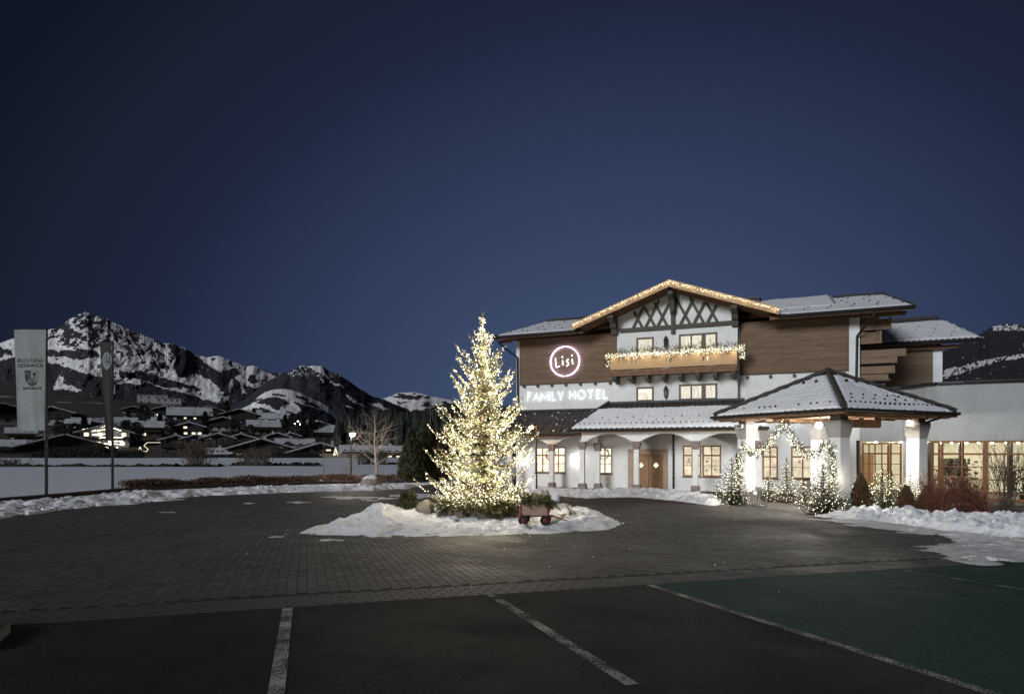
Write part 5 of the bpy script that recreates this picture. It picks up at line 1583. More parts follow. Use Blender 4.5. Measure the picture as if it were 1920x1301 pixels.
# tub of old boards, with fir branches laid round its rim
tub = thing('tree_tub', 'low round tub of weathered boards at the foot of the Christmas tree', 'planter', (TX, TY, .12))
for k in range(34):
    a = k * 2 * math.pi / 34
    me_ = bpy.data.meshes.get('board') or MB().box(-.118, .118, -.02, .02, -.15, .42).mesh('board', M['old_wood'])
    o = link('board', me_, tub); o.location = (1.28 * math.cos(a), 1.28 * math.sin(a), random.uniform(-.02, .02)); o.rotation_euler = (0, 0, a + math.pi / 2 + random.uniform(-.02, .02))
MB().lathe([(1.27, .30), (.001, .34)], (0, 0, 0), 24).build('soil', M['earth'], tub)
def sprigs(mb, P, D, ln, tmpl=TW):
    A, B, C = frame_from(np.asarray(D, float))
    ln = np.broadcast_to(ln, (len(A),))[:, None]
    mb.scatter(tmpl[0], tmpl[1], np.asarray(P, float), A * ln, B * ln, C * ln)
n = 620
a = RNG.uniform(0, 6.283, n); rr = RNG.uniform(1.0, 1.42, n)
mb = MB(); sprigs(mb, np.stack([TX + rr * np.cos(a), TY + rr * np.sin(a), .52 + RNG.uniform(-.05, .16, n) - .25 * np.clip(rr - 1.28, 0, 1)], -1),
       np.stack([np.cos(a) + RNG.normal(0, .5, n), np.sin(a) + RNG.normal(0, .5, n), RNG.uniform(-.7, .3, n)], -1), RNG.uniform(.28, .55, n))
tag(mb.build('fir_branches', M['needle']), 'cut fir branches laid over the rim of the tree tub', 'fir branches')

# ---- small lit firs round the pavilion
def small_fir(x, yb, Y, Hh, Wd, label, nbulb, seed, dark=False, power=18, lightlab=None, spread=1.0):
    X = (x - 960) / 1200 * Y; z = float(gz(Y))
    t = thing('fir_tree', label, 'fir tree', (X, Y, z), 0, 'small lit firs by the entrance')
    rfn = lambda q: max(.04, Wd / 2 * np.interp(q / Hh, [0, .12, .3, .6, 1], [.85, 1.0, .92, .55, .03]))
    nb, wb, pts, ow = fir(Hh, rfn, int(7 + Hh * 5), 11, seed, tw_len=.26, tw_step=.10, z0=.12, droop=.1, upturn=.3)
    wb.build('trunk', M['bark'], t)
    nb.build('needles', M['needle_dark'], t)
    p = RNG.choice(len(pts), min(nbulb, len(pts)), replace=False, p=(ow + .1) / (ow + .1).sum())
    P = pts[p] + RNG.normal(0, .02, (len(p), 3))
    l = thing('string_lights', lightlab, 'string lights', (X, Y, z), 0, 'fairy lights on the small firs')
    b = MB(); bulbs(b, P, .009 + .012 * RNG.random(len(P)) ** 2); b.build('bulbs', M['bulb'], l, kind='stuff')
    for k in range(3):
        aa = 3.6 + k * 1.1
        point_lamp((X + Wd * .42 * math.cos(aa), Y + Wd * .42 * math.sin(aa), z + Hh * (.25 + .25 * k)), power)
small_fir(1372, 945, 28.0, 1.95, 1.75, 'lit fir in front of the left pavilion column', 260, 11, lightlab='warm lights on the fir at the left pavilion column')
small_fir(1441, 943, 29.5, 1.15, 1.1, 'low lit fir just right of the floor lantern', 110, 12, power=10, lightlab='lights on the low fir beside the floor lantern')
small_fir(1475, 944, 29.0, 1.95, 1.05, 'slim lit fir with a long bare tip under the garland', 130, 13, power=10, lightlab='lights on the slim fir under the garland')
small_fir(1506, 945, 27.5, 1.1, .95, 'low lit fir between the slim fir and the big front fir', 90, 14, power=9, lightlab='lights on the low fir beside the slim fir')
small_fir(1543, 963, 23.6, 1.80, 1.75, 'broad dark lit fir in front of the nearest pavilion column', 230, 15, power=10, lightlab='scattered lights on the broad fir at the nearest column')
small_fir(1655, 948, 26.2, 1.55, 1.7, 'broad lit fir in front of the glass door', 260, 16, power=16, lightlab='lights on the fir in front of the glass door')
small_fir(1706, 948, 25.3, 1.42, 1.15, 'lit fir with sparse long branches before the right column', 110, 17, power=10, lightlab='lights on the sparse fir before the right column')
small_fir(1612, 950, 26.8, 1.35, 1.1, 'lit fir hidden behind the tall brown conifer', 130, 18, power=9, lightlab='lights on the fir behind the tall brown conifer')

# ---- dense little conifers and shrubs
LEAF = (np.array([(0, -.3, 0), (0, .3, 0), (1, 0, .1)]), np.array([(0, 1, 2)]))
def crown(mb, n, hfun, Hh, lf, seed, up=.7, clump=0, inner=.35):
    r = np.random.default_rng(seed)
    z = Hh * r.random(n) ** .85; a = r.uniform(0, 6.283, n)
    base = np.array([hfun(q / Hh) for q in z])
    if clump:
        base = base * (1 + clump * (fbm(a * 2.2 / 1.0, z * 2.2, 3, seed) - .5) * 2)
    rr = base * np.maximum(inner, r.random(n) ** .5)
    P = np.stack([rr * np.cos(a), rr * np.sin(a), z], -1)
    D = np.stack([np.cos(a) * (1 - up) + r.normal(0, .35, n), np.sin(a) * (1 - up) + r.normal(0, .35, n), up + r.normal(0, .35, n)], -1)
    A, B, C = frame_from(D, RNG.normal(size=(n, 3)))
    l = lf * r.uniform(.6, 1.3, n)[:, None]
    mb.scatter(LEAF[0], LEAF[1], P, A * l, B * l, C * l)
    return mb
def conifer(x, Y, Hh, Wd, mat, label, cat='conifer', n=5200, seed=1, tip=.06, name='conifer', lf=.09, group=None, clump=.18):
    X = (x - 960) / 1200 * Y
    t = thing(name, label, cat, (X, Y, float(gz(Y))), 0, group)
    crown(MB(), n, lambda f: Wd / 2 * np.interp(f, [0, .1, .3, .65, 1], [.75, .95, 1, .6, tip]), Hh, lf, seed, .75, clump).build('foliage', mat, t)
    MB().tube([(0, 0, -.05), (0, 0, Hh * .8)], [.05, .015], 6).build('stem', M['bark'], t)
conifer(1614, 24.6, 1.45, .82, M['shrub_brown'], 'tall reddish-brown columnar conifer beside the lit firs', seed=31)
conifer(1699, 24.4, .98, .76, M['shrub_brown'], 'short brown conifer between lit firs, edge of the snow bank', seed=32)
conifer(1739, 24.3, .98, .74, M['shrub'], 'small dark green conifer before the right pavilion column', seed=33)
conifer(766, 23.4, .85, 1.0, M['shrub'], 'low dark green conifer on the snowy island', n=5000, seed=34, tip=.4, lf=.10)
for k, (x, Y, Hh, Wd, lab) in enumerate(((772, 47, 3.8, 1.9, 'left one of the tall dark cypresses behind the forecourt'), (797, 48.5, 4.6, 2.1, 'tallest dark cypress behind the forecourt'),
                                         (822, 49, 3.9, 2.2, 'brownish cypress closest to the Christmas tree'))):
    conifer(x, Y, Hh, Wd, M['shrub'] if k < 2 else M['shrub_brown'], lab, 'cypress', 7000, 41 + k, .12, 'cypress_tree', .2, 'tall cypresses behind the forecourt', .5)

# red-stemmed dogwood and the twiggy bushes
def stems(mb, base, n, Hh, spread, r0, seed, lean=(0, 0), forks=2, curve=.3):
    r = np.random.default_rng(seed)
    for _ in range(n):
        b = np.array(base(r), float)
        d = np.array((r.normal(lean[0], spread), r.normal(lean[1], spread), 1.0)); d /= np.linalg.norm(d)
        h = Hh * r.uniform(.6, 1.1)
        t = np.linspace(0, 1, 6)[:, None]
        P = b + d * h * t + np.array((r.normal(0, curve), r.normal(0, curve), 0)) * h * t ** 2 * .5 + r.normal(0, .012, (6, 3)) * h
        mb.tube(P, np.linspace(r0, r0 * .3, 6), 3, False)
        for q in range(forks):
            i = r.integers(2, 5)
            d2 = d + r.normal(0, .45, 3) + np.array((0, 0, .2)); d2 /= np.linalg.norm(d2)
            t2 = np.linspace(0, 1, 4)[:, None]
            mb.tube(P[i] + d2 * h * r.uniform(.25, .5) * t2 + r.normal(0, .01, (4, 3)), np.linspace(r0 * .6, r0 * .25, 4), 3, False)
    return mb
gx, gyy = (1850 - 960) / 1200 * 22.8, 22.8
db = stems(MB(), lambda r: (r.normal(0, .16), r.normal(0, .16), 0), 80, 1.75, .38, .011, 5, (-.8, .15), 4, .5)
stems(db, lambda r: (r.uniform(-1.75, .25), r.uniform(.1, 1.3), 0), 210, 1.6, .34, .008, 6, (-.05, 0), 5, .5)
t = thing('dogwood_bush', 'bare red-stemmed bush sprawling before the glazed wing', 'bush', (gx, gyy, float(gz(gyy))))
db.build('stems', M['twig_red'], t)
t = thing('bare_shrub', 'thin bare shrub against the glass at the photo\'s right edge', 'shrub', ((1888 - 960) / 1200 * 25, 25, 0))
stems(MB(), lambda r: (r.normal(0, .12), r.normal(0, .12), 0), 46, 2.5, .16, .012, 8, (.05, 0), 5, .25).build('stems', M['twig'], t)
soil = [gp(*p) for p in [(1585, 955), (1760, 950), (1930, 948), (2080, 950), (2080, 990), (1920, 985), (1760, 975), (1600, 966)]]
heap('flower_bed', soil, lambda X, Y, dd: X * 0 + .05, .09, M['earth'], 91, .05, .4, .3)

def bush(x, Y, Hh, Wd, label, seed, n=90, mat='twig', group='bare bushes by the brook', z=0.0, forks=3):
    t = thing('bare_bush', label, 'bush', ((x - 960) / 1200 * Y, Y, z), 0, group)
    stems(MB(), lambda r: (r.normal(0, Wd * .16), r.normal(0, Wd * .1), 0), n, Hh, Wd / Hh * .22, .035, seed, (0, 0), forks, .35).build('stems', M[mat], t)
bush(366, 93, 3.6, 5.6, 'large round bare bush by the brook in the field', 21, 120)
bush(491, 94, 2.6, 4.6, 'wide bare bush at the end of the brook', 22, 90)
bush(462, 95, 2.0, 3.0, 'low bare bush just left of the wide one at the brook', 23, 50)
bush(20, 92, 1.5, 6, 'thin reedy bush at the brook, photo\'s left edge', 24, 80)
bush(690, 103, 2.6, 3.2, 'bare bush beside the trunk of the leafless tree, out in the field', 25, 60)
bush(716, 101, 2.4, 2.6, 'bare bush right of the leafless tree, out in the field', 26, 50)
bush(676, 101, 2.0, 1.8, 'small bare bush near the street lamp, out in the field', 27, 36)

# saplings and the pale leafless tree
def limb(mb, p, d, ln, r0, lev, r, bend=.25, nch=3):
    m = 6; t = np.linspace(0, 1, m)[:, None]
    b = r.normal(0, bend, 3) * ln; b[2] *= .5
    P = p + d * ln * t + b * t ** 2
    mb.tube(P, np.linspace(r0, r0 * .55, m), 6 if r0 > .03 else 4 if r0 > .01 else 3, False)
    if lev <= 0: return
    for q in range(nch):
        f = r.uniform(.35, 1.0) if q else 1.0
        i = min(m - 1, int(f * (m - 1)))
        nd = d + r.normal(0, .55, 3) * (.6 if q == 0 else 1.1); nd[2] += .12
        nd /= np.linalg.norm(nd)
        limb(mb, P[i], nd, ln * r.uniform(.5, .75), r0 * (.6 if q == 0 else .45), lev - 1, r, bend, nch)
def bare_tree(x, Y, Hh, label, seed, mat='bark_pale', crown_z=.25, nb=15, spread=1.0, cat='tree', r0=.12, lev=3, group=None, name='bare_tree', z=0.0):
    r = np.random.default_rng(seed)
    t = thing(name, label, cat, ((x - 960) / 1200 * Y, Y, z), 0, group)
    zt = np.linspace(0, 1, 9); off = np.cumsum(r.normal(0, .015, (9, 2)), 0) * Hh * .5
    P = np.stack([off[:, 0], off[:, 1], zt * Hh], -1)
    MB().tube(P, r0 * (1 - zt) ** .8 + .006, 8).build('trunk', M[mat], t)
    c = MB()
    for q in range(nb):
        f = crown_z + (0.97 - crown_z) * (q + .5) / nb
        i = f * 8; a, b = int(i), min(8, int(i) + 1); p = P[a] + (P[b] - P[a]) * (i - a)
        an = q * 2.4 + r.normal(0, .3)
        el = r.uniform(.25, .75)
        dd = np.array((math.cos(an) * math.cos(el), math.sin(an) * math.cos(el), math.sin(el)))
        limb(c, p, dd, Hh * .34 * spread * (1.1 - f) * r.uniform(.7, 1.2) + .25, r0 * .42 * (1.15 - f), lev, r)
    c.build('crown', M[mat], t)
    return t
bare_tree(705, 50, 5.6, 'pale leafless tree beside the street lamp', 4, nb=22, spread=1.05, r0=.11, crown_z=.20, lev=3)
bare_tree(607, 48, 3.2, 'thin leafless sapling left of the street lamp', 5, 'twig', .2, 7, .35, 'sapling', .035, 2)
bare_tree(659, 49, 2.3, 'cluster of bare saplings at the foot of the street lamp', 6, 'twig', .1, 9, .5, 'sapling', .035, 2)
bare_tree(650, 48.5, 2.6, 'upright bare sapling just left of the street lamp pole', 9, 'twig', .1, 8, .4, 'sapling', .03, 2)
bare_tree(808, 75, 8.5, 'tall thin birch behind the dark cypresses', 7, 'bark_pale', .35, 12, .35, 'tree', .07, 2)
bare_tree(819, 80, 7.0, 'second thin birch, right of the tall one behind the cypresses', 8, 'bark_pale', .3, 12, .4, 'tree', .06, 2)

# low beech hedge along the forecourt
def hedge(name, pts, h, w, n, label, seed, mat='hedge', lf=.16, cat='hedge'):
    r = np.random.default_rng(seed)
    P = np.array(pts); seg = np.concatenate([[0], np.cumsum(np.hypot(*np.diff(P, axis=0).T))])
    s = r.uniform(0, seg[-1], n)
    x = np.interp(s, seg, P[:, 0]) + r.normal(0, w * .35, n); y = np.interp(s, seg, P[:, 1]) + r.normal(0, w * .35, n)
    hh = h * (.55 + .8 * fbm(s * .8, s * 0, 3, seed))
    z = hh * r.random(n) ** .8
    D = np.stack([r.normal(0, .5, n), r.normal(0, .5, n), 1 + r.normal(0, .3, n)], -1)
    A, B, C = frame_from(D, r.normal(size=(n, 3)))
    l = lf * r.uniform(.6, 1.4, n)[:, None]
    mb = MB().scatter(LEAF[0], LEAF[1], np.stack([x, y, z], -1), A * l, B * l * .6, C * l)
    return tag(mb.build(name, M[mat]), label, cat)
hedge('low_hedge', [gp(235, 919), gp(330, 914), gp(420, 911)], .48, .7, 5500, 'low brown beech hedge right of the flagpoles', 51)
hedge('low_hedge', [gp(425, 911), gp(520, 907), gp(600, 905)], .50, .8, 6000, 'low brown beech hedge left of the street lamp', 52)
hedge('low_hedge', [gp(608, 905), gp(700, 903.5), gp(790, 903)], .50, .8, 6500, 'low brown beech hedge between street lamp and cypresses', 53)
hedge('grass_strip', [h2w(-5.0, -2.0, 0)[:2], h2w(-3.4, -2.3, 0)[:2], h2w(-1.2, -2.5, 0)[:2]], .10, .5, 5000, 'strip of winter grass along the side porch', 54, 'grass', .08, 'grass')['kind'] = 'stuff'
for k in ('label', 'category'):
    del bpy.data.objects['grass_strip'][k]

# ---- rocks
def rock(x, yb, Y, w, h, label, seed, capped=False):
    t = thing('boulder', label, 'boulder', ((x - 960) / 1200 * Y, Y, float(gz(Y)) + .1))
    V, F = ICO3
    r = np.random.default_rng(seed)
    q = fbm(V[:, 0] * 1.3 + V[:, 2] * .7 + 9, V[:, 1] * 1.3 + V[:, 2] + 5, 4, seed) - .5
    V = V * (1 + .55 * q[:, None])
    V = V * np.array((w / 2, w / 2.4, h * .62))
    V[:, 0] += .25 * w * np.clip(V[:, 2] / h, 0, 1) * .3
    mb = MB().add(V + np.array((0, 0, h * .35)), F)
    mb.build('stone', M['rock'], t, True)
    if capped:
        k = V * np.array((.92, .92, 1.1)); k[:, 2] = np.maximum(k[:, 2], h * .10) + .02
        MB().add(k + np.array((0, 0, h * .38)), F).build('snow_cap', M['snow_bank'], t, True)
rock(797, 967, 21.6, .62, .62, 'tan upright boulder on the snowy island by the tree', 3)
rock(694, 918, 40, 1.2, .7, 'dark boulder with a thick snow cap at the forecourt edge', 5, True)
rock(1068, 963, 21.2, .5, .3, 'dark stone half buried in snow right of the hand cart', 7, True)

# ---- hand cart with fir and dried flowers
CX, CY = (1003 - 960) / 1200 * 19.6, 19.6
cart = thing('hand_cart', 'small wooden hand cart with red corner posts and black wheels on the snowy island', 'cart', (CX, CY, .12), R(-6))
MB().box(-.43, .43, -.25, .25, .30, .345).build('floor', M['cart_wood'], cart)
for k in range(3):
    z = .35 + k * .10
    MB().box(-.43, .43, -.27, -.25, z, z + .094).build('board', M['cart_wood'], cart)
    MB().box(-.43, .43, .25, .27, z, z + .094).build('board', M['cart_wood'], cart)
    MB().box(-.45, -.432, -.25, .25, z, z + .094).build('board', M['cart_wood'], cart)
    MB().box(.432, .45, -.25, .25, z, z + .094).build('board', M['cart_wood'], cart)
for x in (-.41, .41):
    for y in (-.285, .285):
        MB().box(x - .02, x + .02, y - .014, y + .014, .28, .66).build('post', M['red'], cart)
MB().box(-.52, .55, -.04, .04, .24, .295).box(-.36, -.30, -.3, .3, .16, .24).box(.30, .36, -.3, .3, .16, .24).build('chassis', M['red'], cart)
wt = MB().lathe([(.074, -.04), (.15, -.045), (.155, 0), (.15, .045), (.074, .04), (.074, -.04)], (0, 0, 0), 20).mesh('tyre', M['tyre'], True)
wr = MB().lathe([(.001, -.03), (.03, -.04), (.04, -.02), (.075, -.025), (.075, .025), (.001, .03)], (0, 0, 0), 16).mesh('rim', M['red'], True)
for x in (-.33, .33):
    for y in (-.32, .32):
        wo = link('wheel', None, cart); wo.location = (x, y, .155); wo.rotation_euler = (R(90), 0, 0)
        link('tyre', wt, wo); link('rim', wr, wo)
MB().tube([(.52, 0, .27), (.75, 0, .20), (.98, 0, .12)], .018, 6).tube([(.98, -.12, .12), (.98, .12, .12)], .018, 6).build('drawbar', M['red'], cart)
n = 260
mb = MB(); sprigs(mb, np.stack([CX + RNG.uniform(-.45, .6, n), CY + RNG.uniform(-.3, .25, n), .12 + RNG.uniform(.62, .76, n)], -1),
       np.stack([RNG.normal(.3, .8, n), RNG.normal(-.2, .7, n), RNG.normal(-.05, .45, n)], -1), RNG.uniform(.18, .36, n))
tag(mb.build('fir_branches', M['needle']), 'fir branches heaped in the hand cart', 'fir branches')
mb = MB(); n = 380
P = np.stack([CX + RNG.normal(-.12, .17, n), CY + RNG.normal(-.05, .12, n), .12 + RNG.uniform(.68, .95, n)], -1)
A, B, C = randrot(n); mb.scatter([(0, 0, 0), (.03, .02, 0), (.06, 0, .01), (.03, -.02, 0)], [(0, 1, 2, 3)], P, A, B, C)
tag(mb.build('dried_flowers', M['straw']), 'bunch of dried straw-coloured flowers in the hand cart', 'dried flowers')
for (dx, z, r, lab) in ((-.44, .86, .10, 'small cushion of snow on the left corner of the hand cart'), (.62, .92, .14, 'cushion of snow on a branch right of the hand cart')):
    mb = MB(); add_blobs(mb, np.array([(0, 0, 0.)]), np.array([r]), ICO3, .6)
    o = tag(mb.build('snow_cushion', M['snow'], None, True), lab, 'snow'); o.location = (CX + dx, CY - .05, z)
mb = MB(); stems(mb, lambda r: (r.normal(0, .04), r.normal(0, .04), 0), 14, .75, .25, .006, 77, (0, 0), 3)
o = tag(mb.build('bare_twigs', M['twig']), 'few bare twigs sticking out of the snow right of the cart', 'twigs'); o.location = (CX + 1.15, CY + .9, .3)

# ---- garlands
def garland(name, path, rad, n, label, mat, ln=(.14, .26), down=-.1, tmpl=TWS, updir=.3):
    P = np.array(path); seg = np.concatenate([[0], np.cumsum(np.linalg.norm(np.diff(P, axis=0), axis=1))])
    s = RNG.uniform(0, seg[-1], n)
    c = np.stack([np.interp(s, seg, P[:, k]) for k in range(3)], -1)
    off = RNG.normal(0, rad * .45, (n, 3))
    mb = MB(); D = off / rad + RNG.normal(0, .6, (n, 3)) + np.array((0, 0, updir))
    sprigs(mb, c + off, D, RNG.uniform(*ln, n), tmpl)
    return tag(mb.build(name, mat), label, 'garland'), c
def lights_on(name, P, label, r=(.011, .018), mat='bulb', group=None):
    l = thing(name, label, 'string lights', (0, 0, 0), 0, group)
    mb = MB(); bulbs(mb, P, RNG.uniform(*r, len(P))); mb.build('bulbs', M[mat], l, kind='stuff')
    return l
gpath = [h2w(-1.95, -1.2, 7.55), h2w(-1.92, -1.72, 7.86)] + [h2w(u, -1.76, 7.93 + .03 * math.sin(u * 2.3)) for u in np.linspace(-1.6, 5.1, 20)] + [h2w(5.5, -1.72, 7.98), h2w(5.62, -1.2, 7.75)]
garland('fir_garland', gpath, .26, 1500, 'thick fir garland along the balcony rail', M['needle'], (.13, .26))
n = 900
s = RNG.uniform(-1.95, 5.6, n)
P = np.array([h2w(u, -1.78 + RNG.normal(-.08, .10), 7.84 + RNG.normal(0, .09)) for u in s] + [h2w(RNG.uniform(5.4, 5.7), RNG.uniform(-1.9, -1.0), RNG.uniform(7.35, 8.1)) for _ in range(90)] + [h2w(RNG.uniform(-1.98, -1.8), RNG.uniform(-1.9, -1.2), RNG.uniform(7.25, 7.95)) for _ in range(30)])
lights_on('string_lights', P, 'dense fairy lights hung along the balcony garland', (.009, .016))
for u in np.linspace(-1.5, 5.2, 8):
    point_lamp(h2w(u, -1.95, 7.72), 4.0)
# icicle lights along the gable
P = []
for sgn in (-1, 1):
    t = np.sort(RNG.random(300))
    for q in t:
        u = 1.73 + sgn * 5.68 * q
        P.append(h2w(u, -1.99, gz_roof(u) - .02 - abs(RNG.normal(0, .085)) - .02))
lights_on('string_lights', np.array(P), 'fairy lights strung along both edges of the gable', (.008, .013))
for q in np.linspace(-.95, .95, 9):
    u = 1.73 + 5.68 * q
    point_lamp(h2w(u, -2.12, gz_roof(u) - .16), .6)
# pavilion garland: hangs down each column and swoops up to the middle of the beam
y_ = -Hs
gp2 = []
def on_side(q, z, o=.25):   # along the left-front side (from left column to nearest column), slightly outside
    return p2w(-Hs - o, Hs - q * 2 * Hs, z)
curve = [(-.02, .75), (-.01, 1.3), (0, 1.9), (.02, 2.45), (.06, 2.55), (.14, 2.32), (.24, 2.30), (.34, 2.55), (.44, 3.1), (.50, 3.45), (.56, 3.2), (.64, 2.6), (.72, 2.25), (.80, 2.15), (.88, 2.28), (.95, 2.50), (.99, 2.45), (1.0, 1.9), (1.01, 1.2), (1.0, .9)]
cq = np.interp(np.linspace(0, 19, 90), np.arange(20), [c[0] for c in curve]); cz = np.interp(np.linspace(0, 19, 90), np.arange(20), [c[1] for c in curve])
gpath = [on_side(a, b, .36) for a, b in zip(cq, cz)]
_, c = garland('fir_garland', gpath, .16, 1500, 'lit fir garland swooping between the pavilion columns', M['needle_dark'], (.12, .22))
k = RNG.choice(len(c), 620)
lights_on('string_lights', c[k] + RNG.normal(0, .075, (620, 3)), 'fairy lights wound round the pavilion garland', (.010, .018))
for a, b in ((.0, 1.3), (.12, 2.4), (.34, 2.6), (.5, 3.2), (.66, 2.5), (.84, 2.2), (1.0, 1.4)):
    point_lamp(on_side(a, b, .62), 5)

# wreaths in two porch windows
def wreath(u, z, label, r0=.30):
    n = 220; a = RNG.uniform(0, 6.283, n)
    P = np.array([h2w(u + r0 * math.cos(t), -.03 + RNG.normal(0, .03), z + r0 * math.sin(t)) for t in a])
    D = np.stack([-np.sin(a) * .92, np.sin(a) * .38, np.cos(a)], -1) + RNG.normal(0, .35, (n, 3))
    mb = MB(); sprigs(mb, P, D, RNG.uniform(.10, .17, n), TWS)
    o = tag(mb.build('wreath', M['needle_dark']), label, 'wreath')
wreath(-2.5, 2.12, 'dark fir wreath on the window right of the corner columns')
wreath(-5.95, 2.1, 'dark fir wreath half hidden by the side porch column')

# ---- lamps and lanterns
def street_lamp(x, Y, zl, label, mat, arm, lr=.13, power=None, hood=.28):
    X = (x - 960) / 1200 * Y
    t = thing('street_lamp', label, 'street lamp', (X, Y, float(gz(Y))))
    MB().tube([(0, 0, 0), (0, 0, zl * .5), (0, 0, zl + (.12 if arm else -.1))], [.055, .045, .035], 8).build('pole', M['metal_dark'], t)
    if arm:
        MB().tube([(0, 0, zl + .1), (arm * .4, 0, zl + .14), (arm, 0, zl + .14)], .025, 6).build('arm', M['metal_dark'], t)
    MB().lathe([(.001, zl + .17), (.06, zl + .16), (hood, zl + .08), (hood, zl + .06), (.05, zl + .075)], (arm, 0, 0), 18).build('hood', M['metal_dark'], t)
    MB().lathe([(.001, zl - lr), (lr * .7, zl - lr * .7), (lr, zl - .02), (lr * .8, zl + .06), (.001, zl + .065)], (arm, 0, 0), 14).build('lamp_glass', mat, t, True)
street_lamp(1006, 37.3, 3.72, 'street lamp glowing orange in front of the side porch', M['lamp_orange'], -.30, .12)
street_lamp(658, 47, 3.55, 'white street lamp at the forecourt edge by the leafless tree', M['lamp_street'], .10, .19)

LX, LY = (1424 - 960) / 1200 * 27.0, 27.0
t = thing('floor_lantern', 'tall metal floor lantern with glass sides and a candle at the left pavilion column', 'lantern', (LX, LY, 0), R(20))
f = MB()
for i in (-1, 1):
    for j in (-1, 1):
        f.box(i * .19 - .015, i * .19 + .015, j * .19 - .015, j * .19 + .015, 0, .66)
f.box(-.21, .21, -.21, .21, .02, .06).box(-.22, .22, -.22, .22, .66, .69)
f.build('frame', M['metal'], t)
MB().lathe([(.28, .69), (.16, .76), (.05, .80), (.001, .81)], (0, 0, 0), 4).build('lid', M['metal'], t)
for i in (-1, 1):
    MB().add([(-.175, i * .19, .06), (.175, i * .19, .06), (.175, i * .19, .66), (-.175, i * .19, .66)], [(0, 1, 2, 3)]).build('pane', M['glass'], t)
    MB().add([(i * .19, -.175, .06), (i * .19, .175, .06), (i * .19, .175, .66), (i * .19, -.175, .66)], [(0, 1, 2, 3)]).build('pane', M['glass'], t)
cd = MB().lathe([(.06, .06), (.06, .30), (.001, .31)], (0, 0, 0), 12).build('candle', M['room_wall'], t)
MB().lathe([(.001, .32), (.012, .34), (.001, .39)], (0, 0, 0), 8).build('flame', M['candle'], cd)
# dark menu board leaning behind the nearest column
t = thing('notice_board', 'narrow dark notice board behind the nearest pavilion column', 'notice board', h2w(10.6, -.4, 0), HROT)
MB().box(-.12, .14, 0, .05, .75, 2.5).build('board', M['metal_dark'], t)
MB().box(-.02, .02, .01, .04, 0, .75).box(-.2, .2, -.15, .2, 0, .03).build('stand', M['metal_dark'], t)

# ---- flags seen from behind
def text_mesh(s, size, name):
    cu = bpy.data.curves.new(name, 'FONT'); cu.body = s; cu.size = size; cu.align_x = 'CENTER'; cu.resolution_u = 3
    o = bpy.data.objects.new(name, cu); COL.objects.link(o)
    dg = bpy.context.evaluated_depsgraph_get()
    me = bpy.data.meshes.new_from_object(o.evaluated_get(dg))
    bpy.data.objects.remove(o)
    return np.array([v.co[:] for v in me.vertices]), [tuple(p.vertices) for p in me.polygons]
def flag(x, yb, Y, ztop, label):
    X = (x - 960) / 1200 * Y
    t = thing('flagpole', label, 'flag', (X, Y, 0))
    MB().tube([(0, 0, 0), (.0, 0, ztop * .5), (.02, 0, ztop)], [.075, .06, .045], 10).lathe([(.001, ztop + .06), (.06, ztop + .03), (.05, ztop)], (.02, 0, 0), 10).build('pole', M['metal_dark'], t)
    return t
class Banner:
    """a long narrow cloth hanging left of its pole; prints lie on its folds"""
    def __init__(s, t, x0, Y, yt, yb, w1, w0, mat, amp, seed):
        s.k = Y / 1200; s.x0 = x0; s.yt, s.yb, s.w1, s.w0, s.amp, s.seed = yt, yb, w1, w0, amp, seed
        a, b = np.meshgrid(np.linspace(0, 1, 40), np.linspace(0, 1, 90), indexing='ij')
        px = -2 - a * (w1 + (w0 - w1) * b)
        s.o = MB().grid(px * s.k, s.wave(a, b), 2.4 + (843 - (yt + (yb - yt) * b)) * s.k).build('cloth', mat, t, True)
        MB().tube([(-.02, 0, 2.4 + (843 - yt) * s.k), ((-2 - w1) * s.k - .06, 0, 2.4 + (843 - yt) * s.k)], .02, 6).build('top_bar', M['metal_dark'], t)
        for b_ in (.02, .5, .97):
            z = 2.4 + (843 - yt - (yb - yt) * b_) * s.k
            MB().tube([(-.07, 0, z), (.06, 0, z)], .012, 5).build('tie', M['metal'], t)
    def wave(s, a, b):
        return s.amp * (np.sin(a * 7 + b * 1.5 + s.seed) * (.3 + b) * .6 + .25 * np.sin(a * 19 + b * 4) * b)
    def surf(s, dx, y, lift):
        b = (y - s.yt) / (s.yb - s.yt); a = (-2 - dx) / (s.w1 + (s.w0 - s.w1) * b)
        return np.stack([dx * s.k, s.wave(a, b) - lift, 2.4 + (843 - y) * s.k], -1)
    def patch(s, pts, m, name, lift=.012):
        P = np.array(pts, float)
        if lift:
            Q = []
            for p, q in zip(P, np.roll(P, -1, 0)):
                Q += [p + (q - p) * t for t in np.linspace(0, 1, 4)[:-1]]
            P = np.array(Q)
        V = s.surf(P[:, 0] - s.x0, P[:, 1], lift)
        c = s.surf(P[:, 0].mean() - s.x0, P[:, 1].mean(), lift)
        n = len(V)
        MB().add(np.concatenate([V, c[None]]), [(i, (i + 1) % n, n) for i in range(n)]).build(name, M[m], s.o)
    def text(s, txt, hpx, x, y, wpx):
        V, F = text_mesh(txt, 1.0, 'lettering')
        w = V[:, 0].max() - V[:, 0].min(); h = V[:, 1].max() - V[:, 1].min()
        c = (V[:, 0].max() + V[:, 0].min()) / 2
        P = s.surf(x - (V[:, 0] - c) / w * wpx - s.x0, y - V[:, 1] / h * hpx, .016)   # seen from behind: reversed
        mb = MB()
        mb.v.append(P); mb.n = len(P)
        for f in F:
            mb.f.append(np.array([f]))
        mb.build('lettering', M['print_dark'], s.o)
f1 = flag(87, 935, 31.3, 8.25, 'tall flagpole with a long pale banner whose lettering shows reversed')
B1b = Banner(f1, 87, 31.3, 617, 807, 59, 52, M['flag_white'], .045, 1)
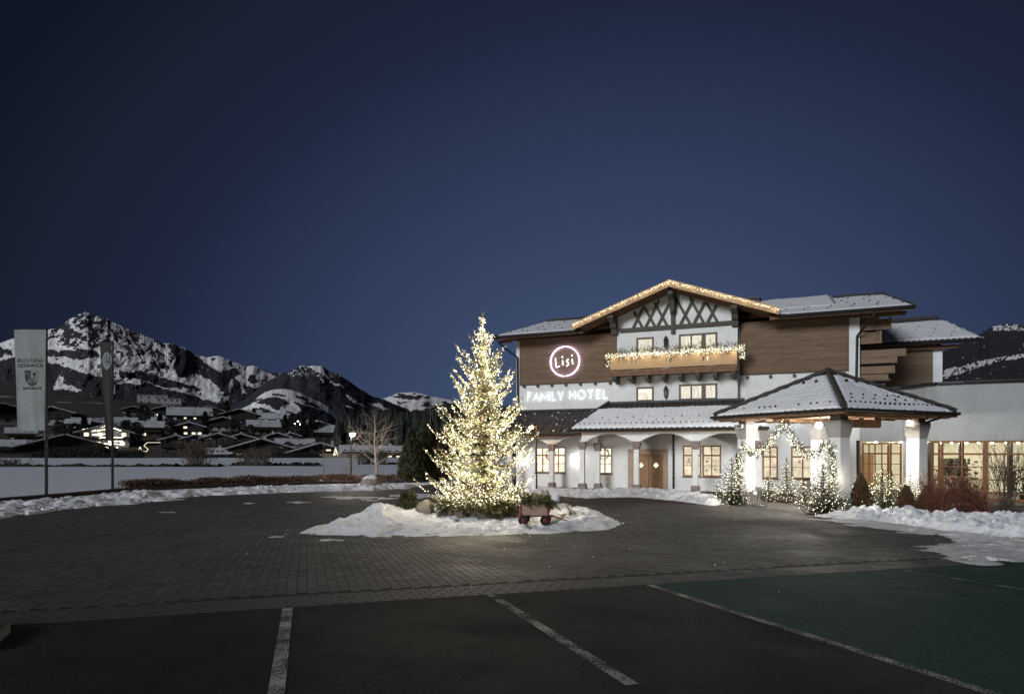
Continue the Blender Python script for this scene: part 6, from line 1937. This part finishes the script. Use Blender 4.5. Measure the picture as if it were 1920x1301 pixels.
B1b.text('GOLF-CLUB', 7.0, 56, 679.2, 48); B1b.text('SCHWARZSEE', 6.6, 56.5, 688.4, 48); B1b.text('Kitzb\u00fchel', 5.6, 60, 730.0, 34)
B1b.patch([(46, 694), (71.5, 694), (71, 712), (69.5, 717), (65, 721.5), (60, 724), (54, 721), (49, 716), (47, 710)], 'print_light', 'shield')
B1b.patch([(46.3, 694.3), (58.2, 694.3), (58.2, 709), (54, 711), (52, 716), (48.5, 715), (47, 708)], 'print_dark', 'shield_field', .016)
B1b.patch([(46.8, 698), (52, 698.5), (57, 702), (58, 705), (54, 703), (50, 701), (47, 701)], 'print_mid', 'shield_band', .020)
B1b.patch([(52, 715), (55, 710), (60, 708.5), (63, 711), (65, 715), (61, 719.5)], 'print_mid', 'shield_hill', .024)
B1b.patch([(51, 716.5), (60, 721), (70, 715.5), (69, 718), (65, 721.6), (60, 723.8), (54, 721)], 'print_dark', 'shield_foot', .020)
B1b.patch([(62, 702), (64, 697.5), (66, 698), (68, 702), (66.5, 706), (64.5, 704), (62.5, 704)], 'print_dark', 'shield_bird', .018)
B1b.patch([(62, 709), (65, 707), (68, 709.5)], 'print_dark', 'shield_peak', .018)
f2 = flag(211, 922, 36.5, 8.55, 'flagpole with a narrow dark banner bearing a pale disc')
B2b = Banner(f2, 211, 36.5, 641, 824, 22, 10, M['flag_dark'], .05, 2)
th_ = np.linspace(0, 2 * math.pi, 25)[:-1]
B2b.patch([(200.5 + 8.6 * math.cos(a), 676.5 + 16.5 * math.sin(a)) for a in th_], 'print_light', 'disc')
for x0, y0, x1, y1 in ((195.6, 669, 196.4, 681), (199.8, 663.5, 201, 686.5), (204.9, 668.5, 205.5, 681), (196, 678, 200.2, 677.6), (200.8, 678.2, 205.2, 678)):
    w = .8 if abs(y1 - y0) > 2 else 0
    h = 0 if w else .8
    B2b.patch([(x0 - w / 2, y0 - h / 2), (x0 + w / 2, y0 + h / 2), (x1 + w / 2, y1 + h / 2), (x1 - w / 2, y1 - h / 2)], 'print_dark', 'disc_mark', .022)

# ================================================================== the village
WPANE = {}
def house(xc, yb, wpx, yr, orient, mats, label, lit=(), Y=None, cat='house', name='chalet', snow=True, rot=0.0, flat=False, rows=2, ncol=4, depth=1.05, pitch=None, overh=.14):
    if Y is None:
        X, Y, Z = hill_at(xc, yb) if yb < 858 else ((xc - 960) / 1200 * 192, 192., 0.)
    else:
        X, Z = (xc - 960) / 1200 * Y, 2.4 + (843 - yb) * Y / 1200
    sc_ = Y / 1200
    Wd = wpx * sc_; Hr = (yb - yr) * sc_; Dp = Wd * depth if orient == 'g' else Wd * .75
    face = math.atan2(-X, Y) * .85 + rot
    t = thing(name, label, cat, (X, Y, Z), face, 'houses of the village')
    up, lowm = mats
    rise = 0 if flat else (.30 * Wd / 2 if orient == 'g' else .55 * Dp / 2)
    He = Hr - rise
    hs = He * (.5 if lowm != up else .52)
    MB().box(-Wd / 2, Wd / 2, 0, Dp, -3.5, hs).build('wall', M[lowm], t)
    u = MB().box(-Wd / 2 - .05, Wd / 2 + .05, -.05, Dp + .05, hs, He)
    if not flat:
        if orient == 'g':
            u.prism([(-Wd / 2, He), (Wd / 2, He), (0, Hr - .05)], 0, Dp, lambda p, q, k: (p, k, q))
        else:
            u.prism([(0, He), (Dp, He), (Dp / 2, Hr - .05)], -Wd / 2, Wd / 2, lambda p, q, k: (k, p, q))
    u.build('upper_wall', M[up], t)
    ov = Wd * overh; th = .28
    r = MB(); s = MB()
    rng = np.random.default_rng(int(xc * 7 + yb))
    if flat:
        r.box(-Wd / 2 - .3, Wd / 2 + .3, -.5, Dp + .3, Hr, Hr + .3); s.box(-Wd / 2 - .2, Wd / 2 + .2, -.4, Dp + .2, Hr + .3, Hr + .5)
    elif orient == 'g':
        sl = rise / (Wd / 2)
        for sg in (-1, 1):
            a = sg * (Wd / 2 + ov); za = Hr - sl * (Wd / 2 + ov)
            r.prism([(0, Hr + .05), (a, za + .05), (a, za - th), (0, Hr - th)], -ov * .9, Dp + ov * .5, lambda p, q, k: (p, k, q))
            a0, a1 = sg * .2, a * .985
            s.prism([(a0, Hr + .05), (a1, za + .09), (a1, za + .38), (a0, Hr + .34)], -ov * .85 + .1, Dp + ov * .4, lambda p, q, k: (p, k, q))
    else:
        sl = rise / (Dp / 2)
        for sg in (-1, 1):
            a = Dp / 2 + sg * (Dp / 2 + ov * .8); za = Hr - sl * (Dp / 2 + ov * .8)
            r.prism([(Dp / 2, Hr + .05), (a, za + .05), (a, za - th), (Dp / 2, Hr - th)], -Wd / 2 - ov, Wd / 2 + ov, lambda p, q, k: (k, p, q))
            a1 = Dp / 2 + (a - Dp / 2) * .985
            s.prism([(Dp / 2 + sg * .2, Hr + .05), (a1, za + .09), (a1, za + .38), (Dp / 2 + sg * .2, Hr + .34)], -Wd / 2 - ov * .95, Wd / 2 + ov * .95, lambda p, q, k: (k, p, q))
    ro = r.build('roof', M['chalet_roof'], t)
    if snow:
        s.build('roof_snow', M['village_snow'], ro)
    cx_ = Wd * rng.uniform(-.25, .25)
    MB().box(cx_ - .4, cx_ + .4, Dp * .45, Dp * .45 + .8, Hr - rise * .7, Hr + 1.0).build('chimney', M['chalet_white'], ro)
    if not flat and Wd > 7:
        MB().box(-Wd / 2 - .1, Wd / 2 + .1, -1.1, -.06, hs - .1, hs + .05).box(-Wd / 2 - .1, Wd / 2 + .1, -1.15, -1.05, hs + .05, hs + .95).build('balcony', M['chalet_wood'], t)
    # windows
    ww, wh = min(1.3, Wd / (ncol * 2.0)), min(1.35, He / rows * .42)
    k = 0
    for rr_ in range(rows):
        for cc in range(ncol):
            x = -Wd / 2 + Wd * (cc + .5) / ncol + rng.normal(0, .05) * Wd / ncol
            zc = He * (rr_ + .55) / rows
            if rr_ == 1 and not flat: zc = max(zc, hs + 1.15 + wh / 2) if zc < hs + 1.6 else zc
            on = k in lit; k += 1
            key = (round(ww, 1), round(wh, 1), on)
            if key not in WPANE:
                m_ = MB().box(-key[0] / 2, key[0] / 2, -.06, .02, -key[1] / 2, key[1] / 2).mesh('window', M['win_far'] if on else M['win_dark'])
                WPANE[key] = m_
            o = link('window', WPANE[key], t); o.location = (x, -.07 if rr_ else -.03, zc)
    return t
BW, WH, BR = ('chalet_wood', 'chalet_brown'), ('chalet_wood', 'chalet_white'), ('chalet_brown', 'chalet_brown')
VIL = [
 (122, 852, 128, 815, 'g', BR, 'wide low chalet between the flagpoles with a few small lit windows', (2, 3), .08),
 (14, 853, 44, 826, 'e', BW, 'dark low house at the photo\'s left edge by the field', (), 0),
 (4, 796, 70, 757, 'g', WH, 'pale house on the slope behind the left banner, left side', (), .2),
 (98, 797, 62, 763, 'g', WH, 'white-walled house just right of the pale banner', (), -.2),
 (197, 840, 78, 798, 'g', ('chalet_white', 'chalet_white'), 'brightly lit hotel-like chalet behind the dark banner', (0, 1, 2, 3, 4, 5, 6, 7), 0),
 (182, 803, 62, 784, 'e', BW, 'dark house above the brightly lit chalet', (), .2),
 (277, 820, 44, 790, 'e', BW, 'dark timber house right of the brightly lit chalet', (1,), 0),
 (316, 782, 46, 760, 'g', WH, 'small chalet with a white ground floor high on the slope', (0,), 0),
 (356, 787, 62, 763, 'e', BW, 'long house with a row of lit windows high on the slope', (1, 2, 4, 5), .1),
 (391, 784, 46, 762, 'g', BW, 'chalet with bright upper windows beside the long house', (4, 5, 6), .15),
 (355, 817, 48, 792, 'g', BW, 'chalet with tall bright glazing in the village middle', (1, 2, 3, 5), -.1),
 (418, 808, 52, 782, 'g', WH, 'chalet with a clean white ground floor above the two-gabled houses', (), 0),
 (449, 798, 58, 767, 'g', BW, 'dark chalet high on the slope with two lit windows', (3,), 0),
 (330, 854, 50, 817, 'g', BR, 'left one of the two joined gabled chalets behind the round bush', (), .1),
 (366, 853, 44, 816, 'g', BW, 'right one of the two joined gabled chalets behind the round bush', (), .1),
 (408, 851, 52, 813, 'g', BR, 'greenish-grey chalet right of the two joined gables', (), .1),
 (412, 860, 40, 843, 'e', BR, 'low shed with a snowy roof in front of the greenish-grey chalet', (), 0),
 (490, 859, 96, 824, 'g', BW, 'big dark barn-like chalet with a broad snow roof by the field', (0, 2), .05),
 (495, 816, 48, 788, 'e', ('chalet_white', 'chalet_white'), 'pale house with a snow roof above the big barn', (), .15),
 (452, 836, 58, 814, 'g', BW, 'chalet with a pale snowy gable left of the big barn', (2,), 0),
 (520, 832, 44, 812, 'g', BW, 'chalet with a bright strip of light under its roof', (0, 1, 2, 3), 0),
 (516, 790, 44, 774, 'e', BW, 'small house with lit windows under the ski slope', (0, 2), 0),
 (600, 859, 104, 832, 'g', BR, 'wide low chalet behind the board fence', (6,), .08),
 (556, 842, 58, 823, 'e', BW, 'dark house with snow drifts on its roof behind the wide chalet', (), .2),
 (622, 824, 52, 797, 'e', BW, 'chalet with a bright snow roof and balcony, upper right of the village', (), .12),
 (598, 808, 46, 790, 'g', BW, 'dark chalet with a snow roof just above the balcony chalet', (), 0),
 (670, 859, 54, 837, 'e', BW, 'long low house beside the street lamp', (1,), .05),
 (738, 859, 58, 838, 'e', BW, 'dark house with lit windows behind the leafless tree', (1, 2), 0),
]
VIL += [
 (40, 824, 40, 803, 'e', BW, 'dark house with a snow roof behind the foot of the pale banner', (), .1),
 (145, 803, 34, 786, 'e', WH, 'small pale house left of the bright chalet, up the slope', (1,), -.1),
 (232, 800, 36, 783, 'e', BW, 'small house with a snow roof behind the dark banner', (), 0),
 (250, 776, 32, 762, 'g', WH, 'tiny pale gable high on the slope under the flat-roofed cubes', (), .1),
 (306, 800, 34, 783, 'e', WH, 'small pale house left of the tall glazing chalet', (2,), 0),
 (385, 833, 36, 816, 'e', BW, 'snow-roofed house squeezed behind the grey chalet', (1,), 0),
 (470, 782, 32, 768, 'e', BW, 'small house with a snow roof at the crest, left of the ski slope', (), .1),
 (545, 828, 32, 812, 'g', WH, 'small pale gabled house below the three lamps', (0,), 0),
 (577, 800, 30, 787, 'e', BW, 'little house with a snow roof under the forest mountain', (), .1),
 (645, 841, 34, 825, 'e', WH, 'pale house with a snow roof left of the lamp head', (1,), 0),
]
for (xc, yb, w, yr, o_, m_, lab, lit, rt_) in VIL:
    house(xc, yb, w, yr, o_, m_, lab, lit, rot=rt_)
for (xc, yb, w, yr, lab) in ((286, 759, 50, 741, 'left cube of the pale flat-roofed houses on the hill crest'), (316, 763, 42, 747, 'right cube of the pale flat-roofed houses on the hill crest')):
    house(xc, yb, w, yr, 'e', ('chalet_white', 'chalet_white'), lab, (), Y=515, flat=True, name='modern_house')
house(783, 822, 32, 806, 'e', BW, 'lone roof with snow in the dark wood left of the Christmas tree', (), Y=300, name='hut')

# fences, hedges, trees and lamps between the houses
def vil(px, py, Y=None):
    if py >= 858: return ((px - 960) / 1200 * (Y or 188), Y or 188., 0.0)
    return hill_at(px, py)
fn = thing('board_fence', 'pale board fence in front of the wide low chalet by the field', 'fence', vil(625, 859))
for k in range(44):
    me_ = bpy.data.meshes.get('fence_board') or MB().box(-.15, .15, -.02, .02, 0, 1.25).mesh('fence_board', M['old_wood'])
    o = link('fence_board', me_, fn); o.location = (-4 + k * .33, 0, 0)
hedge('tall_hedge', [vil(62, 858, 184)[:2], vil(160, 858, 184)[:2], vil(268, 858, 184)[:2]], 1.9, 1.2, 9000, 'long dark clipped hedge before the wide low chalet', 61, 'forest', .5)
hedge('tall_hedge', [vil(520, 858, 186)[:2], vil(590, 858, 186)[:2]], 1.3, 1.0, 3000, 'short dark hedge left of the board fence', 62, 'forest', .45)
hedge('tall_hedge', [vil(430, 858, 187)[:2], vil(530, 858, 187)[:2]], 1.0, 1.0, 3000, 'low dark hedge below the big barn', 63, 'forest', .4)
rt = np.random.default_rng(9)
def far_fir(px, py, hpx, label, wide=.42, round_=False):
    X, Y, Z = vil(px, py)
    Hh = hpx * Y / 1200
    t = thing('village_tree', label, 'tree', (X, Y, Z), 0, 'dark trees in the village')
    f = (lambda q: Hh * wide / 2 * np.interp(q, [0, .15, 1], [.7, 1, .04])) if not round_ else (lambda q: Hh * wide * .62 * math.sqrt(max(.02, 1 - (q * 2 - 1) ** 2)))
    crown(MB(), 900, f, Hh, Hh * .10, int(px * 3 + py), .15 if not round_ else .4, .5).build('crown', M['forest'], t)
    MB().tube([(0, 0, -1), (0, 0, Hh * .5)], [.2, .1], 5).build('trunk', M['bark'], t)
TREES = [(60, 800, 34, 0, 'dark fir behind the foot of the pale banner'), (112, 822, 30, 1, 'dark round tree right of the pale banner'), (140, 820, 26, 1, 'dark tree before the bright chalet, left of the fir'),
         (158, 824, 44, 0, 'dark fir standing before the bright chalet'), (238, 818, 30, 1, 'dark round tree right of the dark banner'), (255, 828, 36, 1, 'dark tree above the field hedge end'),
         (300, 815, 40, 0, 'dark fir left of the tall glazing chalet'), (318, 812, 30, 1, 'dark bush-like tree beside the tall glazing chalet'), (270, 790, 30, 1, 'dark tree on the slope under the flat-roofed cubes'),
         (240, 792, 24, 0, 'small dark fir on the bare slope'), (385, 812, 40, 0, 'dark fir right of the tall glazing chalet'), (440, 815, 30, 1, 'dark round tree under the high dark chalet'),
         (476, 800, 34, 0, 'dark fir right of the high dark chalet'), (470, 818, 22, 1, 'dark bush before the pale house'), (535, 812, 34, 0, 'dark fir right of the pale house'),
         (548, 800, 24, 1, 'dark tree under the ski slope'), (570, 822, 40, 0, 'slim dark fir above the house with drifts'), (585, 818, 46, 0, 'tall dark fir left of the balcony chalet'),
         (560, 805, 28, 1, 'dark tree near the three village lamps'), (640, 812, 26, 1, 'dark tree beside the top of the balcony chalet'), (655, 830, 40, 1, 'dark tree left of the street lamp head'),
         (675, 838, 50, 1, 'large dark tree behind the street lamp'), (540, 850, 22, 1, 'dark shrub left of the wide low chalet'), (388, 850, 26, 1, 'dark shrub between the joined gables and the grey chalet'),
         (40, 848, 24, 1, 'dark shrub left of the wide low chalet with lit windows'), (215, 858, 18, 1, 'dark shrub at the end of the clipped hedge'), (425, 775, 24, 0, 'small dark fir on the upper slope'), (345, 772, 18, 0, 'little dark fir behind the long lit house')]
for (px, py, hp, rd, lab) in TREES:
    far_fir(px, py, hp, lab, .62 if rd else .42, bool(rd))
for px, py, lab in ((553, 818, 'left one of the three village lamps below the ski slope'), (558.5, 820, 'middle and tallest of the three village lamps'), (563, 819, 'right one of the three village lamps below the ski slope')):
    X, Y, Z = vil(px, py)
    hgt = {553: 24, 558.5: 30, 563: 24}[px] * Y / 1200
    t = thing('village_lamp', lab, 'street lamp', (X, Y, Z), 0, 'lamps in the village')
    MB().tube([(0, 0, 0), (0, 0, hgt)], .09, 6).build('pole', M['metal'], t)
    MB().add(ICO1[0] * .30 + np.array((0, 0, hgt)), ICO1[1]).build('lamp_glass', M['lamp_far'], t)
# Christmas lights far off
X, Y, Z = vil(622, 859, 180)
t = thing('light_cone', 'small shining cone-shaped Christmas light behind the board fence', 'Christmas light', (X, Y + 4, 0))
mb = MB(); n = 150; z = RNG.random(n); a = RNG.uniform(0, 6.28, n)
bulbs(mb, np.stack([.7 * (1 - z) * np.cos(a), .7 * (1 - z) * np.sin(a), .8 + 2.2 * z], -1), .09); mb.build('bulbs', M['win_far'], t, kind='stuff')
MB().tube([(0, 0, 0), (0, 0, 3)], .04, 5).build('pole', M['iron'], t)
X, Y, Z = vil(285, 852)
t = thing('light_zigzag', 'zigzag rope light in a village garden', 'rope light', (X, Y - 3, Z), 0)
zz = [(312, 830), (286, 830), (280, 836), (288, 843), (284, 847), (276, 845), (273, 838), (270, 843), (276, 850)]
mb = MB()
for (a, b), (c, d2) in zip(zz[:-1], zz[1:]):
    mb.bar(((a - 285) * Y / 1200, 0, (852 - b) * Y / 1200), ((c - 285) * Y / 1200, 0, (852 - d2) * Y / 1200), .11, .11, (0, 1, 0))
mb.build('rope_light', M['win_far'], t)
MB().box(-.05, .05, .1, .15, -.5, 3).box(3.9, 4.0, .1, .15, -.5, 3.2).build('stand', M['iron'], t)
# strings of lights along the bright chalet's eaves
X, Y, Z = vil(197, 840)
t = thing('facade_lights', 'rows of lights along the eaves and balconies of the bright chalet', 'string lights', (X, Y - 1.6, Z))
mb = MB(); s_ = Y / 1200
for (x0, y0, x1, y1) in ((160, 806, 205, 799), (205, 799, 232, 808), (162, 816, 212, 814), (163, 822, 236, 820), (208, 828, 236, 827), (200, 832, 234, 833), (202, 838, 226, 839), (165, 811, 206, 805)):
    m = int(abs(x1 - x0) * 1.6)
    tt = np.linspace(0, 1, m)
    bulbs(mb, np.stack([(x0 + (x1 - x0) * tt - 197) * s_, RNG.normal(0, .2, m), (840 - y0 - (y1 - y0) * tt) * s_ + RNG.normal(0, .08, m)], -1), .10)
mb.build('bulbs', em('far_string_light', (1, .9, .7), 7), t, kind='stuff')

# the wood that closes the valley
def wood(name, x0, x1, Ya, Yb, top, n, hm, seed):
    r = np.random.default_rng(seed)
    mb = MB()
    px = r.uniform(x0, x1, n); Y = Ya + (Yb - Ya) * r.random(n) ** .8
    yt = np.interp(px, [p[0] for p in top], [p[1] for p in top])
    zt = 2.4 + (843 - yt) * Yb / 1200
    zg = np.maximum(0, (zt - hm) * np.clip((Y - Ya) / (Yb - Ya), 0, 1) ** .8)
    P = np.stack([(px - 960) / 1200 * Y, Y, zg], -1)
    h = hm * r.uniform(.65, 1.15, n); w = h * r.uniform(.13, .2, n)
    k = 7
    a = np.arange(k) * 2 * math.pi / k
    V = []; F = []
    for q, (z0, z1, rr0) in enumerate(((.0, .55, 1.0), (.28, .8, .75), (.55, 1.0, .5))):
        b = len(V); V += [(rr0 * math.cos(t) * (1 + .3 * ((i * 7 + q) % 3 - 1)), rr0 * math.sin(t), z0 + .04 * (i % 2)) for i, t in enumerate(a)] + [(0, 0, z1)]
        F += [(b + i, b + (i + 1) % k, b + k) for i in range(k)]
    th = r.uniform(0, 6.28, n)
    A = np.stack([np.cos(th), np.sin(th), 0 * th], -1) * w[:, None]; B = np.stack([-np.sin(th), np.cos(th), 0 * th], -1) * w[:, None]
    mb.scatter(V, F, P, A, B, np.stack([0 * h, 0 * h, h], -1))
    # the ground under it
    gx_, gy_ = np.meshgrid(np.linspace(x0 - 20, x1 + 20, 60), np.linspace(0, 1, 14), indexing='ij')
    Yg = Ya + (Yb - Ya) * gy_; zt = 2.4 + (843 - np.interp(gx_, [p[0] for p in top], [p[1] for p in top])) * Yb / 1200
    mb.grid((gx_ - 960) / 1200 * Yg, Yg, np.maximum(0, (zt - hm) * gy_ ** .8) + .1)
    return mb.build(name, M['forest'], kind='stuff')
wood('forest', 632, 1000, 205, 420, [(632, 812), (660, 797), (700, 781), (751, 777), (795, 771), (829, 766), (880, 764), (1000, 762)], 1500, 13, 5)
wood('forest', 560, 660, 380, 560, [(560, 808), (600, 800), (660, 792)], 300, 12, 6)
